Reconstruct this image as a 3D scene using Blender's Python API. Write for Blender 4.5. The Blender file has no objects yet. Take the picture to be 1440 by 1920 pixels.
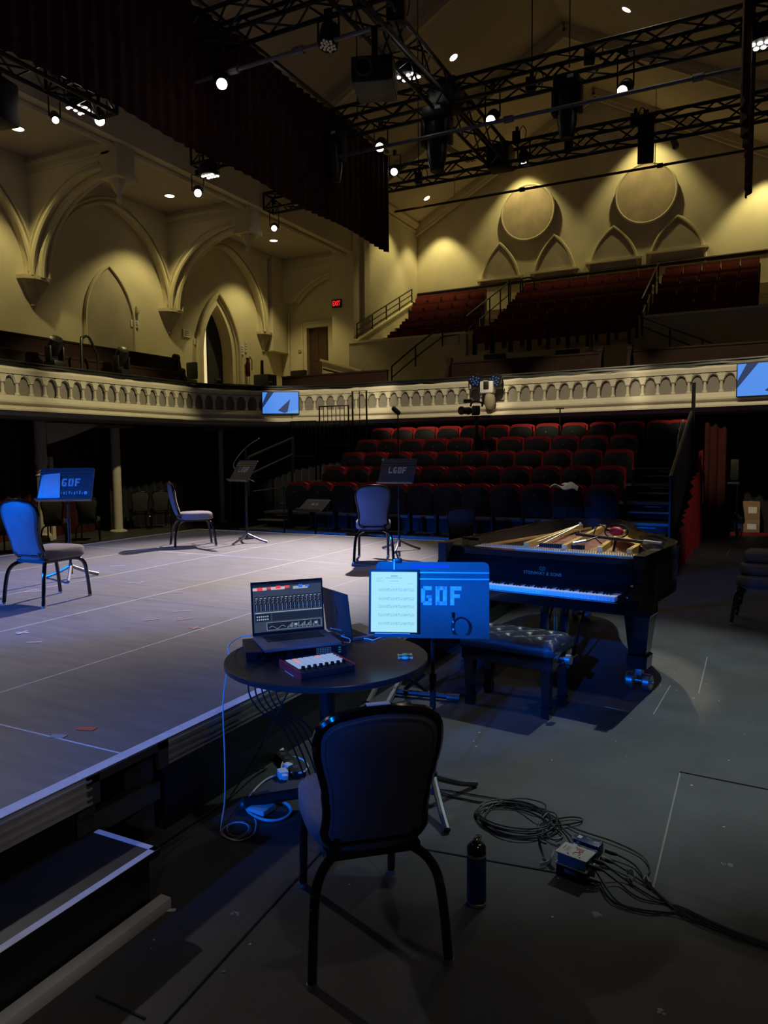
import bpy, bmesh, math, random
from mathutils import Vector, Matrix
random.seed(7)
PI = math.pi
SC = bpy.context.scene
COL = SC.collection
FPX, CXP, CYP, EYE = 1390.0, 720.0, 960.0, 1.68

# ------------------------------------------------------------------ camera
RM = Matrix(((0.8911, -0.0267, 0.4530), (0.4537, 0.0728, -0.8882), (-0.0093, 0.9970, 0.0770)))
cam_data = bpy.data.cameras.new('camera')
cam_data.sensor_fit = 'VERTICAL'; cam_data.sensor_height = 36.0; cam_data.sensor_width = 27.0
cam_data.lens = FPX / 1920.0 * 36.0
cam_data.clip_start = 0.05; cam_data.clip_end = 120
cam = bpy.data.objects.new('camera', cam_data); COL.objects.link(cam)
_m = RM.copy().to_4x4(); _m.translation = (0, 0, EYE)
cam.matrix_world = _m
SC.camera = cam

# ------------------------------------------------------------------ world, exposure
SC.view_settings.view_transform = 'Standard'; SC.view_settings.look = 'None'
SC.view_settings.gamma = 1.0; SC.view_settings.use_curve_mapping = False
SC.view_settings.exposure = 0.0
W = bpy.data.worlds.new('hall_air'); SC.world = W; W.use_nodes = True
W.node_tree.nodes['Background'].inputs[0].default_value = (0.85, 0.8, 0.75, 1)
W.node_tree.nodes['Background'].inputs[1].default_value = 0.0035
SC.cycles.max_bounces = 6; SC.cycles.diffuse_bounces = 3; SC.cycles.glossy_bounces = 3
SC.cycles.sample_clamp_indirect = 2.0

# ------------------------------------------------------------------ lights
def aim(o, tgt):
    d = Vector(tgt) - o.location
    o.rotation_euler = d.to_track_quat('-Z', 'Y').to_euler()
def spot(name, loc, tgt, watts, color, deg, blend=0.3, radius=0.08):
    l = bpy.data.lights.new(name, 'SPOT'); l.energy = watts; l.color = color
    l.spot_size = math.radians(deg); l.spot_blend = blend; l.shadow_soft_size = radius
    o = bpy.data.objects.new(name, l); COL.objects.link(o); o.location = loc; aim(o, tgt); return o
WARM = (1.0, 0.86, 0.36); WHITE = (1.0, 0.86, 0.84); BLUE = (0.0, 0.15, 1.0); COOL = (0.72, 0.92, 0.95)
# recessed downlights over the left aisle and along the top of the back wall
for _y in (6.2, 10.45, 14.9, 19.3):
    spot('aisle_downlight_beam', (-13.62, _y, 8.27), (-13.8, _y, 3), 230, WARM, 98, 0.45, 0.08)
for _x, _z, _w in ((-10.8, 10.55, 270), (-7.7, 12.2, 340), (-3.6, 12.6, 370), (-0.1, 10.75, 380)):
    spot('wall_downlight_beam', (_x, 25.35, _z), (_x, 25.75, 5), _w, WARM, 84, 0.5, 0.08)
spot('tier_side_beam', (-10.6, 23.6, 10.6), (-11.6, 23.6, 4), 260, WARM, 80, 0.6, 0.06)
# house lights in the ceiling slope, then an added low fill
spot('hall_fill_beam', (-2.2, 13.3, 11.6), (-1.0, 9.0, 0), 160, (1.0, 0.88, 0.62), 80, 0.9, 0.12)
spot('hall_fill_beam', (1.2, 2.0, 10.0), (0.6, 3.2, 0), 170, (1.0, 0.93, 0.84), 75, 0.9, 0.15)
spot('hall_fill_beam', (1.6, -3.6, 3.2), (-2.5, 1.0, 0.3), 150, (1.0, 0.93, 0.9), 20, 0.7, 0.12)  # added fill low behind the camera, brightens the stage rails and step
# theatre lamps on the trusses
spot('stage_key_beam', (-6.4, 13.1, 7.4), (-5.7, 6.9, 0.44), 8800, WHITE, 37, 0.95, 0.1)
spot('stage_top_beam', (-3.4, 9.4, 7.5), (-5.8, 5.4, 0.44), 430, (0.80, 0.76, 1.0), 62, 0.85, 0.1)
spot('piano_beam', (0.2, 9.2, 8.0), (-1.2, 5.6, 0.3), 1400, COOL, 33, 0.6, 0.06)
spot('piano_inside_fill', (-2.2, 12.9, 7.6), (-1.2, 6.55, 0.95), 900, (1.0, 0.84, 0.55), 9.5, 0.4, 0.06)  # narrow beam added to brighten the gold inside the piano
spot('far_left_beam', (-9.6, 5.0, 6.2), (-1.0, 2.6, 0.2), 420, (1.0, 0.94, 0.92), 42, 0.8, 0.10)
for _x, _t, _z in ((-6.6, -9.4, 6.4), (-4.3, -6.6, 7.6), (-4.2, -3.7, 7.6), (-1.2, -0.8, 7.6)):
    spot('balcony_front_beam', (_x, 9.9, _z), (_t, 15.9, 3.08), 1250, (1.0, 0.86, 0.54), 28, 0.4, 0.08)
for _y in (7.0, 11.0):
    spot('balcony_side_beam', (-7.7, _y, 6.2), (-12.0, _y + 0.4, 2.75), 640, (1.0, 0.86, 0.45), 46, 0.5, 0.08)
# blue stage wash from unseen lamps behind the camera, then added fills
for _a, _w, _z in ((17, 4200, -0.7), (32, 6500, -0.4), (49, 1600, -0.9)):
    spot('blue_wash_beam', (-10.2, -2.6, 3.0), (-10.2 + 9 * math.sin(math.radians(_a)), -2.6 + 9 * math.cos(math.radians(_a)), _z), _w, BLUE, 29, 0.5, 0.12)
spot('blue_front_beam', (-2.7, -4.5, 2.7), (-1.95, 4.0, 0.45), 2500, BLUE, 19, 1.0, 0.10)
spot('blue_desk_fill', (-0.6, -5.0, 4.2), (-1.42, 3.15, 0.98), 3500, BLUE, 9, 0.5, 0.06)  # added narrow beam over the chair, turns the stand desk blue
spot('blue_keys_fill', (-0.6, -5.0, 4.2), (-1.38, 5.1, 0.74), 4300, BLUE, 7, 0.5, 0.06)  # added narrow beam that puts blue on the piano keys
spot('bleacher_top_fill', (-5.0, 12.4, 7.7), (-5.0, 12.4, 0.9), 330, (1.0, 0.88, 0.7), 66, 0.8, 0.15)  # added top fill to bring up the red seat caps
spot('bleacher_side_fill', (3.4, 9.5, 6.0), (-1.05, 13.0, 0.9), 260, (1.0, 0.9, 0.75), 24, 0.8, 0.1)  # added side fill to brighten the red bleacher skirt

# ------------------------------------------------------------------ pixel -> place helpers (1440 x 1920 frame)
EV = Vector((0, 0, EYE))
def ray(px, py): return RM @ Vector((px - CXP, CYP - py, -FPX))
def PZ(px, py, z): r = ray(px, py); return EV + r * ((z - EYE) / r.z)
def PX(px, py, x): r = ray(px, py); return EV + r * (x / r.x)
def PY(px, py, y): r = ray(px, py); return EV + r * (y / r.y)

# ------------------------------------------------------------------ materials
def mat(name, col, rough=0.6, metal=0.0, emit=None, es=0.0, noise=0.0, nscale=8.0, bump=0.0, bscale=60.0, spec=None, coat=0.0, stretch=None, sheen=0.0):
    m = bpy.data.materials.new(name); m.use_nodes = True
    nt = m.node_tree; b = nt.nodes['Principled BSDF']
    b.inputs['Base Color'].default_value = (*col, 1); b.inputs['Roughness'].default_value = rough; b.inputs['Metallic'].default_value = metal
    if spec is not None: b.inputs['Specular IOR Level'].default_value = spec
    if coat: b.inputs['Coat Weight'].default_value = coat; b.inputs['Coat Roughness'].default_value = 0.05
    if sheen: b.inputs['Sheen Weight'].default_value = sheen
    if emit: b.inputs['Emission Color'].default_value = (*emit, 1); b.inputs['Emission Strength'].default_value = es
    if noise or bump:
        tc = nt.nodes.new('ShaderNodeTexCoord'); mp = nt.nodes.new('ShaderNodeMapping')
        nt.links.new(tc.outputs['Object'], mp.inputs[0])
        if stretch: mp.inputs['Scale'].default_value = stretch
    if noise:
        n = nt.nodes.new('ShaderNodeTexNoise'); n.inputs['Scale'].default_value = nscale; n.inputs['Detail'].default_value = 6
        nt.links.new(mp.outputs[0], n.inputs['Vector'])
        r = nt.nodes.new('ShaderNodeValToRGB'); r.color_ramp.elements[0].position = 0.3; r.color_ramp.elements[1].position = 0.7
        r.color_ramp.elements[0].color = (*[c * (1 - noise) for c in col], 1); r.color_ramp.elements[1].color = (*[min(1, c * (1 + noise)) for c in col], 1)
        nt.links.new(n.outputs['Fac'], r.inputs[0]); nt.links.new(r.outputs[0], b.inputs['Base Color'])
    if bump:
        n2 = nt.nodes.new('ShaderNodeTexNoise'); n2.inputs['Scale'].default_value = bscale; n2.inputs['Detail'].default_value = 4
        nt.links.new(mp.outputs[0], n2.inputs['Vector'])
        bp = nt.nodes.new('ShaderNodeBump'); bp.inputs['Strength'].default_value = bump; bp.inputs['Distance'].default_value = 0.01
        nt.links.new(n2.outputs['Fac'], bp.inputs['Height']); nt.links.new(bp.outputs[0], b.inputs['Normal'])
    return m
def speckle(m, scale, thr, col):
    """paint specks and scuffs on a floor"""
    nt = m.node_tree; b = nt.nodes['Principled BSDF']
    src = b.inputs['Base Color'].links[0].from_socket
    tc = nt.nodes.new('ShaderNodeTexCoord')
    v = nt.nodes.new('ShaderNodeTexVoronoi'); v.inputs['Scale'].default_value = scale; v.inputs['Randomness'].default_value = 1
    nt.links.new(tc.outputs['Object'], v.inputs['Vector'])
    n = nt.nodes.new('ShaderNodeTexNoise'); n.inputs['Scale'].default_value = 1.7; nt.links.new(tc.outputs['Object'], n.inputs['Vector'])
    mu = nt.nodes.new('ShaderNodeMath'); mu.operation = 'MULTIPLY'; mu.inputs[1].default_value = thr * 2
    nt.links.new(n.outputs['Fac'], mu.inputs[0])
    lt = nt.nodes.new('ShaderNodeMath'); lt.operation = 'LESS_THAN'
    nt.links.new(v.outputs['Distance'], lt.inputs[0]); nt.links.new(mu.outputs[0], lt.inputs[1])
    mx = nt.nodes.new('ShaderNodeMix'); mx.data_type = 'RGBA'
    nt.links.new(lt.outputs[0], mx.inputs['Factor']); nt.links.new(src, mx.inputs['A']); mx.inputs['B'].default_value = (*col, 1)
    nt.links.new(mx.outputs['Result'], b.inputs['Base Color'])

M = {}
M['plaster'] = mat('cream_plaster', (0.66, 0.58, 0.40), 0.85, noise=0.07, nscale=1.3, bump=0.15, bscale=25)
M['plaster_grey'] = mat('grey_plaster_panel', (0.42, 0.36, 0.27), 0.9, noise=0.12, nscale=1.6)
M['plaster_trim'] = mat('cream_moulding', (0.62, 0.54, 0.36), 0.75, noise=0.05, nscale=3)
M['ceil'] = mat('taupe_ceiling_plaster', (0.50, 0.42, 0.34), 0.9, noise=0.06, nscale=0.8)
M['disc'] = mat('tan_stone_roundel', (0.50, 0.39, 0.26), 0.9, noise=0.18, nscale=2.2)
M['corbel'] = mat('grey_stone_corbel', (0.34, 0.29, 0.22), 0.85, noise=0.15, nscale=5)
M['balc'] = mat('ivory_balcony_paint', (0.62, 0.57, 0.46), 0.7, noise=0.05, nscale=4)
M['balc_panel'] = mat('grey_balcony_panel', (0.24, 0.22, 0.19), 0.8, noise=0.06, nscale=4)
M['floor'] = mat('black_painted_floor', (0.056, 0.054, 0.053), 0.62, noise=0.3, nscale=2.5, bump=0.12, bscale=40)
speckle(M['floor'], 8, 0.04, (0.5, 0.48, 0.44))
M['seam'] = mat('floor_joint_black', (0.008, 0.008, 0.008), 0.9)
M['scratch'] = mat('worn_floor_scratch', (0.28, 0.27, 0.25), 0.8)
M['deck'] = mat('grey_stage_deck', (0.155, 0.148, 0.15), 0.55, noise=0.16, nscale=3, bump=0.1, bscale=90, stretch=(1, 5, 1))
M['tape'] = mat('white_edge_tape', (0.72, 0.72, 0.74), 0.6, noise=0.08, nscale=20)
M['rail'] = mat('brushed_stage_rail', (0.50, 0.47, 0.45), 0.45, 0.4, noise=0.12, nscale=6)
M['alu'] = mat('aluminium_extrusion', (0.30, 0.28, 0.265), 0.45, 0.6, noise=0.12, nscale=6)
M['steel_dark'] = mat('dark_steel', (0.12, 0.12, 0.125), 0.45, 0.6, noise=0.15, nscale=8)
M['black'] = mat('black_paint', (0.012, 0.012, 0.013), 0.5, noise=0.2, nscale=10)
M['black_gloss'] = mat('black_gloss_lacquer', (0.004, 0.004, 0.005), 0.14, coat=0.6)
M['black_metal'] = mat('black_powder_coat', (0.016, 0.016, 0.017), 0.38, 0.3)
M['velvet_black'] = mat('black_velour', (0.010, 0.009, 0.016), 0.95, noise=0.3, nscale=5, sheen=0.15)
M['velvet_dark_red'] = mat('dark_red_velour', (0.050, 0.004, 0.008), 0.95, noise=0.25, nscale=4)
M['velvet_wine'] = mat('wine_red_velour', (0.05, 0.003, 0.004), 0.95, noise=0.25, nscale=4)
M['velvet_red'] = mat('red_velour', (0.30, 0.012, 0.012), 0.9, noise=0.25, nscale=5)
M['fabric_blue'] = mat('slate_vinyl_back', (0.20, 0.20, 0.23), 0.5, noise=0.08, nscale=12)
M['fabric_grey'] = mat('grey_seat_fabric', (0.21, 0.19, 0.20), 0.95, noise=0.16, nscale=120, bump=0.3, bscale=300)
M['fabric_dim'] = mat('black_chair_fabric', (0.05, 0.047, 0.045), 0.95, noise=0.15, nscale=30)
M['seat_red'] = mat('red_seat_upholstery', (0.42, 0.014, 0.02), 0.8, noise=0.15, nscale=14)
M['seat_red_dark'] = mat('maroon_seat_upholstery', (0.095, 0.005, 0.005), 0.9, noise=0.15, nscale=10, spec=0.2)
M['seat_shell'] = mat('black_plastic_seat_shell', (0.009, 0.011, 0.011), 0.62, bump=0.15, bscale=200)
M['wood_dark'] = mat('mahogany_wood', (0.022, 0.007, 0.004), 0.7, spec=0.25, noise=0.35, nscale=6, stretch=(1, 1, 9))
M['door_wood'] = mat('brown_door_wood', (0.07, 0.028, 0.018), 0.5, noise=0.25, nscale=5, stretch=(8, 8, 1))
M['gold'] = mat('gold_cast_plate', (0.80, 0.50, 0.14), 0.36, 0.35, noise=0.12, nscale=9)
M['copper'] = mat('copper_strings', (0.78, 0.42, 0.28), 0.45, 0.2, noise=0.25, nscale=40, stretch=(20, 1, 1))
M['spruce'] = mat('spruce_soundboard', (0.62, 0.30, 0.09), 0.5, noise=0.15, nscale=12, stretch=(6, 1, 1))
M['felt'] = mat('pale_green_felt', (0.30, 0.52, 0.46), 0.9)
M['ivory'] = mat('white_piano_key', (0.80, 0.80, 0.78), 0.3)
M['ebony'] = mat('black_piano_key', (0.010, 0.010, 0.010), 0.25)
M['brass'] = mat('brass', (0.72, 0.55, 0.28), 0.3, 0.9)
M['faded_gold'] = mat('faded_gold_lettering', (0.16, 0.13, 0.09), 0.6)
M['steel'] = mat('brushed_steel', (0.50, 0.50, 0.50), 0.34, 0.9, noise=0.08, nscale=15)
M['chrome'] = mat('chrome', (0.72, 0.72, 0.72), 0.15, 1.0)
M['leather'] = mat('black_bench_leather', (0.030, 0.030, 0.032), 0.33, bump=0.2, bscale=150)
M['desk'] = mat('black_stand_desk', (0.075, 0.078, 0.085), 0.42, noise=0.12, nscale=14)
M['stencil'] = mat('white_stencil_paint', (0.62, 0.62, 0.62), 0.7, noise=0.2, nscale=60)
M['paper'] = mat('white_paper', (0.75, 0.74, 0.71), 0.8, noise=0.05, nscale=10)
M['laptop'] = mat('space_grey_aluminium', (0.24, 0.215, 0.21), 0.4, 0.5)
M['laptop_dark'] = mat('dark_grey_aluminium', (0.07, 0.065, 0.066), 0.45, 0.4)
M['keys_black'] = mat('black_keycaps', (0.012, 0.012, 0.014), 0.5)
M['table'] = mat('black_laminate', (0.020, 0.019, 0.022), 0.33, noise=0.1, nscale=6)
M['white_plastic'] = mat('white_plastic', (0.78, 0.78, 0.78), 0.35)
M['cable_black'] = mat('black_rubber_cable', (0.016, 0.016, 0.017), 0.5)
M['cable_white'] = mat('white_rubber_cable', (0.72, 0.72, 0.74), 0.4)
M['blue_box'] = mat('navy_metal_box', (0.012, 0.022, 0.11), 0.4)
M['di_blue'] = mat('blue_painted_metal', (0.10, 0.40, 0.70), 0.4)
M['di_white'] = mat('ivory_painted_metal', (0.70, 0.66, 0.60), 0.45)
M['red_paint'] = mat('red_paint', (0.55, 0.02, 0.03), 0.5)
M['bottle'] = mat('navy_bottle_coating', (0.010, 0.045, 0.22), 0.42)
M['cardboard'] = mat('cardboard', (0.30, 0.19, 0.10), 0.85, noise=0.1, nscale=8)
M['orange_tape'] = mat('orange_tape', (0.70, 0.14, 0.05), 0.7)
M['old_tape'] = mat('worn_white_tape', (0.40, 0.39, 0.39), 0.8)
M['pink_tape'] = mat('pink_tape', (0.46, 0.22, 0.20), 0.7)
M['yellow_wrap'] = mat('yellow_wrapper', (0.75, 0.58, 0.12), 0.4)
M['green_wrap'] = mat('mint_wrapper', (0.35, 0.70, 0.55), 0.4)
M['clear'] = mat('green_card', (0.08, 0.45, 0.22), 0.6)
def emi(name, col, s): return mat(name, (0.01, 0.01, 0.01), 0.5, emit=col, es=s)
M['lamp'] = emi('lit_lamp_lens', (1.0, 0.94, 0.80), 14)
M['lamp_recess'] = emi('lit_recessed_lamp', (1.0, 0.88, 0.62), 5)
M['led'] = emi('lit_led_cluster', (1.0, 0.94, 0.82), 8)
M['led_dim'] = emi('dim_led_cluster', (0.55, 0.42, 0.34), 0.10)
M['led_blue'] = emi('dim_blue_led', (0.10, 0.30, 0.8), 0.25)
M['scr_blue'] = emi('lit_blue_screen', (0.075, 0.27, 0.84), 0.95)
M['scr_dark'] = emi('dark_screen_shape', (0.010, 0.03, 0.10), 1.0)
M['scr_mid'] = emi('mid_screen_shape', (0.12, 0.36, 0.80), 0.9)
M['exit'] = emi('lit_red_letters', (1.0, 0.02, 0.02), 1.6)
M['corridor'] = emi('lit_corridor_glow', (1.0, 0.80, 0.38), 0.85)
M['page'] = emi('lit_page', (0.42, 0.84, 0.90), 0.92)
M['page_ink'] = emi('page_ink', (0.20, 0.46, 0.52), 0.8)
M['ui_bg'] = emi('screen_slate', (0.035, 0.050, 0.085), 1.0)
M['ui_dark'] = emi('screen_black', (0.008, 0.012, 0.022), 1.0)
M['ui_line'] = emi('screen_pale', (0.30, 0.38, 0.48), 1.0)
M['ui_red'] = emi('screen_red', (0.80, 0.06, 0.08), 1.0)
M['ui_pink'] = emi('screen_pink', (0.60, 0.42, 0.46), 1.0)
M['ui_blue'] = emi('screen_bright_blue', (0.05, 0.16, 0.75), 1.0)
M['pad_blue'] = emi('lit_pad_pale_blue', (0.30, 0.44, 0.78), 0.75)
M['pad_pink'] = emi('lit_pad_pink', (0.65, 0.34, 0.46), 0.8)

# ------------------------------------------------------------------ mesh builder
class MB:
    def __init__(s): s.v = []; s.f = []; s.k = []; s.mi = 0
    def add(s, vs, fs):
        n = len(s.v); s.v += [Vector(p) for p in vs]; s.f += [tuple(i + n for i in f) for f in fs]; s.k += [s.mi] * len(fs); return n
    def box(s, c, d, rz=0.0, rx=0.0, ry=0.0, bev=0.0):
        x, y, z = d[0] / 2, d[1] / 2, d[2] / 2
        R = Matrix.Rotation(rz, 3, 'Z') @ Matrix.Rotation(ry, 3, 'Y') @ Matrix.Rotation(rx, 3, 'X'); c = Vector(c)
        if bev > 0:
            b = min(bev, x * .9, y * .9, z * .9); vs = []
            bm = bmesh.new(); bmesh.ops.create_cube(bm, size=1.0)
            for v in bm.verts: v.co = Vector((v.co.x * d[0], v.co.y * d[1], v.co.z * d[2]))
            bmesh.ops.bevel(bm, geom=list(bm.edges), offset=b, segments=2, affect='EDGES', profile=0.6)
            bm.verts.index_update()
            s.add([c + R @ v.co for v in bm.verts], [[v.index for v in f.verts] for f in bm.faces]); bm.free(); return s
        P = [(-x, -y, -z), (x, -y, -z), (x, y, -z), (-x, y, -z), (-x, -y, z), (x, -y, z), (x, y, z), (-x, y, z)]
        s.add([c + R @ Vector(p) for p in P], [(0, 3, 2, 1), (4, 5, 6, 7), (0, 1, 5, 4), (1, 2, 6, 5), (2, 3, 7, 6), (3, 0, 4, 7)]); return s
    def bb(s, a, b): # box from corner to corner
        a = Vector(a); b = Vector(b); return s.box((a + b) / 2, [abs(q) for q in (b - a)])
    def bar(s, p, q, w, h, up=(0, 0, 1)):
        p = Vector(p); q = Vector(q); d = (q - p).normalized(); u = Vector(up)
        if abs(d.dot(u)) > 0.98: u = Vector((0, 1, 0))
        r = d.cross(u).normalized(); u = r.cross(d)
        vs = [e + r * (a * w / 2) + u * (b * h / 2) for e in (p, q) for a, b in ((-1, -1), (1, -1), (1, 1), (-1, 1))]
        s.add(vs, [(0, 3, 2, 1), (4, 5, 6, 7), (0, 1, 5, 4), (1, 2, 6, 5), (2, 3, 7, 6), (3, 0, 4, 7)]); return s
    def tube(s, pts, r, seg=8, closed=False, caps=True):
        pts = [Vector(p) for p in pts]; n = len(pts); rs = r if isinstance(r, (list, tuple)) else [r] * n
        T = []
        for i in range(n):
            a = pts[(i - 1) % n] if (closed or i > 0) else pts[i]; b = pts[(i + 1) % n] if (closed or i < n - 1) else pts[i]
            t = (b - a); T.append(t.normalized() if t.length > 1e-9 else Vector((0, 0, 1)))
        u = T[0].orthogonal().normalized(); rings = []
        for i in range(n):
            u = (u - T[i] * u.dot(T[i])); u = u.normalized() if u.length > 1e-6 else T[i].orthogonal().normalized()
            w = T[i].cross(u)
            rings.append([pts[i] + (u * math.cos(2 * PI * k / seg) + w * math.sin(2 * PI * k / seg)) * rs[i] for k in range(seg)])
        b = s.add([p for rg in rings for p in rg], [])
        F = []
        for i in range(n if closed else n - 1):
            j = (i + 1) % n
            for k in range(seg): F.append((b + i * seg + k, b + i * seg + (k + 1) % seg, b + j * seg + (k + 1) % seg, b + j * seg + k))
        if not closed and caps: F.append(tuple(b + k for k in reversed(range(seg)))); F.append(tuple(b + (n - 1) * seg + k for k in range(seg)))
        s.f += F; s.k += [s.mi] * len(F); return s
    def cyl(s, p, q, r0, r1=None, seg=16): return s.tube([p, q], [r0, r0 if r1 is None else r1], seg)
    def lathe(s, prof, c=(0, 0, 0), seg=20, axis=None, ring=False):
        c = Vector(c); n = len(prof); Q = Vector((0, 0, 1)).rotation_difference(Vector(axis)).to_matrix() if axis else Matrix.Identity(3)
        vs = [c + Q @ Vector((max(r, 1e-4) * math.cos(2 * PI * k / seg), max(r, 1e-4) * math.sin(2 * PI * k / seg), z)) for r, z in prof for k in range(seg)]
        F = [(i * seg + k, i * seg + (k + 1) % seg, (i + 1) * seg + (k + 1) % seg, (i + 1) * seg + k) for i in range(n - 1) for k in range(seg)]
        if ring: F += [((n - 1) * seg + k, (n - 1) * seg + (k + 1) % seg, (k + 1) % seg, k) for k in range(seg)]
        else: F.append(tuple(reversed(range(seg)))); F.append(tuple((n - 1) * seg + k for k in range(seg)))
        s.add(vs, F); return s
    def sph(s, c, r, sx=1, sy=1, sz=1, seg=14, rings=9):
        c = Vector(c); vs = []; F = []
        for i in range(rings + 1):
            a = PI * i / rings
            for k in range(seg):
                b = 2 * PI * k / seg; vs.append(c + Vector((r * sx * max(math.sin(a), 1e-3) * math.cos(b), r * sy * max(math.sin(a), 1e-3) * math.sin(b), r * sz * math.cos(a))))
        for i in range(rings):
            for k in range(seg): F.append((i * seg + k, (i + 1) * seg + k, (i + 1) * seg + (k + 1) % seg, i * seg + (k + 1) % seg))
        s.add(vs, F); return s
    def poly(s, pts): s.add(pts, [tuple(range(len(pts)))]); return s
    def prism(s, pts, vec):
        n = len(pts); v = Vector(vec); pts = [Vector(p) for p in pts]
        s.add(pts + [p + v for p in pts], [tuple(reversed(range(n))), tuple(range(n, 2 * n))] + [(i, (i + 1) % n, n + (i + 1) % n, n + i) for i in range(n)]); return s
    def slab(s, low, ztop, vec):
        """wall slab hanging from ztop down to a run of points, thickness along vec"""
        v = Vector(vec); low = [Vector(p) for p in low]; n = len(low); up = [Vector((p.x, p.y, ztop)) for p in low]
        vs = low + up + [p + v for p in low] + [p + v for p in up]; F = []
        for i in range(n - 1): F += [(i, i + 1, n + i + 1, n + i), (2 * n + i, 3 * n + i, 3 * n + i + 1, 2 * n + i + 1), (i, 2 * n + i, 2 * n + i + 1, i + 1), (n + i, n + i + 1, 3 * n + i + 1, 3 * n + i)]
        F += [(0, n, 3 * n, 2 * n), (n - 1, 3 * n - 1, 4 * n - 1, 2 * n - 1)]
        s.add(vs, F); return s
    def grid(s, f, nu, nv, cu=False, cv=False):
        vs = [f(i / (nu if cu else nu), j / nv) for i in range(nu + (0 if cu else 1)) for j in range(nv + 1)]
        F = []; w = nv + 1; N = nu if cu else nu
        for i in range(N):
            i2 = (i + 1) % nu if cu else i + 1
            for j in range(nv): F.append((i * w + j, i2 * w + j, i2 * w + j + 1, i * w + j + 1))
        s.add(vs, F); return s
    def build(s, name, m, parent=None, smooth=35, fix=True):
        me = bpy.data.meshes.new(name); bm = bmesh.new()
        vv = [bm.verts.new(p) for p in s.v]
        for f, k in zip(s.f, s.k):
            try: fc = bm.faces.new([vv[i] for i in f]); fc.material_index = k
            except ValueError: pass
        big = [f for f in bm.faces if len(f.verts) > 4]
        if big: bmesh.ops.triangulate(bm, faces=big)
        if fix: bmesh.ops.recalc_face_normals(bm, faces=list(bm.faces))
        if smooth:
            for f in bm.faces: f.smooth = True
        bm.to_mesh(me); bm.free()
        for q in (m if isinstance(m, (list, tuple)) else [m]): me.materials.append(q)
        if smooth: me.set_sharp_from_angle(angle=math.radians(smooth))
        o = bpy.data.objects.new(name, me); COL.objects.link(o)
        if parent is not None: o.parent = parent
        return o
def new(): return MB()
def empty(name, loc=(0, 0, 0), rz=0.0):
    o = bpy.data.objects.new(name, None); COL.objects.link(o); o.location = loc; o.rotation_euler = (0, 0, rz); o.empty_display_size = 0.1; return o
def tag(o, label, cat, group=None, kind=None):
    o['label'] = label; o['category'] = cat
    if group: o['group'] = group
    if kind: o['kind'] = kind
    return o
def struct(o, label=None):
    o['kind'] = 'structure'
    if label: o['label'] = label
    return o
KIDS = {}
def copy_tree(o, parent=None):
    c = o.copy(); COL.objects.link(c)
    if parent is not None: c.parent = parent
    for ch in [q for q in COL.objects if q.parent == o]: copy_tree(ch, c)
    return c
class Proto:
    """one built thing; use() hands out the thing itself first, then copies of it and its parts"""
    def __init__(s, root):
        s.root = root; s.used = False
        s.kids = [(k, [g for g in COL.objects if g.parent == k]) for k in COL.objects if k.parent == root]
    def use(s, loc, rz=0.0, label=None, group=None):
        if not s.used: s.used = True; r = s.root
        else:
            r = s.root.copy(); COL.objects.link(r)
            for k, gs in s.kids:
                c = k.copy(); COL.objects.link(c); c.parent = r
                for g in gs: d = g.copy(); COL.objects.link(d); d.parent = c
        r.location = loc; r.rotation_euler = (0, 0, rz)
        if label: r['label'] = label
        if group: r['group'] = group
        return r
def textmesh(body, size, m, name, parent=None, thick=0.0006, align='CENTER'):
    cu = bpy.data.curves.new(name, 'FONT'); cu.body = body; cu.size = size; cu.align_x = align; cu.align_y = 'CENTER'; cu.extrude = thick
    t = bpy.data.objects.new(name, cu); COL.objects.link(t)
    bpy.context.view_layer.update()
    me = bpy.data.meshes.new_from_object(t.evaluated_get(bpy.context.evaluated_depsgraph_get()))
    bpy.data.objects.remove(t); me.materials.clear(); me.materials.append(m)
    o = bpy.data.objects.new(name, me); COL.objects.link(o)
    if parent is not None: o.parent = parent
    return o
def arch_pts(w, h, n=14, k=1.0):
    """pointed arch from (-w/2,0) over (0,h) to (w/2,0), as (u,v) pairs"""
    a = w / 2; R = (a * a + h * h) / (2 * a); pts = []
    th = math.asin(min(1, h / R)) if R >= a else PI / 2
    if R < a: R = a
    cx = -a + R
    th = math.atan2(h, R - a) if R > a else PI / 2
    for i in range(n + 1):
        t = th * i / n; pts.append((cx - R * math.cos(t), R * math.sin(t)))
    return pts + [(-u, v) for u, v in reversed(pts[:-1])]
def smoothpath(P, n=8):
    P = [Vector(p) for p in P]; out = []
    for i in range(len(P) - 1):
        p0 = P[max(i - 1, 0)]; p1 = P[i]; p2 = P[i + 1]; p3 = P[min(i + 2, len(P) - 1)]
        for k in range(n):
            t = k / n; out.append(0.5 * ((2 * p1) + (p2 - p0) * t + (2 * p0 - 5 * p1 + 4 * p2 - p3) * t * t + (3 * p1 - p0 - 3 * p2 + p3) * t ** 3))
    out.append(P[-1]); return out
ORD = ['first', 'second', 'third', 'fourth', 'fifth', 'sixth', 'seventh', 'eighth', 'ninth', 'tenth', 'eleventh', 'twelfth', 'thirteenth', 'fourteenth', 'fifteenth', 'sixteenth']
# ================================================================== THE HALL
XL, XR, YB, ZE = -11.85, 1.25, 26.2, 10.2       # nave walls, back wall, eaves
XRIDGE, ZRIDGE = -5.3, 13.75
XA, YA = -15.0, 21.7                            # aisle outer wall, aisle end wall
def slope(x): return ZE + (x - XL) * (ZRIDGE - ZE) / (XRIDGE - XL) if x < XRIDGE else ZE + (XR - x) * (ZRIDGE - ZE) / (XR - XRIDGE)

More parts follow.
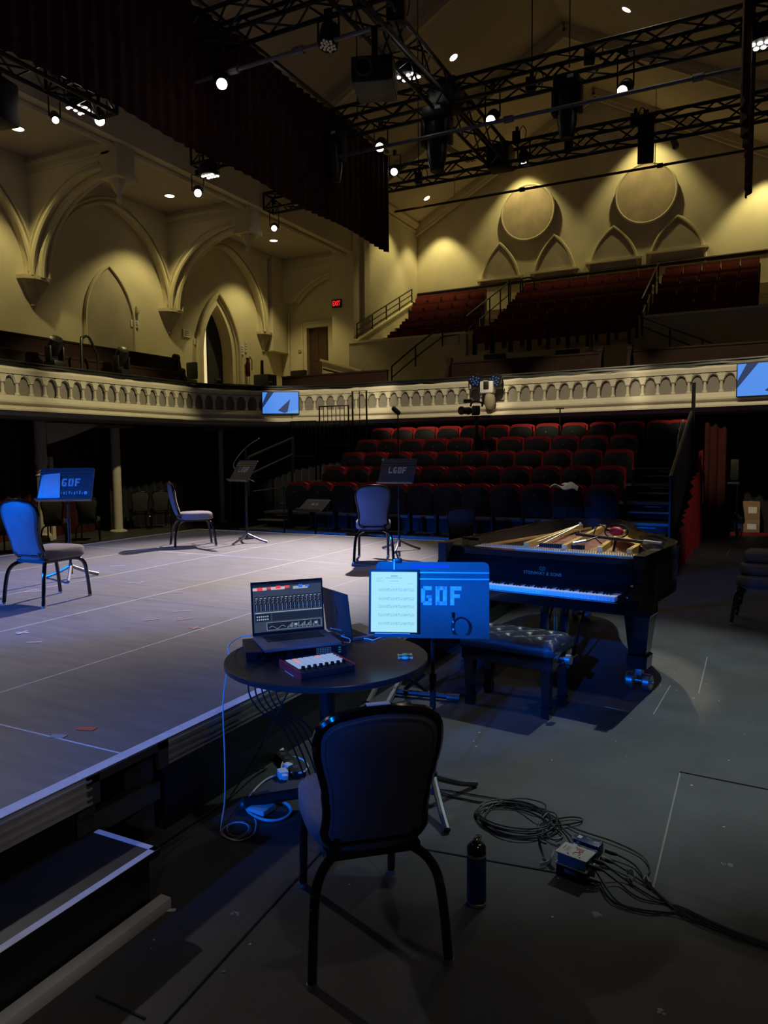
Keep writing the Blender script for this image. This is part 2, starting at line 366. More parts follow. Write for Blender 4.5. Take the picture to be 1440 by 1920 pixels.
fl = struct(new().bb((-16, -9, -0.1), (6, 28, 0)).build('floor', M['floor'], smooth=0))
s = new()
for a, b in (((308, 1920), (600, 1600)), ((600, 1600), (640, 1560)), ((180, 1868), (272, 1910)), ((1275, 1447), (1440, 1480)), ((1065, 1640), (700, 1575))):
    p, q = PZ(*a, 0.002), PZ(*b, 0.002); s.bar(p, q, 0.007, 0.003)
struct(s.build('seam', M['seam'], fl, smooth=0))
s = new()
for a, b in (((1223, 1672), (1275, 1450)), ((1270, 1058), (1358, 1064)), ((1310, 1300), (1326, 1232)), ((1225, 1340), (1257, 1285)), ((1362, 1040), (1372, 1025)), ((1215, 1228), (1258, 1238)), ((1180, 1335), (1135, 1325))):
    p, q = PZ(*a, 0.002), PZ(*b, 0.002); s.bar(p, q, 0.008, 0.002)
struct(s.build('scratch', M['scratch'], fl, smooth=0))

# ---- outer wall of the aisle with the pointed doorway
DY0, DY1, DZS, DZA, BF = 17.62, 18.98, 4.75, 6.30, 3.0    # door jambs, spring, apex, balcony floor
s = new()
s.bb((XA - 0.4, -4, 0), (XA, DY0, 9)).bb((XA - 0.4, DY1, 0), (XA, YA + 0.4, 9)).bb((XA - 0.4, DY0, 0), (XA, DY1, BF))
ap = [(XA, (DY0 + DY1) / 2 + u, DZS + v) for u, v in arch_pts(DY1 - DY0, DZA - DZS)]
s.slab(ap, 9, (-0.4, 0, 0))
wall_left = struct(s.build('wall_left', M['plaster'], smooth=0))
# blind pointed niche on the wall
NY0, NY1 = 13.25, 14.85
outl = [(NY0, 3.4)] + [((NY0 + NY1) / 2 + u, 5.1 + v) for u, v in arch_pts(NY1 - NY0, 1.45)] + [(NY1, 3.4)]
s = new().tube([(XA + 0.02, y, z) for y, z in outl], 0.045, 6)
struct(s.build('niche_moulding', M['plaster_trim'], wall_left))
struct(new().prism([(XA, y, z) for y, z in outl], (0.012, 0, 0)).build('niche_panel', M['plaster_grey'], wall_left, smooth=0))
# deep moulded door frame
d1 = struct(empty('door_1', (0, 0, 0)))
for k, (off, xo, rr) in enumerate(((0.30, 0.05, 0.07), (0.21, 0.0, 0.055), (0.13, -0.08, 0.05), (0.06, -0.17, 0.05), (0.0, -0.28, 0.05))):
    pts = [(XA + xo, DY0 - off, BF)] + [(XA + xo, (DY0 + DY1) / 2 + u, DZS + v) for u, v in arch_pts(DY1 - DY0 + 2 * off, DZA - DZS + off * 1.15)] + [(XA + xo, DY1 + off, BF)]
    struct(new().tube(pts, rr, 8).build('arch_moulding', M['plaster_trim'], d1))
struct(new().box((XA - 1.1, DY1 + 1.0, 4.6), (0.06, 1.4, 3.6)).build('door_leaf', M['door_wood'], d1, smooth=0))
struct(new().bb((XA - 2.2, DY0 - 0.6, BF), (XA - 2.14, DY1 + 3, 7)).build('corridor_wall', M['corridor'], d1, smooth=0))  # wall glows by itself in place of light in the corridor
struct(new().prism([(XA - 0.42, 18.30, BF), (XA - 0.42, 20.2, BF), (XA - 0.42, 20.2, 6.6), (XA - 0.42, 18.30, 6.6)], (-0.05, 0, 0)).build('doorway_dark_sheet', M['velvet_black'], d1, smooth=0))  # black sheet standing in for the dark inside of the doorway

# ---- end wall of the aisle with the square door
s = new(); ex0, ex1, ez = -13.93, -13.08, 6.0
s.bb((XA - 0.4, YA, 0), (ex0, YA + 0.4, 9)).bb((ex1, YA, 0), (-11.7, YA + 0.4, 9)).bb((ex0, YA, ez), (ex1, YA + 0.4, 9)).bb((ex0, YA, 0), (ex1, YA + 0.4, 3.2))
struct(s.build('wall_aisle_end', M['plaster'], smooth=0))
d2 = struct(empty('door_2', (0, 0, 0)))
s = new()
for a, b in ((ex0 - 0.14, ex0), (ex1, ex1 + 0.14)): s.bb((a, YA - 0.06, 3.0), (b, YA + 0.02, ez + 0.14))
s.bb((ex0, YA - 0.06, ez), (ex1, YA + 0.02, ez + 0.14))
s.bb((ex0 - 0.2, YA - 0.09, 3.0), (ex0 - 0.14, YA, ez + 0.2)).bb((ex1 + 0.14, YA - 0.09, 3.0), (ex1 + 0.2, YA, ez + 0.2)).bb((ex0 - 0.2, YA - 0.09, ez + 0.14), (ex1 + 0.2, YA, ez + 0.2))
struct(s.build('door_frame', M['plaster_trim'], d2, smooth=0))
s = new().bb((ex0, YA + 0.1, 3.2), (ex1, YA + 0.15, ez))
for zz in (3.6, 4.9): s.bb((ex0 + 0.14, YA + 0.085, zz), ((ex0 + ex1) / 2 - 0.06, YA + 0.1, zz + 1.0)).bb(((ex0 + ex1) / 2 + 0.06, YA + 0.085, zz), (ex1 - 0.14, YA + 0.1, zz + 1.0))
struct(s.build('door_leaf', M['door_wood'], d2, smooth=0))
# pilaster between the aisle and the upper tier
s = new().bb((-12.62, 21.15, 2.4), (XL + 0.04, YA + 0.1, 10.2)).bb((-12.7, 21.3, 2.4), (-12.62, YA, 10.2))
struct(s.build('pilaster', M['plaster'], smooth=0))
# nave side walls
s = new().bb((XL - 0.3, YA, 0), (XL, YB, ZE)).bb((XL - 0.3, -4, 8.14), (XL, YA, ZE))
struct(s.build('wall_nave_left', M['plaster'], smooth=0))
struct(new().bb((XR, -4, 0), (XR + 0.3, YB, ZE)).build('wall_right', M['plaster'], smooth=0)).location.x = 3.6
struct(new().prism([(XL, YB, 0), (XL, YB, ZE), (XRIDGE, YB, ZRIDGE), (XR + 3.6, YB, slope(XR) - 0.2), (XR + 3.6, YB, 0)], (0, 0.3, 0)).build('wall_back', M['plaster'], smooth=0))
# ceiling: two plaster slopes, flat aisle ceiling
s = new()
s.prism([(XL, -4, ZE), (XRIDGE, -4, ZRIDGE), (XR, -4, ZE), (XR, -4, ZE + 0.2), (XRIDGE, -4, ZRIDGE + 0.2), (XL, -4, ZE + 0.2)], (0, YB + 4.3, 0))
s.bb((XR, -4, ZE), (XR + 3.7, YB, ZE + 0.2))
s.bb((XA - 0.4, -4, 8.34), (XL - 0.3, YA + 0.3, 8.5))
ceiling = struct(s.build('ceiling', M['ceil'], smooth=0))
# rafters and cornices
s = new()
for yy in (YB - 0.14, 21.9, 17.4, 12.8, 8.2):
    for xa, xb in ((XL, XRIDGE), (XRIDGE, XR)):
        s.bar((xa, yy, slope(xa) - 0.12), (xb, yy, slope(xb) - 0.12), 0.24, 0.24); s.bar((xa, yy, slope(xa) - 0.30), (xb, yy, slope(xb) - 0.30), 0.12, 0.12)
struct(s.build('trim_1', M['plaster_trim'], smooth=0))
s = new()
for o, z, r in ((0.06, 10.18, 0.10), (0.16, 10.24, 0.07), (0.02, 10.02, 0.05)): s.tube([(XL + o, 5, z), (XL + o, YB - 0.05, z)], r, 8)
for o, z, r in ((0.05, 8.66, 0.07), (0.10, 8.55, 0.09), (-0.10, 8.42, 0.12), (-0.02, 8.30, 0.07)): s.tube([(XL - 0.25 + o, -4, z - 0.2), (XL - 0.25 + o, YA - 0.05, z - 0.2)], r, 8)
for o, z, r in ((0.06, 8.24, 0.09), (0.16, 8.3, 0.06), (0.03, 8.06, 0.05)): s.tube([(XA + o, -4, z), (XA + o, YA, z)], r, 8)
struct(s.build('trim_2', M['plaster_trim']))

# ---- brackets, wall arches, corbels and pendants of the aisle vault
BR = (3.0, 7.4, 11.8, 16.2, 20.6)
def arc_pts(x0, z0, x1, z1, n=18):
    return [(x0 + (x1 - x0) * (1 - math.cos(PI / 2 * i / n)), z0 + (z1 - z0) * math.sin(PI / 2 * i / n)) for i in range(n + 1)]
arcade = struct(empty('aisle_vault', (0, 0, 0)))
def bracket(yy, th=0.42, x0=XA + 0.28, z0=5.78, half=False):
    a = arc_pts(x0, z0, -12.42, 7.72)
    if half: a = [p for p in a if p[1] > 6.75]
    s = new().slab([(XA - 0.05, yy - th / 2, a[0][1]), (a[0][0] - 0.002, yy - th / 2, a[0][1])] + [(x, yy - th / 2, z) for x, z in a] + [(-12.2, yy - th / 2, 7.72)], 8.34, (0, th, 0))
    struct(s.build('vault_bracket', M['plaster'], arcade, smooth=0))
    s = new()
    for sd in (-1, 1):
        s.tube([(x + 0.01, yy + sd * th / 2, z - 0.01) for x, z in a], 0.05, 6); s.tube([(x - 0.10, yy + sd * (th / 2 + 0.01), z + 0.10) for x, z in a], 0.025, 6)
        s.bar((XA, yy + sd * th / 2, 8.16), (-12.2, yy + sd * th / 2, 8.16), 0.12, 0.10); s.bar((XA, yy + sd * th / 2, 7.98), (-12.2, yy + sd * th / 2, 7.98), 0.06, 0.05)
    s.tube([(x + 0.04, yy, z - 0.03) for x, z in a], 0.09, 8)
    struct(s.build('bracket_rib', M['plaster_trim'], arcade))
    s = new()
    s.bb((-12.42, yy - 0.24, 7.5), (-11.98, yy + 0.24, 8.40)).bb((-12.5, yy - 0.31, 8.36), (-11.88, yy + 0.31, 8.55)).bb((-12.47, yy - 0.28, 7.46), (-11.93, yy + 0.28, 7.58))
    s.lathe([(0.02, 6.98), (0.05, 7.02), (0.07, 7.10), (0.04, 7.16), (0.10, 7.26), (0.20, 7.46)], (-12.2, yy, 0), 8)
    struct(s.build('pendant_capital', M['plaster_trim'], arcade))
for yy in BR[:-1]: bracket(yy)
bracket(YA - 0.12, 0.3, half=True)
for a, b in zip(BR[:-1], BR[1:]):
    ya, yb = a + 0.26, b - 0.2
    ar = [((ya + yb) / 2 + u, 5.78 + v) for u, v in arch_pts(yb - ya, 2.27, 18)]
    s = new().slab([(XA - 0.05, a, 5.78)] + [(XA - 0.05, y, z) for y, z in ar] + [(XA - 0.05, b, 5.78)], 8.34, (0.29, 0, 0))
    struct(s.build('wall_arch_spandrel', M['plaster'], arcade, smooth=0))
    s = new().tube([(XA + 0.24, y, z) for y, z in ar], 0.05, 6); s.tube([(XA + 0.27, (ya + yb) / 2 + (y - (ya + yb) / 2) * 1.05, 5.78 + (z - 5.78) * 1.05) for y, z in ar], 0.03, 6)
    struct(s.build('wall_arch_rib', M['plaster_trim'], arcade))
# solid web next to the corner
struct(new().bb((XA, BR[-1] + 0.2, 5.2), (XA + 0.28, YA, 8.34)).build('corner_web', M['plaster'], arcade, smooth=0))
for i, yy in enumerate(BR):
    c = empty('wall_corbel', (XA, yy, 5.04)); k = 0.66 if i == 4 else 0.82
    tag(c, ('stone corbel on the cream aisle wall, ' + ['first from the stage', 'second from the stage', 'under the vault ribs beside the blind niche', 'under the vault ribs between niche and doorway', 'smallest, past the arched doorway by the corner'][i]), 'corbel', 'corbels under the aisle vault')
    n = 6
    def half(r0, z0, r1, z1, mbd):
        A = [(r0 * math.cos(-PI / 2 + PI * q / n), r0 * 1.1 * math.sin(-PI / 2 + PI * q / n), z0) for q in range(n + 1)]
        B = [(r1 * math.cos(-PI / 2 + PI * q / n), r1 * 1.1 * math.sin(-PI / 2 + PI * q / n), z1) for q in range(n + 1)]
        mbd.add(A + B, [(q, q + 1, n + 2 + q, n + 1 + q) for q in range(n)] + [tuple(range(n + 1)), tuple(range(n + 1, 2 * n + 2))])
    s = new(); half(0.03 * k, 0.04, 0.09 * k, 0.12, s); half(0.09 * k, 0.12, 0.07 * k, 0.16, s); half(0.07 * k, 0.16, 0.40 * k, 0.66, s)
    s.build('corbel_body', M['corbel'], c, smooth=0)
    s = new(); half(0.46 * k, 0.66, 0.47 * k, 0.74, s); s.build('corbel_cap', M['plaster_trim'], c, smooth=0)

# ---- back wall: roundels and blind arches
for i, (px, py) in enumerate(((991, 400), (1212, 364))):
    p = PY(px, py, YB); r = (0.93, 0.94)[i]
    t = empty('wall_roundel', (p.x, YB, p.z)); tag(t, 'large round stone panel on the back wall, ' + ('lower one nearer the nave corner' if i == 0 else 'higher one nearer the hanging strip'), 'wall roundel', 'roundels on the back wall')
    new().lathe([(0, -0.02), (r * .9, -0.02), (r * 0.96, 0.0), (r * .96, 0.02)], (0, -0.13, 0), 40, (0, -1, 0)).build('roundel_disc', M['disc'], t, 40)
    new().tube([(r * math.cos(2 * PI * q / 48), -0.12, r * math.sin(2 * PI * q / 48)) for q in range(48)], 0.045, 8, closed=True).build('roundel_ring', M['plaster_trim'], t)
    new().lathe([(r * .97, -0.12), (r * .97, 0.0)], (0, -0.01, 0), 40, (0, 1, 0)).build('roundel_drum', M['plaster'], t)
for i, (px, py, w, bz) in enumerate(((938, 457, 1.5, 522), (1040, 441, 1.5, 507), (1151, 425, 1.62, 488), (1271, 405, 1.7, 468))):
    p = PY(px, py, YB); b = PY(px, bz, YB); h = p.z - b.z
    t = empty('blind_arch_window', (p.x, YB, b.z)); tag(t, 'blind pointed arch panel on back wall, ' + ['first from the nave corner', 'second from the nave corner', 'third from the nave corner', 'tallest, fourth from the nave corner'][i], 'blind window', 'blind arches on the back wall')
    A = [(-w / 2, -0.55)] + [(u, v - 0.45) for u, v in arch_pts(w, h + 0.45)] + [(w / 2, -0.55)]
    new().tube([(u, -0.03, v) for u, v in A], 0.05, 6).build('arch_moulding', M['plaster_trim'], t)
    new().prism([(u, -0.02, v) for u, v in A if v > -0.54], (0, 0.02, 0)).build('arch_panel', M['plaster_grey'], t, smooth=0)
    new().box((0, -0.07, -0.02), (w + 0.2, 0.14, 0.07)).build('sill', M['plaster_trim'], t, smooth=0)
struct(new().tube([PY(783, 553, YB - 0.06), PY(1440, 470, YB - 0.06)], 0.06, 6).build('trim_3', M['wood_dark']))
# medallion on the ceiling slope
def on_slope(px, py):
    r = ray(px, py)
    for side in (0, 1):
        n = Vector((-(ZRIDGE - ZE) / (XRIDGE - XL), 0, 1)) if side == 0 else Vector(((ZRIDGE - ZE) / (XR - XRIDGE), 0, 1))
        t = (n.dot(Vector((XRIDGE, 0, ZRIDGE))) - n.dot(EV)) / n.dot(r); p = EV + r * t
        if (p.x <= XRIDGE) == (side == 0): return p, n.normalized()
    return p, n.normalized()
p, n = on_slope(1085, 200)
s = new(); u = n.orthogonal().normalized(); w = n.cross(u)
if p.y < YB - 0.6:
    for r in (0.95, 0.75, 0.5): s.tube([p - n * 0.03 + (u * math.cos(2 * PI * q / 36) + w * math.sin(2 * PI * q / 36)) * r for q in range(36)], 0.06, 6, closed=True)
    tag(s.build('ceiling_medallion', M['plaster_trim']), 'ring-shaped plaster medallion on the sloping ceiling behind the moving lights', 'medallion')
# recessed lamps
def recessed(p, n, lab, g, r=0.10):
    t = empty('recessed_light', p); tag(t, lab, 'recessed light', g)
    new().lathe([(r, -0.006), (r + 0.03, -0.006), (r + 0.03, 0.01), (r, 0.01)], (0, 0, 0), 20, tuple(n), True).build('trim_ring', M['plaster_trim'], t)
    new().lathe([(0, 0), (r, 0), (r, 0.004), (0, 0.004)], (0, 0, 0), 20, tuple(n)).build('lamp_lens', M['lamp_recess'], t)
for (px, py), lab in zip(((33, 241), (318, 367), (513, 451)), ('in the flat aisle ceiling beside the hanging loudspeaker', 'in the flat aisle ceiling between the two pendants', 'in the flat aisle ceiling below the clip spotlight')):
    p = PZ(px, py, 8.335); recessed(p, (0, 0, -1), 'lit round downlight ' + lab, 'aisle ceiling downlights', 0.12)
for (px, py), lab in zip(((800, 371), (850, 107), (1175, 17)), ('in the sloping ceiling by the gable moulding', 'in the sloping ceiling beside the projector truss', 'high in the sloping ceiling above the far trusses')):
    p, n = on_slope(px, py); recessed(p - n * 0.01, -n, 'lit round downlight ' + lab, 'nave ceiling downlights', 0.115)

# ================================================================== BALCONY
# plan of the horseshoe front, as a polyline
plan = [(-12.0, y) for y in (0.0, 4.0, 8.0, 12.0, 13.2)]
for q in range(1, 12):
    a = PI - q * PI / 2 / 12; plan.append((-9.5 + 2.5 * math.cos(a), 13.3 + 2.6 * math.sin(a)))
plan += [(-9.3, 15.92), (-7.0, 15.92), (-4.5, 15.9), (-2.2, 15.7), (-0.5, 15.5), (1.2, 15.2), (4.6, 14.4)]
def resample(pl, step):
    out = [Vector((*pl[0], 0))]; acc = 0
    for a, b in zip(pl[:-1], pl[1:]):
        a = Vector((*a, 0)); b = Vector((*b, 0)); L = (b - a).length; d = (b - a) / L; t = step - acc
        while t <= L: out.append(a + d * t); t += step
        acc = L - (t - step)
    return out
PLAN = resample(plan, 0.29)
def nrm(i):
    a = PLAN[max(i - 1, 0)]; b = PLAN[min(i + 1, len(PLAN) - 1)]; d = (b - a).normalized(); return Vector((d.y, -d.x, 0))
NRM = [nrm(i) for i in range(len(PLAN))]
def sweep(prof, m, name, parent, closed=True, sm=30, i0=0, i1=None):
    s = new(); idx = list(range(len(PLAN)))[i0:i1]; n = len(prof)
    vs = [PLAN[i] + NRM[i] * o + Vector((0, 0, z)) for i in idx for o, z in prof]; F = []
    for i in range(len(idx) - 1):
        for k in range(n if closed else n - 1):
            k2 = (k + 1) % n; F.append((i * n + k, i * n + k2, (i + 1) * n + k2, (i + 1) * n + k))
    if closed: F += [tuple(range(n)), tuple((len(idx) - 1) * n + k for k in range(n))]
    s.add(vs, F); return s.build(name, m, parent, sm)
bal = struct(empty('balcony_front', (0, 0, 0)))
struct(sweep([(-0.25, 3.30), (0.05, 3.30), (0.07, 3.26), (0.05, 3.20), (0.0, 3.18), (0.0, 2.80), (-0.25, 2.80)], M['balc_panel'], 'parapet_panel', bal))
struct(sweep([(0.0, 3.18), (0.09, 3.18), (0.10, 3.26), (0.06, 3.31), (-0.2, 3.31), (-0.2, 3.25), (0.0, 3.25)], M['balc'], 'parapet_cap', bal))
struct(sweep([(-0.25, 2.80), (0.08, 2.80), (0.13, 2.75), (0.20, 2.70), (0.20, 2.665), (0.14, 2.64), (0.14, 2.60), (0.24, 2.585), (0.27, 2.55), (0.27, 2.52), (0.16, 2.49), (0.12, 2.44), (-0.25, 2.44)], M['balc'], 'cornice', bal))
col_proto = None; arches = new()
for i in range(26, len(PLAN) - 6):
    p = PLAN[i]; n = NRM[i]; base = p + n * 0.045 + Vector((0, 0, 2.80))
    if col_proto is None:
        s = new().lathe([(0.05, 0), (0.05, 0.03), (0.032, 0.05), (0.028, 0.20), (0.03, 0.21), (0.05, 0.225), (0.05, 0.25), (0.03, 0.255)], (0, 0, 0), 8)
        s.prism([(-0.045, -0.03, 0.25), (0.045, -0.03, 0.25), (0.075, -0.03, 0.37), (-0.075, -0.03, 0.37)], (0, 0.06, 0))
        col_proto = s.build('colonnette', M['balc'], bal); c = col_proto
    elif i < 126: c = col_proto.copy(); COL.objects.link(c)
    c.location = base; c.rotation_euler = (0, 0, math.atan2(-n.x, n.y)); c['kind'] = 'structure'
    if i + 1 < len(PLAN):
        q = PLAN[i + 1]; n2 = NRM[i + 1]; mid = (p + q) / 2; d = (q - p)
        for off, rr in ((0.055, 0.016), (0.035, 0.014)):
            k = 0.88 if off < 0.05 else 1.0
            arches.tube([mid + d * (u / 0.29) * k + (n + n2) / 2 * off + Vector((0, 0, 3.02 + v * k)) for u, v in arch_pts(0.25, 0.15, 4)], rr, 5)
struct(arches.build('arcade_arch', M['balc'], bal))
# black rail and cable clutter along the top of the parapet
s = new().tube([PLAN[i] + NRM[i] * 0.02 + Vector((0, 0, 3.40)) for i in range(len(PLAN))], 0.025, 6)
s.tube([PLAN[i] + NRM[i] * 0.02 + Vector((0, 0, 3.345 + 0.012 * math.sin(i * 1.7))) for i in range(len(PLAN))], 0.04, 6)
s.tube([PLAN[i] + NRM[i] * (0.06 + 0.02 * math.sin(i * 2.3)) + Vector((0, 0, 3.315 + 0.015 * math.sin(i * 0.9))) for i in range(len(PLAN))], 0.016, 5)
for i in range(0, len(PLAN), 4): s.tube([PLAN[i] + Vector((0, 0, 3.28)), PLAN[i] + Vector((0, 0, 3.41))], 0.02, 6)
tag(s.build('lighting_rail', M['black_metal']), 'black pipe and cables running along the top of the balcony parapet', 'rail')
# balcony slabs and soffit
s = new().bb((XA, -4, 2.46), (-12.2, 15.6, 3.0)).bb((XA, 16.15, 2.46), (XR + 3.6, YA, 3.0)).bb((XA, 15.6, 2.46), (-12.2, 16.15, 3.0))
s.prism([(-12.2, 13.2, 2.46)] + [(p.x - 0.22 * NRM[i].x, p.y - 0.22 * NRM[i].y, 2.46) for i, p in enumerate(PLAN) if 13.2 < p.y and p.x < -9.4] + [(-9.3, 16.15, 2.46), (-12.2, 16.15, 2.46)], (0, 0, 0.54))
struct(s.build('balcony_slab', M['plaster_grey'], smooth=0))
struct(sweep([(-0.5, 2.40), (0.06, 2.40), (0.06, 2.46), (-0.5, 2.46)], M['balc_panel'], 'trim_4', None))
# under-balcony masking: back wall and curtains
struct(new().bb((XA, 19.5, 0), (XR + 3.6, 19.6, 2.46)).build('wall_under_balcony', M['velvet_black'], smooth=0))
def curtain(name, a, b, z0, z1, m, lab, amp=0.06, wl=0.22, g=None, zf=None, cat='curtain'):
    a = Vector((*a, 0)); b = Vector((*b, 0)); L = (b - a).length; d = (b - a) / L; n = Vector((d.y, -d.x, 0)); N = max(8, int(L / wl * 6))
    def f(u, v):
        x = u * L; zt = z1 if zf is None else zf(u)
        off = amp * math.sin(2 * PI * x / wl + 0.8 * math.sin(x * 1.7)) * (0.55 + 0.45 * (1 - v)) + 0.3 * amp * math.sin(x * 5.1)
        return a + d * x + n * off + Vector((0, 0, z0 + (zt - z0) * v))
    def f2(u, v): return f(u, v) - n * 0.012
    s = new(); s.grid(f, N, 4); s.grid(f2, N, 4)
    return tag(s.build(name, m, smooth=80), lab, cat, g)
curtain('masking_curtain', (-13.55, 5.0), (-13.55, 12.05), 0, 2.45, M['velvet_dark_red'], 'dark red curtain hanging under the balcony, stage side of the cream post', g='under-balcony curtains')
curtain('masking_curtain', (-13.5, 12.35), (-13.1, 17.2), 0, 2.45, M['velvet_black'], 'black curtain hanging under the balcony past the cream post', g='under-balcony curtains')
curtain('masking_curtain', (-13.1, 17.3), (-1.2, 17.0), 0, 2.45, M['velvet_black'], 'black curtain added behind the bleacher rows under the balcony', g='under-balcony curtains')  # added sheet, stops light leaking in behind the bleachers
curtain('masking_curtain', (-1.15, 16.9), (4.0, 17.6), 0, 2.45, M['velvet_black'], 'black curtain hanging behind the cardboard boxes', g='under-balcony curtains')
# posts
def post(x, y, r, lab):
    t = empty('balcony_post', (x, y, 0)); tag(t, lab, 'post', 'posts under the balcony')
    new().cyl((0, 0, 0.02), (0, 0, 2.40), r, r, 12).build('post_shaft', M['balc'], t)
    new().lathe([(r * 2, 0), (r * 2, 0.02), (r * 1.3, 0.05)], (0, 0, 0), 12).build('post_base', M['balc'], t)
    new().box((0, 0, 2.36), (0.3, 0.9, 0.06)).build('post_head', M['balc_panel'], t, smooth=0)
post(-12.98, 12.18, 0.10, 'slim cream steel post between the two dark under-balcony curtains')
post(-12.3, 15.0, 0.06, 'thin dark post behind the tilted music stand, under the curved balcony corner')
# cream cast bracket post nearer the stage
t = empty('bracket_column', (-13.0, 10.25, 0)); tag(t, 'cream cast column with a curved bracket arm reaching under the balcony', 'column')
new().lathe([(0.16, 0), (0.16, 0.1), (0.10, 0.16), (0.10, 1.3), (0.13, 1.33), (0.10, 1.37), (0.13, 1.42), (0.10, 1.46), (0.14, 1.62), (0.11, 1.75), (0.12, 2.42)], (0, 0, 0), 10).build('column_shaft', M['balc'], t)
new().prism([(-0.08, 0.1, 1.75), (-0.08, 0.1, 1.95), (-0.08, 0.7, 2.12), (-0.08, 1.2, 2.30), (-0.08, 1.5, 2.40), (-0.08, 0.1, 2.40)], (0.16, 0, 0)).build('bracket_arm', M['balc'], t, smooth=0)
new().box((0.0, 0.22, 0.85), (0.05, 0.08, 1.7)).build('side_strip', M['balc'], t, smooth=0)

# ================================================================== UPPER TIER
YT = 21.0; ZT0 = 4.72; RD, RH = 0.9, 0.46
tier = struct(empty('upper_tier', (0, 0, 0)))
s = new()
for k in range(5):
    s.bb((XL, YT + k * RD, 3.0), (XR, YB, ZT0 + k * RH))
s.bb((-7.6, YT - 0.9, 3.0), (-3.1, YT, ZT0 - 0.25))
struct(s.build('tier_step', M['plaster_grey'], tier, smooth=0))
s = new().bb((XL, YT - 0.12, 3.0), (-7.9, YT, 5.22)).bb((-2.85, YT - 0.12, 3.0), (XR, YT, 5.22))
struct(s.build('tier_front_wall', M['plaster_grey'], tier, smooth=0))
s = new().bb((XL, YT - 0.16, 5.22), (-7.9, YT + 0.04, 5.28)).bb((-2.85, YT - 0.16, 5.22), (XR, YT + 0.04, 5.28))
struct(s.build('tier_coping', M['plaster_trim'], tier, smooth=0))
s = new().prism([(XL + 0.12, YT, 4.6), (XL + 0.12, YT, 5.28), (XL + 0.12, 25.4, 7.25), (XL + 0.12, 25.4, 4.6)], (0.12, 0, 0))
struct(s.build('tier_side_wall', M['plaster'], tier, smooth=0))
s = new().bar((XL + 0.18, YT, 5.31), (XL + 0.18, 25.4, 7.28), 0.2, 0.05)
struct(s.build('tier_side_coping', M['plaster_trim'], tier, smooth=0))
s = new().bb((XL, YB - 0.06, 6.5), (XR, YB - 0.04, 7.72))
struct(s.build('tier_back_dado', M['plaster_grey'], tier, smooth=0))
def railing(name, pts, h, lab, m='black_metal', r=0.025, mids=(0.5,), ends=True, g=None, posts=None):
    t = empty(name, pts[0]); tag(t, lab, 'railing', g); o = Vector(pts[0]); P = [Vector(p) - o for p in pts]; U = Vector((0, 0, h))
    new().tube([p + U for p in P], r, 6).build('handrail', M[m], t)
    s = new()
    for k in mids: s.tube([p + U * k for p in P], r * 0.8, 6)
    if mids: s.build('mid_rail', M[m], t)
    for p in (posts if posts is not None else P):
        p = Vector(p) - (o if posts is not None else Vector((0, 0, 0))); new().tube([p, p + U], r, 6).build('rail_post', M[m], t)
    return t
railing('tier_side_railing', [(XL + 0.18, YT + 0.1 + q * 1.05, 5.34 + q * 1.05 * 0.4477) for q in range(5)], 0.52, 'black railing rising along the cream wall of the upper tier', mids=(0.25, 0.62))
# seats of the upper tier
s0 = empty('theatre_chair'); tag(s0, 'seat', 'seat')
s = new(); W2 = 0.25
s.prism([(-W2, 0.10, 0.40), (-W2, 0.20, 0.40), (-W2, 0.30, 0.86), (-W2, 0.24, 0.88)], (2 * W2, 0, 0)); s.build('backrest', M['seat_red_dark'], s0, smooth=0)
new().box((0, 0.02, 0.56), (0.47, 0.12, 0.40), rx=-0.25, bev=0.03).build('seat_cushion', M['seat_red_dark'], s0)
new().box((0, 0.265, 0.885), (0.50, 0.03, 0.02)).build('back_trim', M['steel_dark'], s0, smooth=0)
for sx in (-0.265, 0.265): new().bb((sx - 0.015, -0.15, 0), (sx + 0.015, 0.2, 0.62)).build('seat_standard', M['black'], s0, smooth=0)
TS = Proto(s0)
for k in range(5):
    yy = YT + (4 - k) * RD + 0.38; zz = ZT0 + (4 - k) * RH
    rown = ['back row', 'second row back', 'middle row', 'fourth row back', 'front row'][k]
    for sec, x0, n in (('side block', (-11.15, -10.9, -10.6, -10.5, -10.5)[k], 5), ('middle block', -7.15, 8), ('far block', -2.62, 5)):
        for j in range(n):
            x = x0 + j * 0.535
            if sec.startswith('side') and x > -8.2: continue
            TS.use((x, yy, zz), PI + PI, 'maroon tier seat, %s from the corner end, %s of the %s' % (ORD[j], rown, sec), 'maroon seats of the upper tier')
for j in range(8):
    TS.use((-7.2 + j * 0.535, YT - 0.55, ZT0 - 0.25), 0, 'maroon tier seat, %s from the corner end, lowest jutting row of the middle block' % ORD[j], 'maroon seats of the upper tier')
for j in range(3):
    p = PY((985, 1012, 1042)[j], 674, 18.4)
    TS.use((p.x, 18.6, 3.0), 0, 'maroon seat behind the middle dark pew, %s from the corner end' % ORD[j], 'maroon seats below the upper tier')
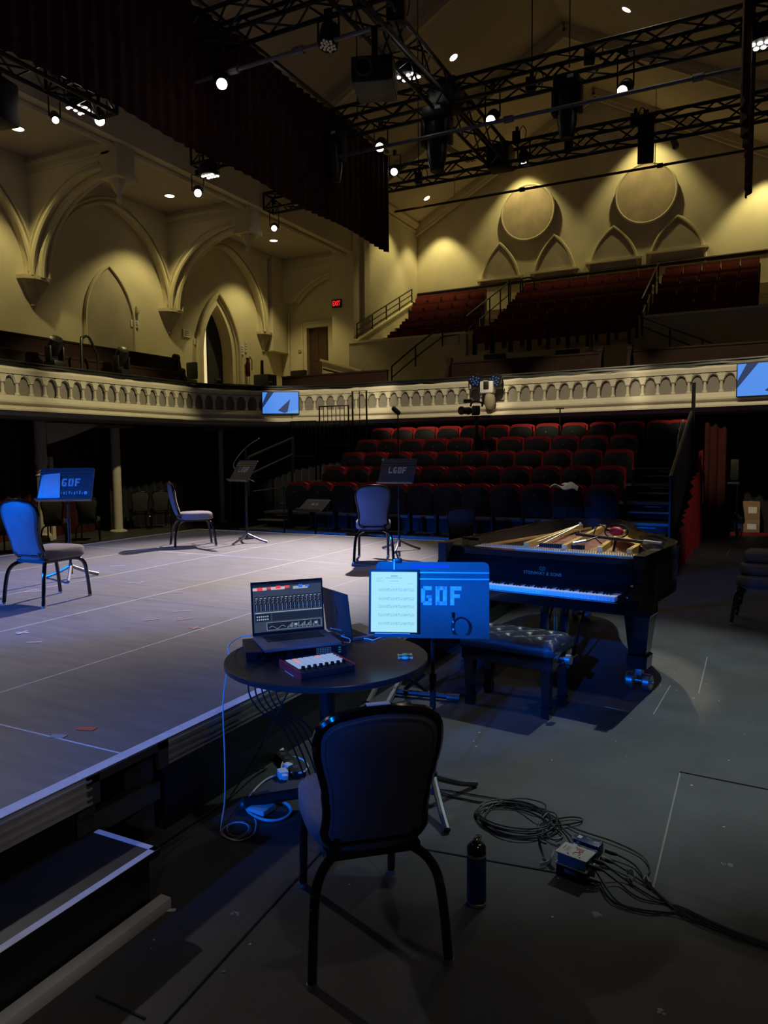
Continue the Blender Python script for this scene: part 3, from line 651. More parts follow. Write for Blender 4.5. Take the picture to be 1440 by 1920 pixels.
# aisle step railings in the tier
for i, (a, b, lab) in enumerate((((-8.15, 21.6, 5.0), (-7.95, 25.4, 6.8), 'black stair railing between the side block and middle block of maroon seats'), ((-3.05, 21.6, 5.0), (-3.1, 25.4, 6.8), 'black stair railing between the middle block and far block of maroon seats'))):
    a = Vector(a); b = Vector(b); railing('tier_aisle_railing', [a + (b - a) * q / 4 for q in range(5)], 0.85, lab, g='tier aisle railings')
for i, (xs, lab) in enumerate(((-7.75, 'black hoop rail at the head of the tier stairs, side block side'), (-7.35, 'black hoop rail at the head of the tier stairs, middle block side'))):
    t = empty('hoop_rail', (xs, 24.6, 6.5)); tag(t, lab, 'railing', 'tier hoop rails')
    new().tube(smoothpath([(0, 0, 0), (0, 0, 0.9), (0.1, 0.1, 1.02), (0.3, 0.3, 1.05), (0.36, 0.36, 0.9), (0.36, 0.36, 0.2)], 4), 0.03, 6).build('hoop', M['black_metal'], t)
# stairs down from tier to balcony
railing('stair_railing', [(-9.9, 20.0, 3.7), (-9.3, 20.4, 4.3), (-8.6, 20.8, 4.9), (-8.1, 20.9, 4.95)], 0.6, 'black stair railing climbing before the dim tier front wall', mids=(0.45,))
railing('stair_railing', [(-2.9, 20.7, 4.72), (-2.2, 20.5, 4.35), (-1.4, 20.2, 3.95), (-0.9, 20.1, 3.7)], 0.5, 'black stair railing descending below the far seat block', mids=(0.5,))
# ================================================================== THINGS ON THE BALCONY
def pew(name, a, b, z0, z1, lab, g='dark wooden pews', ends=True):
    a = Vector((*a, 0)); b = Vector((*b, 0)); L = (b - a).length; ang = math.atan2(b.y - a.y, b.x - a.x)
    t = empty(name, (a.x, a.y, z0), ang); tag(t, lab, 'pew', g); h = z1 - z0
    new().prism([(0, 0.0, 0), (0, 0.06, 0), (0, 0.0, h), (0, -0.06, h)], (L, 0, 0)).build('pew_back', M['wood_dark'], t, smooth=0)
    new().box((L / 2, -0.03, h), (L, 0.11, 0.05), bev=0.015).build('top_rail', M['wood_dark'], t)
    new().box((L / 2, -0.28, h * 0.35), (L, 0.45, 0.05)).build('pew_seat', M['wood_dark'], t, smooth=0)
    for x in (0, L):
        s = new().prism([(x - 0.04, 0.1, 0), (x - 0.04, 0.1, h * .7), (x - 0.04, 0.04, h), (x - 0.04, -0.12, h + 0.06), (x - 0.04, -0.2, h - 0.1), (x - 0.04, -0.35, h * .55), (x - 0.04, -0.5, h * .5), (x - 0.04, -0.5, 0)], (0.08, 0, 0))
        s.cyl((x - 0.06, -0.06, h + 0.05), (x + 0.06, -0.06, h + 0.05), 0.09, seg=12); s.build('pew_end', M['wood_dark'], t)
    return t
pew('balcony_pew', (-13.5, 14.85), (-13.5, 6.5), 3.0, 4.18, 'long mahogany pew on the side balcony below the blind niche')
pew('balcony_pew', (-12.75, 14.2), (-12.75, 6.5), 3.0, 3.72, 'lower mahogany pew on the side balcony just behind the parapet')
pew('balcony_pew', (-12.7, 15.4), (-12.0, 16.7), 3.0, 3.55, 'short dark pew at the curved balcony corner below the arched doorway')
pew('balcony_pew', (-7.05, 17.6), (-3.35, 17.6), 3.0, 3.95, 'dark pew in the middle of the far balcony before two maroon seats')
pew('balcony_pew', (-2.65, 17.2), (3.0, 17.2), 3.0, 3.90, 'dark pew on the far balcony above the screen beyond the bleacher end')
t = empty('balcony_partition', (-11.9, 17.2, 3.0)); tag(t, 'low dark wooden partition on the balcony below the brown door', 'partition')
new().bb((0, 0, 0), (3.25, 0.08, 0.82)).build('partition_panel', M['wood_dark'], t, smooth=0)
new().bb((0, -0.03, 0.82), (3.25, 0.11, 0.86)).build('partition_cap', M['wood_dark'], t, smooth=0)
# white stair parapet by the brown door
p0 = PY(604, 676, 20.6); p1 = PY(676, 697, 20.6)
t = empty('stair_parapet', (p0.x, 20.6, 3.0)); tag(t, 'white stair parapet with dark handrail beside the brown door', 'stair parapet')
new().prism([(0, 0, 0), (0, 0, p0.z - 3), (p1.x - p0.x, 0, p1.z - 3), (p1.x - p0.x, 0, 0)], (0, 0.12, 0)).build('parapet_wall', M['plaster'], t, smooth=0)
new().bar((-0.05, 0.04, p0.z - 2.98), (p1.x - p0.x + 0.05, 0.04, p1.z - 2.98), 0.2, 0.06).build('parapet_cap', M['plaster_trim'], t, smooth=0)
new().tube([(0.08, -0.07, p0.z - 3.28), (p1.x - p0.x, -0.07, p1.z - 3.22)], 0.03, 6).build('handrail', M['wood_dark'], t)
# exit sign, small signs, extinguisher, drain pipe
p = PY(631.5, 569.5, 21.12)
t = empty('exit_sign', (p.x, 21.12, p.z)); tag(t, 'glowing red EXIT sign on the wall above the brown door', 'exit sign')
new().box((0, 0, 0), (0.34, 0.06, 0.26), bev=0.01).build('sign_body', M['black'], t)
x = textmesh('EXIT', 0.19, M['exit'], 'letters', t, 0.006); x.rotation_euler = (PI / 2, 0, 0); x.location = (0, -0.034, 0); x.scale = (0.72, 1.15, 1)
p = PX(718, 605, XL + 0.06)
t = empty('exit_sign', tuple(p)); tag(t, 'small red exit sign on the side wall of the upper tier behind the railing', 'exit sign')
new().box((0, 0, 0), (0.05, 0.26, 0.2)).build('sign_body', M['black'], t, smooth=0)
x = textmesh('EXIT', 0.13, M['exit'], 'letters', t, 0.004); x.rotation_euler = (PI / 2, 0, PI / 2); x.location = (0.03, 0, 0); x.scale = (0.8, 1.2, 1)
def wallplate(px, py, w, h, lab, m='paper', name='wall_sign', X=XA, d=0.02, cat='sign'):
    p = PX(px, py, X + d); t = empty(name, tuple(p)); tag(t, lab, cat)
    new().box((0, 0, 0), (0.03, w, h)).build('sign_plate', M[m], t, smooth=0)
    s = new()
    for q in range(3): s.box((0.017, 0, h * (0.25 - 0.25 * q)), (0.003, w * 0.7, h * 0.07))
    s.build('sign_print', M['steel_dark'], t, smooth=0); return t
wallplate(252, 607, 0.28, 0.17, 'small framed plate on the aisle wall just past the blind niche')
wallplate(350, 625, 0.30, 0.22, 'pale plate on the aisle wall beside the corbel by the doorway')
wallplate(369, 641, 0.22, 0.16, 'little plate on the aisle wall against the arched doorway moulding')
wallplate(451, 655, 0.30, 0.30, 'white notice on the wall past the arched doorway')
wallplate(449, 677, 0.26, 0.30, 'dark framed notice low on the wall past the arched doorway', 'plaster_grey')
wallplate(461, 650, 0.10, 0.34, 'narrow upright plate beside the white notice past the doorway')
p = PY(564, 658, YA - 0.02); t = empty('wall_sign', tuple(p)); tag(t, 'small brown plate on the wall beside the brown door', 'sign')
new().box((0, 0, 0), (0.2, 0.03, 0.09)).build('sign_plate', M['corbel'], t, smooth=0)
p = PX(258, 581, XA + 0.05); t = empty('wall_speaker', tuple(p)); tag(t, 'tiny white box on the aisle wall above the framed plate', 'wall box')
new().box((0, 0, 0), (0.08, 0.1, 0.18), bev=0.02).build('box_body', M['plaster_trim'], t)
p = PX(465, 688, XA + 0.1)
t = empty('fire_extinguisher', (p.x, p.y, p.z - 0.3)); tag(t, 'fire extinguisher hanging on the wall past the arched doorway', 'extinguisher')
new().lathe([(0.06, 0), (0.07, 0.03), (0.07, 0.42), (0.045, 0.5), (0.03, 0.52)], (0, 0, 0), 12).build('cylinder_body', M['seat_red_dark'], t)
new().box((0.0, 0, 0.55), (0.06, 0.14, 0.08), bev=0.01).build('valve_head', M['black'], t)
new().tube(smoothpath([(0, 0.08, 0.64), (0.05, 0.14, 0.5), (0.05, 0.13, 0.2)], 5), 0.015, 6).build('hose', M['black'], t)
p = PY(525, 605, YA - 0.06)
t = empty('wall_lamp', tuple(p)); tag(t, 'heart-shaped looped cable and small bracket on the corner wall below the rib', 'wall lamp')
new().box((-0.1, 0, 0.1), (0.24, 0.1, 0.05)).build('bracket_plate', M['plaster_trim'], t, smooth=0)
new().tube(smoothpath([(-0.15, 0, 0.1), (-0.1, -0.05, -0.15), (0.05, -0.05, -0.55), (0.2, -0.05, -0.35), (0.15, -0.05, -0.15), (0.02, -0.05, -0.2)], 6), 0.025, 6).build('looped_cable', M['corbel'], t)
struct(new().tube([(XA + 0.35, YA - 0.06, 3.0), (XA + 0.35, YA - 0.06, 6.6)], 0.03, 6).build('trim_5', M['plaster_trim']))
# televisions on the balcony front
def tv(i, w, h, lab):
    p = PLAN[i] + NRM[i] * 0.30; n = NRM[i]
    t = empty('wall_screen', (p.x, p.y, 2.98), math.atan2(n.x, -n.y)); tag(t, lab, 'screen', 'screens on the balcony front')
    new().box((0, 0.03, 0), (w, 0.06, h), bev=0.008).build('screen_case', M['black'], t)
    s = new(); w2, h2, y = w / 2 - 0.02, h / 2 - 0.02, -0.004
    s.mi = 0; s.poly([(-w2, y, -h2), (w2, y, -h2), (w2, y, h2), (-w2, y, h2)])
    s.mi = 1; s.poly([(-w2 * .72, y - 0.002, h2), (-w2 * .36, y - 0.002, h2), (-w2, y - 0.002, -h2 * .5), (-w2, y - 0.002, -h2 * 0.05)])
    s.poly([(-w2 * .15, y - 0.002, -h2 * .72), (w2 * .55, y - 0.002, h2 * .35), (w2 * .38, y - 0.002, -h2 * .86)])
    s.poly([(-w2 * .15, y - 0.002, -h2 * .72), (w2 * .38, y - 0.002, -h2 * .86), (w2 * .2, y - 0.002, -h2 * .95)])
    s.mi = 2; s.poly([(w2 * .38, y - 0.002, -h2 * .86), (w2, y - 0.002, -h2 * .6), (w2, y - 0.002, -h2), (w2 * .3, y - 0.002, -h2)])
    s.build('screen_picture', [M['scr_blue'], M['scr_dark'], M['scr_mid']], t, smooth=0, fix=False)
    new().tube([(w2 * .6, 0.05, -h2), (w2 * .62, 0.1, -h2 - 0.2)], 0.01, 5).build('screen_cable', M['black'], t)
    new().box((0, 0.17, 0), (0.2, 0.22, 0.2)).build('wall_bracket', M['black'], t, smooth=0)
def nearest(x, y): return min(range(len(PLAN)), key=lambda i: (PLAN[i].x - x) ** 2 + (PLAN[i].y - y) ** 2)
tv(nearest(-10.86, 15.55), 0.92, 0.56, 'lit blue screen on the curved corner of the balcony front')
tv(nearest(0.0, 15.4), 1.12, 0.62, 'lit blue screen on the balcony front beyond the bleacher end')
# fixtures clamped on the balcony rail
def par(x, y, z, lab, g, face=(0, -1, -0.15), lens='led_blue', r=0.14):
    t = empty('par_light', (x, y, z)); tag(t, lab, 'stage light', g); f = Vector(face).normalized()
    new().lathe([(r * .8, -0.14), (r, -0.10), (r, 0.06), (r * .9, 0.06)], (0, 0, 0), 16, tuple(f)).build('lamp_body', M['black_metal'], t)
    s = new(); u = f.orthogonal().normalized(); w = f.cross(u)
    for q in range(12):
        a = q * 2.4; rr = r * 0.8 * math.sqrt((q + 0.5) / 12); s.sph(f * 0.065 + (u * math.cos(a) + w * math.sin(a)) * rr, r * 0.13, seg=6, rings=4)
    s.build('led_lens', M[lens], t)
    new().tube([(-r * 1.15, 0, 0), (-r * 1.15, 0, -r * 1.3), (r * 1.15, 0, -r * 1.3), (r * 1.15, 0, 0)], 0.015, 5).build('yoke', M['black_metal'], t)
    return t
for px, lab in ((892, 'round blue-lit stage light on the balcony rail, nearer the curved corner'), (929, 'round blue-lit stage light on the balcony rail, nearer the far screen')):
    p = PY(px, 713, 15.6); par(p.x, 15.6, p.z, lab, 'round lights on the far balcony rail')
p = PY(913, 738, 15.55)
t = empty('remote_camera', (p.x, 15.6, p.z)); tag(t, 'white remote camera with grey hanging dome on the balcony front between the two round lights', 'remote camera')
new().box((0, 0, 0.14), (0.3, 0.2, 0.26), bev=0.03).build('camera_housing', M['white_plastic'], t)
new().box((0, -0.11, 0.18), (0.12, 0.03, 0.16), bev=0.01).build('camera_lens', M['black'], t)
new().sph((0.05, 0, -0.16), 0.15, 0.8, 0.8, 1.5).build('hanging_dome', M['corbel'], t)
def mover(t, k=1.0, white=False):
    """moving head standing or hanging at the origin, head towards -Z"""
    new().box((0, 0, -0.07 * k), (0.42 * k, 0.36 * k, 0.20 * k), bev=0.03 * k).build('base_box', M['black_metal'], t)
    for sx in (-1, 1): new().box((sx * 0.21 * k, 0, -0.36 * k), (0.09 * k, 0.22 * k, 0.46 * k), bev=0.03 * k).build('yoke_arm', M['black_metal'], t)
    new().lathe([(0.08 * k, -1.02 * k), (0.115 * k, -1.0 * k), (0.165 * k, -0.74 * k), (0.17 * k, -0.42 * k), (0.16 * k, -0.24 * k), (0.1 * k, -0.2 * k)], (0, 0, 0), 18).build('lamp_head', M['black_metal'], t)
    new().box((0.09 * k, -0.185 * k, -0.05 * k), (0.10 * k, 0.012 * k, 0.05 * k)).build('display_label', M['stencil'], t, smooth=0)
for (px, py), lab in (((103, 660), 'black moving head light on the side balcony, nearer the stage'), ((228, 680), 'black moving head light on the side balcony beside the hoop rail')):
    p = PX(px, py, -12.25); t = empty('balcony_moving_light', (p.x, p.y, 3.42)); tag(t, lab, 'moving light', 'moving lights on the side balcony')
    new().box((0, 0, 0.06), (0.32, 0.3, 0.13), bev=0.02).build('base_box', M['black_metal'], t)
    for sx in (-1, 1): new().box((0, sx * 0.15, 0.26), (0.16, 0.05, 0.30), bev=0.02).build('yoke_arm', M['black_metal'], t)
    new().lathe([(0.12, -0.17), (0.13, 0.02), (0.12, 0.16), (0.07, 0.18)], (0, 0, 0.42), 16, (0.6, -0.2, 0.75)).build('lamp_head', M['black_metal'], t)
p = PX(153, 665, -12.4); q = PX(184, 680, -12.4)
t = empty('hoop_rail', (-12.4, p.y, 3.0)); tag(t, 'black bent hoop handrail rising behind the side balcony parapet', 'railing')
L = q.y - p.y
new().tube(smoothpath([(0, 0, 0.0), (0, 0, 1.0), (0, 0.06, 1.12), (0, 0.2, 1.14), (0, L * 0.9, 0.86), (0, L, 0.75), (0, L, 0.1)], 5), 0.028, 8).build('hoop', M['black_metal'], t)
# loose chairs and bins seen behind the parapet
def bucket(px, py, y, lab, w=0.46, h=0.5):
    p = PY(px, py, y); t = empty('balcony_chair', (p.x, y, 3.0)); tag(t, lab, 'chair', 'black chairs on the balcony'); z = p.z - 3.0
    new().box((0, 0, z - 0.05), (w, 0.1, h), bev=0.06).build('backrest', M['black'], t)
    new().box((0, -0.22, z - 0.35), (w, 0.44, 0.07), bev=0.02).build('seat', M['black'], t)
    for sx in (-1, 1):
        for yy in (-0.4, 0.0): new().cyl((sx * w * .42, yy, 0), (sx * w * .42, yy, z - 0.35), 0.015, seg=6).build('leg', M['black_metal'], t)
bucket(560, 702, 18.6, 'black low-backed chair before the brown door behind the partition', 0.55, 0.34)
bucket(360, 692, 16.3, 'black chair back beside the arched doorway at the curved corner', 0.36, 0.48)
bucket(928, 676, 18.6, 'black chair behind the middle pew, nearer the corner than the maroon seats', 0.6, 0.45)
bucket(1064, 668, 18.6, 'black chair behind the middle pew, past the maroon seats', 0.6, 0.45)
p = PY(1106, 680, 17.9); t = empty('covered_stand', (p.x, 17.9, 3.0)); tag(t, 'tall black covered equipment stand at the far pew end', 'covered stand')
new().lathe([(0.24, 0), (0.26, 0.5), (0.24, 1.0), (0.12, 1.12), (0.05, 1.14)], (0, 0, 0), 14).build('black_cover', M['black'], t)
new().cyl((0.02, 0, 1.1), (0.02, 0, 1.42), 0.05, 0.04, 8).build('top_pole', M['black_metal'], t)
p = PY(497, 700, 16.9); t = empty('equipment_case', (p.x, 16.9, 3.0)); tag(t, 'dark upright equipment bin at the curved balcony corner below the smallest corbel', 'equipment bin')
new().box((0, 0, 0.45), (0.5, 0.4, 0.9), bev=0.03).build('bin_body', M['black'], t)
new().cyl((-0.1, 0, 0.9), (-0.1, 0, 1.3), 0.05, 0.04, 8).build('bin_pole', M['black_metal'], t)
# ================================================================== BLEACHERS
BY0, BRD, BRH = 11.15, 0.80, 0.27
BX0, BX1 = -8.75, -1.2          # left end, right end
SEATX0, SEATX1 = -7.75, -2.15
bl = empty('telescopic_bleachers', (0, 0, 0)); tag(bl, 'black tiered bleacher platform with stair aisles at both ends behind the stage', 'bleachers')
for k in range(5):
    y0 = BY0 + k * BRD; z = 0.32 + k * BRH
    s = new().bb((BX0, y0, z - 0.05), (BX1, y0 + BRD + 0.03, z))
    s.build('platform', M['black'], bl, smooth=0)
    new().bb((BX0, y0 + 0.02, 0.0 if k == 0 else z - BRH), (BX1, y0 + 0.05, z - 0.05)).build('riser', M['black'], bl, smooth=0)
    new().bb((BX0, y0 - 0.012, z - 0.035), (BX1, y0 + 0.004, z + 0.004)).build('nosing', M['alu'], bl, smooth=0)
new().bb((BX0, BY0 - 0.42, 0), (-2.5, BY0, 0.28)).build('front_platform', M['black'], bl, smooth=0)
new().bb((BX0, BY0 - 0.43, 0.265), (-2.5, BY0 - 0.41, 0.285)).build('nosing', M['alu'], bl, smooth=0)
# intermediate steps of the two stair aisles
for x0, x1 in ((-1.95, -1.25), (-8.7, -8.05)):
    for k in range(5):
        y0 = BY0 + k * BRD; z = 0.32 + k * BRH - BRH / 2
        if k == 0: z = 0.16
        new().bb((x0, y0 - 0.30, z - 0.04), (x1, y0, z)).build('stair_tread', M['black'], bl, smooth=0)
        new().bb((x0, y0 - 0.31, z - 0.02), (x1, y0 - 0.298, z + 0.002)).build('stair_nosing', M['rail'], bl, smooth=0)
        new().bb((x0 + 0.25, y0 - 0.02, z + 0.06), (x0 + 0.52, y0 - 0.012, z + 0.075)).build('step_marker', M['rail'], bl, smooth=0)
    new().bb((x0, BY0 - 0.28, 0), (x1, BY0, 0.12)).build('stair_riser', M['black'], bl, smooth=0)
s = new().prism([(BX1, BY0 + 0.05, 0), (BX1, BY0 + 0.05, 0.3), (BX1, BY0 + 4.1, 1.42), (BX1, BY0 + 4.1, 0)], (0.03, 0, 0))
s.build('side_panel', M['black'], bl, smooth=0)
new().box((-1.10, 10.98, 0.34), (0.22, 0.3, 0.05)).build('end_shelf', M['black'], bl, smooth=0)
new().box((-1.10, 10.98, 0.17), (0.2, 0.26, 0.30)).build('end_box', M['black'], bl, smooth=0)
# seat
s0 = empty('flip_up_chair'); tag(s0, 'seat', 'seat')
def shell(u, v):   # rounded upright pan: u across, v up
    x = (u - 0.5) * 0.485; zz = 0.36 + 0.46 * v
    e = 1 - max(0, (v - 0.72) / 0.28) ** 2.2 * 0.42
    return Vector((x * (0.94 + 0.06 * v) * (1 if v < .72 else 1), -0.14 - 0.045 * math.cos((u - 0.5) * PI) - 0.02 * math.sin(v * PI), zz - (abs(u - 0.5) * 2) ** 4 * 0.11 * v ** 2))
def shell_b(u, v): return shell(u, v) + Vector((0, 0.05, 0))
s = new().grid(shell, 12, 8); s.grid(shell_b, 12, 8)
top = [shell(i / 12, 1) for i in range(13)] + [shell_b(i / 12, 1) for i in reversed(range(13))]; s.add(top, [tuple(range(26))])
for uu in (0, 1):
    e = [shell(uu, j / 8) for j in range(9)] + [shell_b(uu, j / 8) for j in reversed(range(9))]; s.add(e, [tuple(range(18))])
b = [shell(i / 12, 0) for i in range(13)] + [shell_b(i / 12, 0) for i in reversed(range(13))]; s.add(b, [tuple(range(26))])
s.build('seat_shell', M['seat_shell'], s0, 50)
def pad(u, v, y, w, zt): # upright upholstered pad with lightly rounded shoulders
    e = abs(u - 0.5) * 2
    return Vector(((u - 0.5) * w, y - 0.03 * math.cos((u - 0.5) * PI), 0.40 + (zt - 0.40) * v - 0.05 * e ** 5 * v * v))
def padmesh(f, g):
    s = new().grid(f, 12, 6); s.grid(g, 12, 6)
    s.add([f(i / 12, 1) for i in range(13)] + [g(i / 12, 1) for i in range(13)], [(i, i + 1, 14 + i, 13 + i) for i in range(12)])
    s.add([f(i / 12, 0) for i in range(13)] + [g(i / 12, 0) for i in range(13)], [(i, i + 1, 14 + i, 13 + i) for i in range(12)])
    for uu in (0, 1): s.add([f(uu, j / 6) for j in range(7)] + [g(uu, j / 6) for j in range(7)], [(j, j + 1, 8 + j, 7 + j) for j in range(6)])
    return s
padmesh(lambda u, v: pad(u, v, -0.10, 0.44, 0.875), lambda u, v: pad(u, v, 0.0, 0.435, 0.87)).build('seat_cushion', M['seat_red'], s0, 60)
padmesh(lambda u, v: pad(u, v, 0.05 + 0.06 * v, 0.45, 0.88), lambda u, v: pad(u, v, 0.10 + 0.06 * v, 0.46, 0.875)).build('backrest', M['seat_red'], s0, 60)
for sx in (-0.24, 0.24):
    s = new().bb((sx - 0.012, -0.06, 0), (sx + 0.012, 0.06, 0.52)); s.bb((sx - 0.02, -0.18, 0), (sx + 0.02, 0.14, 0.03))
    s.build('seat_frame', M['black_metal'], s0, smooth=0)
new().sph((0, -0.205, 0.70), 0.010, seg=6, rings=4).build('seat_badge', M['steel'], s0)
BS = Proto(s0)
rows = ['front row', 'second row', 'middle row', 'fourth row', 'top row']
for k in range(5):
    y = BY0 + k * BRD + 0.46; z = 0.32 + k * BRH; n = (12, 11, 11, 11, 11)[k]
    x1 = (-2.17, -2.2, -2.2, -2.25, -2.25)[k]; sp = (0.50, 0.515, 0.52, 0.525, 0.53)[k]
    xs = [x1 - j * sp for j in range(n)]
    for j, x in enumerate(xs):
        if k == 4 and j == 7: pass
        BS.use((x, y, z), 0, 'flipped-up black and red seat, %s from the red drape end, %s of the bleachers' % (ORD[j], rows[k]), 'flip-up seats on the bleachers')
for j, x in enumerate((-1.72, -1.42 + 0.06)):
    BS.use((x - 0.02 * j, BY0 + 4 * BRD + 0.46, 0.32 + 4 * BRH), 0, 'black and red flip-up seat above the stair aisle, ' + ('next to the top row' if j == 0 else 'against the end rail'), 'flip-up seats on the bleachers')
# white cloth left on a front row seat
p = PY(1058, 914, BY0 + 0.3)
s = new()
random.seed(3)
def cloth(u, v):
    return Vector(((u - .5) * 0.42, (v - .5) * 0.24, 0.03 * math.sin(u * 9 + v * 4) + 0.03 * math.cos(v * 8 - u * 3) - 0.10 * abs(v - .5) - 0.12 * (u - .5) ** 2))
s.grid(cloth, 16, 10); s.grid(lambda u, v: cloth(u, v) + Vector((0, 0, -0.012)), 16, 10)
o = s.build('crumpled_cloth', M['paper'], smooth=60); o.location = (p.x, BY0 + 0.36, 1.205); tag(o, 'crumpled white and grey cloth draped over a front row bleacher seat', 'cloth')
# guard rails at the ends
def guard(name, a, b, z, h, n, lab, m='black_metal', g='guard rails of the bleachers'):
    a = Vector((*a, z)); b = Vector((*b, z)); t = empty(name, a); tag(t, lab, 'railing', g); d = b - a; U = Vector((0, 0, h))
    new().tube([Vector((0, 0, 0)), U, d + U, d], 0.022, 6).build('rail_frame', M[m], t)
    new().tube([Vector((0, 0, 0.06)), d + Vector((0, 0, 0.06))], 0.015, 6).build('bottom_rail', M[m], t)
    for e in (0, 1):
        if z > 0.2: new().cyl(d * e - Vector((0, 0, z)), d * e, 0.02, seg=6).build('rail_post', M[m], t)
    for q in range(1, n): new().cyl(d * q / n + Vector((0, 0, 0.06)), d * q / n + U, 0.010, seg=5).build('baluster', M[m], t)
guard('guard_railing', (-9.6, 14.2), (-8.95, 14.2), 1.6, 0.85, 7, 'low black guard rail below the lit corner screen')
guard('guard_railing', (-8.9, 14.3), (-8.15, 14.3), 1.85, 0.92, 7, 'taller black guard rail with thin bars just past the lit corner screen')
guard('guard_railing', (-8.1, 14.4), (-7.75, 14.4), 2.0, 1.08, 2, 'tallest narrow black guard rail at the head of the bleacher rows')
guard('guard_railing', (-9.3, 11.6), (-9.0, 12.6), 0.0, 1.25, 6, 'dark barred guard rail beside the low steps, behind the tilted stand')
railing('stair_handrail', [(-8.85, 11.6, 0.9), (-8.75, 13.0, 1.3)], 0.75, 'grey stair handrail climbing at the corner side of the bleachers', m='steel_dark', mids=(0.55,), g='bleacher stair handrails')
t = empty('end_guard_rail', (-1.16, 11.3, 0.3)); tag(t, 'tall black end rail of the bleachers beside the red drape', 'railing', 'bleacher end rails')
P = [(0, k * 0.8, k * 0.27) for k in range(5)]
new().tube([Vector(p) + Vector((0, 0, 1.02)) for p in P], 0.03, 6).build('handrail', M['black_metal'], t)
for p in P: new().tube([p, Vector(p) + Vector((0, 0, 1.02))], 0.025, 6).build('rail_post', M['black_metal'], t)
s = new().prism([(0, 0, 0.05), (0, 0, 0.98), (0, 3.2, 2.06), (0, 3.2, 1.13)], (0.02, 0, 0)); s.build('rail_panel', M['black'], t, smooth=0)
p = PY(1309, 718, 14.6); new().bb((0.0, 3.15, 1.1), (0.06, 3.25, p.z - 0.3)).build('end_post', M['black_metal'], t, smooth=0)
t = empty('curved_grab_rail', (-1.32, 14.2, 1.4)); tag(t, 'pale curved grab rail beside the uppermost stair seat', 'grab rail')
new().tube(smoothpath([(0, -0.5, 0.0), (0.02, -0.48, 0.5), (0.03, -0.1, 0.75), (0.03, 0.2, 0.85)], 5), 0.02, 6).build('grab_tube', M['steel'], t)
# red drapes at the bleacher end
curtain('bleacher_skirt', (-1.06, 11.55), (-1.02, 15.2), 0, 1.6, M['velvet_red'], 'bright red drape hung along the open end of the bleachers', 0.05, 0.3, zf=lambda u: 0.42 + 1.25 * u + 0.05 * math.sin(u * 14))
curtain('red_drape', (-1.0, 15.6), (-0.62, 15.7), 0, 2.42, M['velvet_wine'], 'red drape hanging at the dark opening behind the bleacher end', 0.07, 0.16)
# boxes in the dark opening
def carton(x, y, z, w, d, h, lab, rz=0.0):
    t = empty('cardboard_box', (x, y, z), rz); tag(t, lab, 'cardboard box', 'cardboard boxes in the dark opening')
    new().box((0, 0, h / 2), (w, d, h), bev=0.006).build('box_body', M['cardboard'], t)
    new().box((0.02, -d / 2 - 0.002, h * 0.55), (w * 0.5, 0.003, h * 0.36)).build('label_sticker', M['paper'], t, smooth=0)
    new().box((0, 0, h + 0.001), (0.06, d, 0.002)).build('packing_tape', M['corbel'], t, smooth=0)
p = PZ(1407, 1001, 0)
carton(p.x, p.y, 0, 0.33, 0.35, 0.30, 'taped cardboard box on the floor of the dark opening, with another box on it')
carton(p.x, p.y, 0.302, 0.31, 0.33, 0.36, 'cardboard box stacked on another in the dark opening', 0.05)
carton(p.x - 0.25, p.y + 0.25, 0, 0.26, 0.3, 0.27, 'half-hidden cardboard box behind the two stacked boxes')
curtain('red_cloth_hem', (-0.85, 16.45), (3.0, 16.75), 0, 0.06, M['velvet_red'], 'low red cloth hem along the floor of the dark opening', 0.03, 0.3, cat='cloth')
t = empty('folding_chair', (-0.35, 16.4, 0)); tag(t, 'dim grey chair in the dark opening above the boxes', 'chair')
t.location = (-0.62, 16.3, 0.7)
new().box((0, 0, 0.62), (0.42, 0.04, 0.42), bev=0.02).build('backrest', M['black'], t)
new().box((0.02, -0.22, 0.36), (0.44, 0.4, 0.05), bev=0.02).build('seat', M['black'], t)
for sx in (-1, 1):
    for yy in (-0.4, 0): new().cyl((sx * 0.2, yy, -0.70), (sx * 0.2, yy, 0.36), 0.014, seg=6).build('leg', M['black_metal'], t)
# video camera on a tripod among the top rows, and two thin stands
t = empty('video_camera', (-5.58, 13.72, 1.13)); tag(t, 'video camera on a black tripod among the upper bleacher rows', 'video camera')
p = PY(893, 770, 13.7); t.location.x = p.x; hz = p.z - 1.13
for q in range(3):
    a = q * 2.1 + 0.4; new().tube([(0, 0, hz - 0.35), (0.28 * math.cos(a), 0.28 * math.sin(a), 0)], 0.022, 6).build('tripod_leg', M['black_metal'], t)
new().cyl((0, 0, hz - 0.5), (0, 0, hz - 0.1), 0.035, seg=8).build('centre_column', M['black_metal'], t)
new().box((0.0, -0.05, hz), (0.15, 0.36, 0.17), rz=0.4, bev=0.02).build('camera_body', M['black'], t)
new().lathe([(0.07, 0), (0.075, 0.02), (0.06, 0.16), (0.08, 0.2), (0.08, 0.24)], (-0.07, -0.2, hz - 0.01), 12, (-.4, -0.9, 0)).build('camera_lens', M['black'], t)
new().tube(smoothpath([(-0.08, -0.12, hz + 0.08), (-0.05, -0.08, hz + 0.17), (0.06, 0.1, hz + 0.16), (0.07, 0.12, hz + 0.08)], 4), 0.02, 6).build('carry_handle', M['black'], t)
new().box((-0.12, -0.16, hz + 0.18), (0.16, 0.08, 0.07), bev=0.01).build('microphone_block', M['black'], t)
new().box((0.2, 0.02, hz - 0.12), (0.2, 0.12, 0.05), bev=0.01).build('pan_handle_plate', M['black'], t)
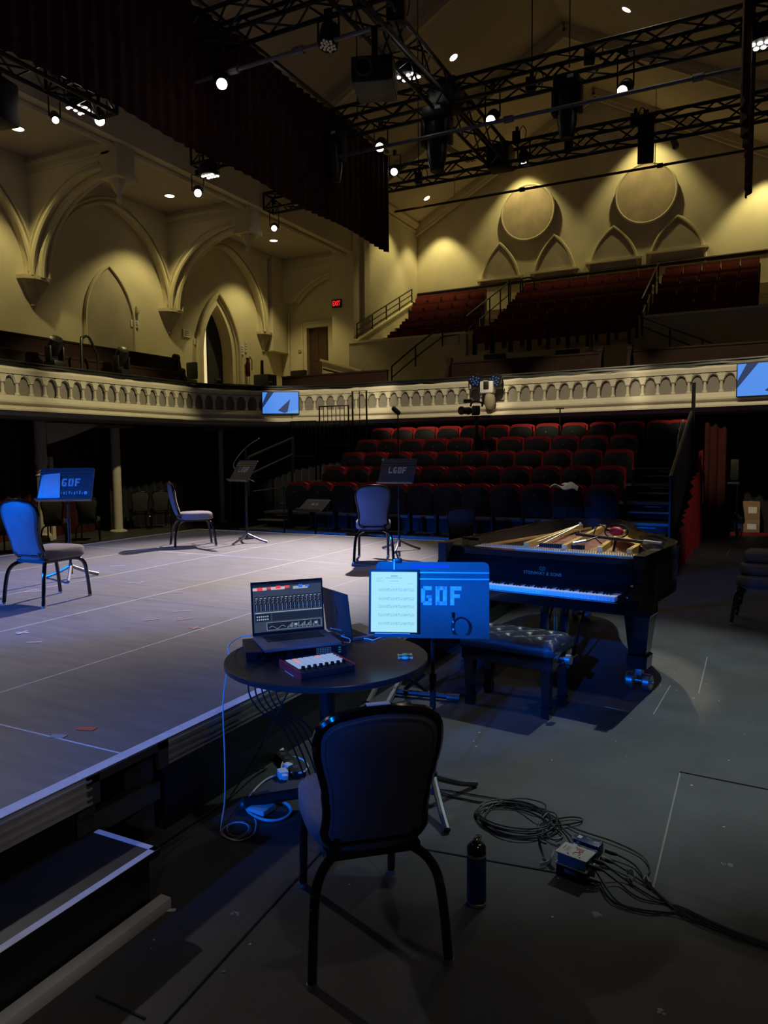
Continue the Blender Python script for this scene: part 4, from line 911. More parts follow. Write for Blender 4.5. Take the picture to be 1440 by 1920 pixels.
def thinstand(px, ytop, yb, z0, lab, head):
    p = PY(px, ytop, yb); t = empty('thin_stand', (p.x, yb, z0)); tag(t, lab, 'stand'); h = p.z - z0
    new().cyl((0, 0, 0.0), (0, 0, h), 0.018, 0.014, 6).build('stand_pole', M['black_metal'], t)
    for q in range(3):
        a = q * 2.1; new().tube([(0, 0, 0.2), (0.2 * math.cos(a), 0.2 * math.sin(a), 0)], 0.012, 5).build('leg', M['black_metal'], t)
    head(t, h)
def mic_head(t, h):
    new().lathe([(0.02, -0.12), (0.045, -0.1), (0.05, 0.05), (0.03, 0.08)], (-0.03, -0.05, h + 0.03), 10, (-.5, -.5, 0.6)).build('microphone', M['black'], t)
    new().box((0, 0, h - 0.28), (0.08, 0.05, 0.08)).build('clamp', M['black_metal'], t, smooth=0)
def flat_head(t, h): new().box((0, 0, h), (0.16, 0.06, 0.02)).build('mounting_plate', M['black_metal'], t, smooth=0)
thinstand(746, 772, 13.0, 0.86, 'microphone on a thin stand rising from the bleacher seats', mic_head)
thinstand(1050, 766, 14.65, 1.40, 'thin bare stand with flat plate above the top bleacher row', flat_head)

# ================================================================== STAGE
SZ = 0.44; SX0, SX1, SY0, SY1 = -8.62, -2.31, -2.6, 9.84
st = empty('stage_platform', (0, 0, 0)); tag(st, 'low grey modular stage with white taped edges', 'stage')
pw = (SX1 - SX0) / 5
ys = [SY1 - 2.53 * k for k in range(6)]
ys[3] = 2.19
ys = [SY1, 7.29, 4.74, 2.19, -0.36, SY0]
for i in range(5):
    for j in range(5):
        new().bb((SX0 + i * pw + 0.003, ys[j + 1] + 0.003, SZ - 0.03), (SX0 + (i + 1) * pw - 0.003, ys[j] - 0.003, SZ)).build('deck_panel', M['deck'], st, smooth=0)
s = new()
for i in range(1, 5): s.bb((SX0 + i * pw - 0.004, SY0, SZ), (SX0 + i * pw + 0.004, SY1, SZ + 0.0012))
for j in range(1, 5):
    if j in (1, 3): s.bb((SX0, ys[j] - 0.004, SZ), (SX1 - 0.05, ys[j] + 0.004, SZ + 0.0012))
s.build('seam_tape', M['tape'], st, smooth=0)
s = new().bb((SX1 - 0.06, SY0, SZ), (SX1, SY1, SZ + 0.002)).bb((SX0, SY1 - 0.05, SZ), (SX1, SY1, SZ + 0.002)).bb((SX0, SY0, SZ), (SX0 + 0.05, SY1, SZ + 0.002))
s.build('edge_tape', M['tape'], st, smooth=0)
for y0, y1 in ((SY0, 1.98), (2.40, SY1)):
    s = new().bb((SX1 - 0.04, y0, SZ - 0.115), (SX1 - 0.002, y1, SZ - 0.006))
    for zz in (0.018, 0.05, 0.085, 0.108): s.bb((SX1 - 0.004, y0, SZ - zz - 0.006), (SX1 + 0.008, y1, SZ - zz + 0.003))
    s.build('edge_rail', M['rail'], st, smooth=0)
s = new().bb((SX1 - 0.012, 1.96, SZ - 0.12), (SX1 + 0.006, 2.02, SZ - 0.002)).bb((SX1 - 0.012, 2.34, SZ - 0.12), (SX1 + 0.006, 2.40, SZ - 0.002)).bb((SX1 - 0.012, 1.96, SZ - 0.035), (SX1 + 0.006, 2.40, SZ - 0.002))
s.build('joint_bracket', M['steel_dark'], st, smooth=0)
for yy in (1.98, 2.30): new().bb((SX1 - 0.16, yy, 0), (SX1 - 0.06, yy + 0.07, SZ - 0.04)).build('leg', M['steel_dark'], st, smooth=0)
new().bb((SX1 - 0.10, 1.96, 0.17), (SX1 - 0.03, 2.38, 0.25)).build('cross_brace', M['steel_dark'], st, smooth=0)
for y0, y1 in ((SY0, 1.94), (2.42, SY1)): new().bb((SX1 - 0.06, y0, 0), (SX1 - 0.05, y1, SZ - 0.1)).build('black_skirt', M['black'], st, smooth=0)
s = new().bb((SX0, SY1 - 0.02, 0), (SX1 - 0.06, SY1, SZ - 0.03)).bb((SX0, SY0, 0), (SX0 + 0.02, SY1, SZ - 0.03)).bb((SX1 - 0.6, 1.9, 0), (SX1 - 0.58, 2.5, SZ - 0.04))
s.build('black_skirt', M['black'], st, smooth=0)
# bits of marking tape on the stage
def spike(px, py, w, h, m, lab, rz=0.3, cross=False):
    p = PZ(px, py, SZ + 0.002); h *= 0.8; t = new().box((0, 0, 0), (w, h, 0.0015))
    if cross: t.box((0, 0, 0.0008), (h, w, 0.0015))
    o = t.build('marking_tape', M[m], smooth=0); o.location = p; o.rotation_euler = (0, 0, rz); tag(o, lab, 'tape mark', 'tape marks on the stage')
spike(162, 1366, 0.085, 0.05, 'orange_tape', 'orange tape mark near the stage joint')
spike(109, 1380, 0.07, 0.05, 'old_tape', 'white tape scrap beside the orange tape mark')
spike(367, 1177, 0.10, 0.03, 'pink_tape', 'pink tape mark crossing the seam before the laptop', cross=True)
spike(347, 1161, 0.12, 0.03, 'pink_tape', 'pale pink tape mark just above the cross mark', 0.9)
spike(283, 1162, 0.12, 0.03, 'pink_tape', 'pink tape mark mid-stage between two white seams', 0.9)
spike(42, 1186, 0.11, 0.035, 'old_tape', 'white tape mark in front of the blue-backed chair', cross=True)
spike(64, 1204, 0.10, 0.03, 'old_tape', 'faint white tape strip by the blue-backed chair shadow', 0.6)
spike(341, 1146, 0.15, 0.025, 'old_tape', 'white tape strip in the middle of the stage', 0.7)
spike(255, 1092, 0.16, 0.03, 'old_tape', 'white tape strip behind the blue-backed chair', 0.7)
spike(60, 1109, 0.16, 0.03, 'old_tape', 'white tape strip under the blue-backed chair', 0.7)
spike(220, 1061, 0.16, 0.03, 'old_tape', 'white tape dash farther up the stage', 0.7)
spike(345, 1040, 0.14, 0.03, 'old_tape', 'white tape dash by the profile chair', 0.7)
spike(330, 1111, 0.13, 0.03, 'pink_tape', 'pale pink dash mid-stage past the long seam', 0.7)
# step unit beside the stage
sp = empty('stage_step', (0, 0, 0)); tag(sp, 'black stage step edged with white tape beside the stage', 'step')
new().bb((-2.28, -1.6, 0), (-1.985, 1.95, 0.205)).build('step_box', M['black'], sp, smooth=0)
new().bb((-2.29, -1.6, 0.205), (-1.955, 1.975, 0.232)).build('step_tread', M['deck'] if False else M['black'], sp, smooth=0)
s = new().bb((-1.985, -1.6, 0.232), (-1.955, 1.975, 0.2335)).bb((-2.27, 1.95, 0.232), (-1.955, 1.975, 0.2335)); s.build('edge_tape', M['tape'], sp, smooth=0)
bt = new().box((0, 0, 0.022), (0.05, 3.6, 0.044), bev=0.003).build('wooden_batten', mat('white_painted_batten', (0.62, 0.60, 0.56), 0.7, noise=0.1, nscale=9)); bt.location = (-1.945, 0.19, 0.0)
tag(bt, 'white painted wooden batten on the floor along the black step', 'batten')
tp = new().box((0, 0, 0.001), (0.06, 0.016, 0.002)).build('marking_tape', M['tape'], smooth=0); tp.location = PZ(314, 1707, 0.001); tp.rotation_euler.z = 0.5
tag(tp, 'scrap of white tape at the tip of the wooden batten', 'tape mark')
new_p = PZ(1115, 1713, 0.002)
for (px, py, r, lab) in ((1115, 1713, 0.022, 'pale paint blotch on the black floor past the cable boxes'), (442, 1713, 0.014, 'pale spot of paint on the floor left of the near chair'), (1362, 1622, 0.02, 'small pale scrap on the floor past the seam near the boxes'), (1238, 1896, 0.012, 'pale paint drip on the bare floor closest to the camera'), (420, 1822, 0.008, 'tiny pale chip on the floor left of the near chair leg')):
    p = PZ(px, py, 0.001); s = new()
    for q in range(7): s.lathe([(r * random.uniform(.25, .55), 0), (r * .2, 0.0015)], (random.uniform(-r, r), random.uniform(-r * .6, r * .6), 0), 7)
    o = s.build('paint_spot', M['scratch'], smooth=0); o.location = p; tag(o, lab, 'paint spot')
# ================================================================== RIGGING
ZTR = 8.3
def truss(name, a, b, lab, w=0.40, h=0.40, g='black lighting trusses'):
    a = Vector(a); b = Vector(b); t = empty(name, a); tag(t, lab, 'truss', g); d = b - a; L = d.length; u = d / L; r = u.cross(Vector((0, 0, 1))).normalized(); U = Vector((0, 0, 1))
    cs = [r * (sx * w / 2) + U * (sz * h / 2) for sx, sz in ((-1, -1), (1, -1), (1, 1), (-1, 1))]
    for c in cs: new().tube([c, d + c], 0.036, 6).build('chord', M['black_metal'], t)
    n = max(4, int(L / 0.5)); s = new()
    for q in range(n):
        for k in range(4):
            p, p2 = cs[k], cs[(k + 1) % 4]
            x0, x1 = u * (L * q / n), u * (L * (q + 1) / n)
            if q % 2 == 0: s.tube([p + x0, p2 + x1], 0.018, 5)
            else: s.tube([p2 + x0, p + x1], 0.018, 5)
    s.build('lattice', M['black_metal'], t)
    for e in (0, L):
        s = new()
        for k in range(4): s.tube([cs[k] + u * e, cs[(k + 1) % 4] + u * e], 0.03, 5)
        s.build('end_frame', M['black_metal'], t)
YA_T, YB_T, YC_T, XD_T = 16.55, 13.35, 9.62, -5.42
truss('lighting_truss', (-11.78, YA_T, ZTR), (2.6, YA_T, ZTR), 'black lighting truss in front of the gable wall, the farther cross truss')
truss('lighting_truss', (-11.4, YB_T, ZTR), (2.6, YB_T, ZTR), 'middle black lighting truss carrying the two largest moving lights')
truss('lighting_truss', (-11.4, YC_T, ZTR), (2.6, YC_T, ZTR), 'black lighting truss crossing above the projector, closer to the camera')
truss('lighting_truss', (XD_T, YC_T - 0.6, ZTR), (XD_T, YA_T - 0.2, ZTR), 'black connecting truss running between the cross trusses beside the projector')
truss('lighting_truss', (-9.7, 3.0, 7.45), (-9.7, 9.2, 7.45), 'dim black truss along the side above the aisle arches')
for (x, y) in ((XD_T, YA_T), (XD_T, YB_T)):
    t = empty('truss_corner_block', (x, y, ZTR)); tag(t, 'black corner block joining the connecting truss to the ' + ('farthest' if y == YA_T else 'middle') + ' truss', 'truss block')
    new().box((0, 0, 0), (0.52, 0.52, 0.50), bev=0.03).build('block', M['black_metal'], t)
# hanging wires
def wire(px, y, z1, lab):
    p = PY(px, 200, y); t = new().tube([(0, 0, 0), (0, 0, z1 - ZTR)], 0.012, 5).build('hanging_wire', M['black_metal']); t.location = (p.x, y, ZTR); tag(t, lab, 'wire', 'truss suspension wires')
wire(997, YB_T, slope(-3.4) , 'thin suspension wire above the middle truss, nearer the connecting truss')
wire(1067, YB_T, slope(-2.9), 'thin suspension wire above the middle truss over the second large moving light')
wire(784, YA_T, slope(-7.0), 'thin suspension wire above the farthest truss')
wire(670, YB_T, slope(-6.5), 'thin suspension wire beside the projector')
# tie rods across the nave
def rod(y, z, x0, x1, lab, m='steel_dark', r=0.028, hang=()):
    t = empty('tie_rod', (x0, y, z)); tag(t, lab, 'tie rod', 'rods across the hall')
    new().tube([(0, 0, 0), (x1 - x0, 0, 0)], r, 8).build('rod', M[m], t)
    for q in (0.36, 0.68): new().cyl(((x1 - x0) * q - 0.08, 0, 0), ((x1 - x0) * q + 0.08, 0, 0), r * 1.8, seg=8).build('turnbuckle', M[m], t)
    for x in hang: new().tube([(x - x0, 0, 0), (x - x0, 0, slope(x) - z)], 0.012, 5).build('hanger', M['alu'], t)
rod(24.0, 10.16, XL, XR, 'long dark tie rod crossing the gable wall in front of the roundels', 'wood_dark', 0.04, (PY(852, 372, 24.0).x, PY(1228, 310, 24).x))
rod(9.42, 7.5, -8.6, -4.95, 'grey lighting pipe crossing the dark drape before the projector', 'alu', 0.032)
rod(12.98, 7.5, -7.54, 2.0, 'grey lighting pipe below the middle truss', 'steel_dark', 0.035)
# drapes
def pleat(name, x, y0, y1, z0, z1, lab, amp, wl):
    L = y1 - y0
    def f(u, v):
        y = y0 + L * u
        return Vector((x + amp * math.sin(2 * PI * (y - y0) / wl) * (0.7 + 0.3 * math.sin(y * 2.1)), y, z0 + (z1 - z0) * v + 0.03 * math.sin(y * 1.9)))
    N = int(L / wl * 8); s = new().grid(f, N, 3); s.grid(lambda u, v: f(u, v) + Vector((-0.012, 0, 0)), N, 3)
    return tag(s.build(name, M['velvet_dark_red'], smooth=80), lab, 'drape', 'hanging stage drapes')
pleat('hanging_drape', -8.0, 2.5, 16.03, 6.46, 8.66, 'huge dark red drape hanging along the truss above the stage edge', 0.035, 0.24)
pleat('hanging_drape', -0.36, 11.5, 15.95, 6.46, 9.6, 'narrow edge-on red drape strip hanging before the far roundel', 0.06, 0.5)
t = empty('drape_track', (-8.0, 2.5, 8.7)); tag(t, 'black track along the head of the huge dark red drape', 'track'); new().bb((-0.03, 0, 0), (0.03, 13.55, 0.06)).build('track_bar', M['black_metal'], t, smooth=0)
# moving heads on the trusses
for i, (px, y, k, lab) in enumerate(((823, YB_T, 1.12, 'large hanging black moving light at the crossing of the middle and connecting trusses'), (1066, YB_T, 1.0, 'large hanging black moving light in front of the ceiling medallion'), (630, YB_T, 0.95, 'dim black moving light hanging before the drape, with pale display label'), (705, YA_T - 0.6, 0.8, 'dim moving light hanging by the drape tip'))):
    p = PY(px, 200, y); t = empty('hanging_moving_light', (p.x, y - 0.1, ZTR - 0.22)); tag(t, lab, 'moving light', 'moving lights on the trusses'); mover(t, k)
# LED wash lamp with honeycomb front under the near truss
def canlamp(px, py, y, lab, lens='led_dim', k=1.0, tilt=(0, -0.25, -1)):
    p = PY(px, py, y); t = empty('wash_can_light', tuple(p)); tag(t, lab, 'stage light', 'unlit wash lights'); f = Vector(tilt).normalized()
    new().lathe([(0.07 * k, -0.26 * k), (0.13 * k, -0.22 * k), (0.15 * k, -0.05 * k), (0.15 * k, 0.1 * k), (0.13 * k, 0.1 * k)], (0, 0, 0), 16, tuple(f)).build('lamp_body', M['black_metal'], t)
    s = new(); u = f.orthogonal().normalized(); w = f.cross(u)
    for q in range(19):
        a = q * 2.4; rr = 0.12 * k * math.sqrt((q + 0.5) / 19); s.sph(f * 0.1 * k + (u * math.cos(a) + w * math.sin(a)) * rr, 0.022 * k, seg=6, rings=4)
    s.build('led_lens', M[lens], t)
    new().tube([(-0.18 * k, 0, 0), (-0.18 * k, 0, 0.3 * k), (0.18 * k, 0, 0.3 * k), (0.18 * k, 0, 0)], 0.018, 6).build('yoke', M['black_metal'], t)
    new().box((0, 0, 0.36 * k), (0.1 * k, 0.08, 0.14 * k)).build('clamp', M['black_metal'], t, smooth=0)
canlamp(616, 75, YC_T - 0.15, 'dim hanging wash light with honeycomb front before the pale ceiling', 'led_dim', 0.95)
canlamp(226, 72, YC_T, 'dim wash light with honeycomb front high against the black drape', 'led_dim', 0.8)
canlamp(342, 165, YC_T - 0.1, 'dim wash light with honeycomb front beside the grey pipe', 'led_dim', 0.75)
# lit clip spotlights
def clip(px, py, y, lab, top=None, r=0.085, tgt=(-5.5, 6.0, 0.5)):
    p = PY(px, py, y); t = empty('spotlight', tuple(p)); tag(t, lab, 'spotlight', 'lit spotlights'); f = (Vector((0, 0, EYE)) - p).normalized() * 0.55 + (Vector(tgt) - p).normalized() * 0.45; f.normalize()
    b = -f
    new().lathe([(r * 0.95, 0.0), (r * 1.05, 0.01), (r * 1.05, 0.08), (r * 1.35, 0.16), (r * 1.4, 0.36), (r * 0.9, 0.42), (r * 0.5, 0.43)], (0, 0, 0), 14, tuple(b)).build('lamp_body', M['black_metal'], t)
    new().lathe([(0, 0.0), (r * 0.92, 0.0), (r * .92, 0.006), (0, 0.006)], f * 0.012, 18, tuple(f)).build('lamp_lens', M['lamp'], t)
    c = b * 0.24; u = b.cross(Vector((0, 0, 1))).normalized() * r * 1.55; h = top if top else 0.35
    new().tube([c - u, c - u + Vector((0, 0, h)), c + u + Vector((0, 0, h)), c + u], 0.014, 5).build('yoke', M['black_metal'], t)
    new().box(c + Vector((0, 0, h + 0.05)), (0.07, 0.07, 0.12)).build('clamp', M['black_metal'], t, smooth=0)
clip(416, 157, 9.3, 'lit spotlight on the grey pipe crossing the dark drape')
clip(522, 318, YB_T - 0.1, 'lit spotlight in front of the lower part of the dark drape')
clip(712, 276, 13.1, 'lit spotlight at the pipe end by the drape edge')
clip(739, 322, 16.2, 'lit spotlight peeking past the drape edge at the farthest truss')
clip(920, 225, 13.2, 'lit spotlight under the middle truss between the two large moving lights', 0.55)
clip(1167, 170, 13.1, 'lit spotlight under the middle truss nearer the hanging drape strip', 0.55)
clip(104, 225, YC_T - 0.1, 'smaller lit spotlight above the aisle arch beside the loudspeaker', r=0.06)
clip(187, 226, YC_T - 0.1, 'lit spotlight above the aisle arch, next to the glowing led cluster')
clip(371, 362, YB_T - 0.1, 'lit spotlight before the aisle vault between the two pendants')
clip(514, 428, YA_T - 0.1, 'lit spotlight hanging below the drape in front of the aisle ceiling', 0.6, r=0.075)
def ledbar(px, py, y, lab, rows=2, n=4, k=1.0, tilt=0.0):
    p = PY(px, py, y); t = empty('led_wash_light', tuple(p)); tag(t, lab, 'stage light', 'lit led wash lights')
    new().lathe([(0.2 * k, 0), (0.22 * k, 0.03), (0.22 * k, 0.2), (0.16 * k, 0.26)], (0, 0, 0.02), 18).build('lamp_body', M['black_metal'], t)
    s = new()
    for a in range(rows):
        for q in range(n): s.sph(((q - (n - 1) / 2) * 0.085 * k + (0.04 * k if a % 2 else 0), (a - (rows - 1) / 2) * 0.13 * k, 0.015), 0.036 * k, 1, 1, 0.5, seg=8, rings=6)
    s.build('led_lens', M['led'], t)
    new().tube([(-0.27 * k, 0, 0.1), (-0.27 * k, 0, 0.5), (0.27 * k, 0, 0.5), (0.27 * k, 0, 0.1)], 0.02, 6).build('yoke', M['black_metal'], t)
ledbar(148, 207, YC_T - 0.1, 'lit led wash light cluster between two spotlights above the aisle arch', 3, 4, 0.95)
ledbar(393, 332, YB_T - 0.1, 'lit led wash light cluster above the spotlight by the aisle vault', 2, 4)
ledbar(764, 147, YB_T - 0.8, 'lit led wash light beside the projector', 2, 4, 1.1)
ledbar(1432, 86, YB_T, 'lit led wash light past the hanging drape strip', 2, 4, 1.2)
ledbar(982, 212 + 95, YA_T, 'small lit led fixture on the farthest truss above the roundels', 1, 3, 0.5)
# projector
p = PX(703, 148, XD_T); t = empty('projector', tuple(p), 0.35); tag(t, 'large black projector hanging under the connecting truss', 'projector')
new().box((0, 0, 0), (0.62, 0.72, 0.34), bev=0.02).build('projector_body', M['black'], t)
new().box((0, 0, -0.18), (0.58, 0.68, 0.03), bev=0.01).build('bottom_panel', M['steel_dark'], t)
new().lathe([(0.05, 0), (0.13, 0.0), (0.135, 0.06), (0.12, 0.06), (0.11, 0.02)], (-0.12, -0.36, 0), 24, (0, -1, 0)).build('lens_ring', M['steel_dark'], t)
new().lathe([(0, 0), (0.11, 0), (0.10, 0.02), (0, 0.04)], (-0.12, -0.365, 0), 20, (0, -1, 0)).build('lens_glass', M['black_gloss'], t)
new().cyl((0, 0, 0.15), (0, 0, ZTR - 0.2 - p.z), 0.05, seg=10).build('mount_pole', M['black_metal'], t)
new().box((0, 0, ZTR - 0.19 - p.z), (0.12, 0.56, 0.05), rz=PI / 2 - 0.35).build('truss_clamp', M['black_metal'], t, smooth=0)
new().box((0, 0, 0.19), (0.4, 0.45, 0.04)).build('mount_plate', M['black_metal'], t, smooth=0)
# hanging speakers and small devices
p = PY(1211, 262, YA_T); t = empty('hanging_speaker', (p.x, YA_T, p.z)); tag(t, 'slim black loudspeaker hanging from the farthest truss before the gable wall', 'loudspeaker')
new().box((0, 0, 0), (0.32, 0.30, 0.86), rz=0.15, bev=0.02).build('speaker_cabinet', M['black'], t)
new().box((0, -0.155, 0), (0.27, 0.012, 0.78), rz=0.15).build('speaker_grille', M['velvet_black'], t, smooth=0)
new().box((0, 0, 0.5), (0.1, 0.1, 0.16)).build('bracket', M['black_metal'], t, smooth=0)
p = PY(1261, 262, 22.0); t = empty('wall_camera', tuple(p)); tag(t, 'small pale security camera on the gable side above the far roundel', 'camera')
new().box((0, 0, 0.1), (0.18, 0.1, 0.22), bev=0.02).build('camera_bracket', M['white_plastic'], t)
new().lathe([(0.08, 0), (0.09, 0.04), (0.09, 0.28), (0.05, 0.3)], (0.02, -0.04, -0.02), 12, (0.3, -0.4, -0.8)).build('camera_housing', M['steel_dark'], t)
p = PY(6, 190, 8.0); t = empty('hanging_speaker', (p.x, 8.0, p.z)); tag(t, 'black loudspeaker hanging at the picture edge in front of the aisle ceiling', 'loudspeaker')
new().box((-0.12, 0, 0), (0.45, 0.42, 0.66), rz=0.2, bev=0.05).build('speaker_cabinet', M['black'], t)
new().box((-0.12, 0, 0.42), (0.1, 0.1, 0.2)).build('bracket', M['black_metal'], t, smooth=0)
for (px, py, y, lab) in ((743, 22, 11.0, 'dark box fixture on the connecting truss above the projector'), (995, 160, YB_T, 'small black box hanging under the middle truss'), (785, 335, YA_T, 'small black clamp lamp under the farthest truss by the drape'), (1066, 270, YA_T, 'small black clamp under the farthest truss below the second large moving light'), (968, 258, YA_T, 'small black box standing on the farthest truss with a looped cable'), (1190, 225, YA_T, 'dark control box on the farthest truss beside the slim loudspeaker'), (1105, 105, YB_T, 'dark control box on the middle truss'), (545, 365, YA_T, 'dark cluster of truss gear below the drape past the led cluster')):
    p = PY(px, py, y); t = empty('truss_box', tuple(p)); tag(t, lab, 'truss fixture', 'small truss fixtures'); k = 1.0 if py != 22 else 1.6
    new().box((0, 0, 0), (0.18 * k, 0.16 * k, 0.24 * k), rz=0.3, bev=0.02).build('fixture_body', M['black_metal'], t)
    new().box((0.02, 0, 0.16 * k), (0.06, 0.06, 0.12)).build('clamp', M['black_metal'], t, smooth=0)
    new().tube(smoothpath([(0.05, 0, 0.08), (0.14, 0, 0.22), (0.22, 0.02, 0.1), (0.18, 0.02, -0.1)], 4), 0.01, 5).build('cable_loop', M['cable_black'], t)
t = empty('cable_bundle', (PY(862, 305, YA_T).x, YA_T, ZTR + 0.24)); tag(t, 'bundle of thin cables drooping between the large moving light and the farthest truss', 'cables')
for q in range(4): new().tube(smoothpath([(-0.55 + q * 0.05, -0.2, 0.5), (-0.35 + q * 0.05, -0.1, 0.2), (-0.05 + q * 0.06, 0, -0.02), (0.2 + q * 0.06, 0, -0.2)], 4), 0.012, 5).build('cable', M['cable_black'], t)
# ================================================================== CHAIRS
def chair_outline(n=64):
    """shield-shaped back: half-width against height, as a closed loop of (x, z)"""
    def w(v):
        if v < 0.10: return 0.143 + 0.024 * math.sin(v / 0.10 * PI / 2)
        if v < 0.38: return 0.167 - 0.006 * math.sin((v - 0.10) / 0.28 * PI)
        if v < 0.80: return 0.167 + 0.030 * (0.5 - 0.5 * math.cos((v - 0.38) / 0.42 * PI))
        q = (v - 0.80) / 0.20
        return 0.197 * math.sqrt(max(0.0, 1 - (q * 0.80) ** 3.2))
    L = [(w(k / n), k / n) for k in range(n + 1)]
    top = L[-1][0]; crown = [(top * (1 - 2 * k / 12), 1.0 + 0.045 * math.sin(PI * k / 12)) for k in range(1, 12)]
    loop = [(-x, v) for x, v in reversed(L)]
    pts = L + crown + loop
    return [(x, 0.415 + 0.455 * v) for x, v in pts]
def cy(x, z): return -0.215 - 0.17 * (z - 0.42) + 0.55 * x * x - 0.03 * math.sin((z - 0.42) * 5)
def make_chair(fabric, vinyl, lab):
    t = empty('banquet_chair'); tag(t, lab, 'chair')
    out = chair_outline(); cz = 0.64; n = len(out)
    def ring(k, off): return [Vector((x * k, cy(x * k, cz + (z - cz) * k) + off * (1 - k ** 4) , cz + (z - cz) * k)) for x, z in out]
    for nm, sg, m in (('back_panel', -1, vinyl), ('backrest', 1, fabric)):
        s = new(); ks = (0.955, 0.88, 0.7, 0.4, 0.05); vs = []
        for k in ks: vs += [p + Vector((0, sg * 0.012, 0)) for p in ring(k, sg * (0.014 if sg < 0 else 0.035))]
        F = [(a * n + i, a * n + (i + 1) % n, (a + 1) * n + (i + 1) % n, (a + 1) * n + i) for a in range(len(ks) - 1) for i in range(n)]
        F.append(tuple((len(ks) - 1) * n + i for i in range(n))); s.add(vs, F); s.build(nm, m, t, 60)
    new().tube([Vector((x, cy(x, z), z)) for x, z in out], 0.017, 8, closed=True).build('back_frame', M['black_gloss'], t)
    new().tube([p + Vector((0, -0.012, 0)) for p in ring(0.90, -0.012)], 0.0035, 5, closed=True).build('piping', vinyl, t)
    # seat
    def seat(u, v):
        a = 2 * PI * u; e = 0.55; c, sn = math.cos(a), math.sin(a)
        rr = {0: 0.0, 1: 0.6, 2: 0.93, 3: 1.0, 4: 1.0, 5: 0.94, 6: 0.0}[round(v * 6)]; zz = {0: 0.480, 1: 0.478, 2: 0.468, 3: 0.452, 4: 0.392, 5: 0.376, 6: 0.376}[round(v * 6)]
        x = math.copysign(abs(c) ** e, c) * (0.205 + 0.025 * sn) * rr; y = math.copysign(abs(sn) ** e, sn) * 0.235 * rr + 0.02
        return Vector((x, y, zz))
    new().grid(seat, 40, 6, cu=True).build('seat', fabric, t, 60)
    s = new().bb((-0.16, -0.20, 0.352), (0.16, 0.20, 0.38)); s.tube([(-0.13, -0.20, 0.40), (-0.13, -0.225, 0.45)], 0.014, 6); s.tube([(0.13, -0.20, 0.40), (0.13, -0.225, 0.45)], 0.014, 6)
    s.build('seat_frame', M['black_gloss'], t)
    for sx in (-1, 1):
        a = smoothpath([(sx * 0.07, -0.12, 0.362), (sx * 0.13, -0.17, 0.358), (sx * 0.185, -0.225, 0.325), (sx * 0.212, -0.26, 0.24), (sx * 0.228, -0.29, 0.012)], 6)
        l = new().tube(a, 0.0165, 10).build('leg', M['black_gloss'], t)
        new().cyl((sx * 0.2285, -0.2905, 0.0), (sx * 0.228, -0.29, 0.016), 0.0185, seg=10).build('foot_cap', M['steel'], l)
        a = smoothpath([(sx * 0.10, 0.12, 0.362), (sx * 0.145, 0.18, 0.353), (sx * 0.168, 0.225, 0.31), (sx * 0.175, 0.25, 0.2), (sx * 0.178, 0.272, 0.012)], 6)
        l = new().tube(a, 0.0165, 10).build('leg', M['black_gloss'], t)
        new().cyl((sx * 0.178, 0.2722, 0.0), (sx * 0.178, 0.272, 0.016), 0.0185, seg=10).build('foot_cap', M['steel'], l)
    return Proto(t)
CH = make_chair(M['fabric_grey'], M['fabric_blue'], 'chair')
fgch = CH.use((-1.245, 2.24, 0), math.radians(41), 'dark banquet chair in front of the round table, back to the camera')
new().box((-0.01, -0.316, 0.9085), (0.075, 0.026, 0.003), rx=0.0).build('tape_label', M['tape'], fgch, smooth=0)
CH.use((-5.52, 4.39, SZ), math.radians(4), 'banquet chair on the stage with back lit bright blue, before the blue stand holding papers', 'banquet chairs on the stage')
CH.use((-7.04, 7.96, SZ), math.radians(-40), 'banquet chair on the stage seen in profile beside a tilted stand', 'banquet chairs on the stage')
CH.use((-4.08, 7.72, SZ), math.radians(28), 'banquet chair on the stage before the upright stand, back to the camera', 'banquet chairs on the stage')
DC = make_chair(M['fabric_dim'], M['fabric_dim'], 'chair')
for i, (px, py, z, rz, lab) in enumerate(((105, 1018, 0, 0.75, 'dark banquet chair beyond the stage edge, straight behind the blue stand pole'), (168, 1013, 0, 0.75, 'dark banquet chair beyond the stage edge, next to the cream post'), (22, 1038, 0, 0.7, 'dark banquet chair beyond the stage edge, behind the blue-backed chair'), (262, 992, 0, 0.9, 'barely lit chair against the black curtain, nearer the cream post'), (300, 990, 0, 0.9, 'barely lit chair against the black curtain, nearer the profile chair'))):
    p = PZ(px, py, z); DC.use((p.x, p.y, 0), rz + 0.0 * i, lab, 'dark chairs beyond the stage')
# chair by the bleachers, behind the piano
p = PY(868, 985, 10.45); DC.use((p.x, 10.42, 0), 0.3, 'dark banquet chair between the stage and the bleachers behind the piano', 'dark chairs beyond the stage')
# three stacked chairs at the side
DS = make_chair(M['fabric_grey'], M['fabric_dim'], 'chair')
for k in range(3):
    DS.use((0.06 + 0.03 * k, 8.06 + 0.06 * k, 0.115 * k), math.radians(84), 'dark grey banquet chair in the stack on the open floor, ' + ('standing on the floor' if k == 0 else 'second from the floor' if k == 1 else 'on top of the stack'), 'stack of banquet chairs')

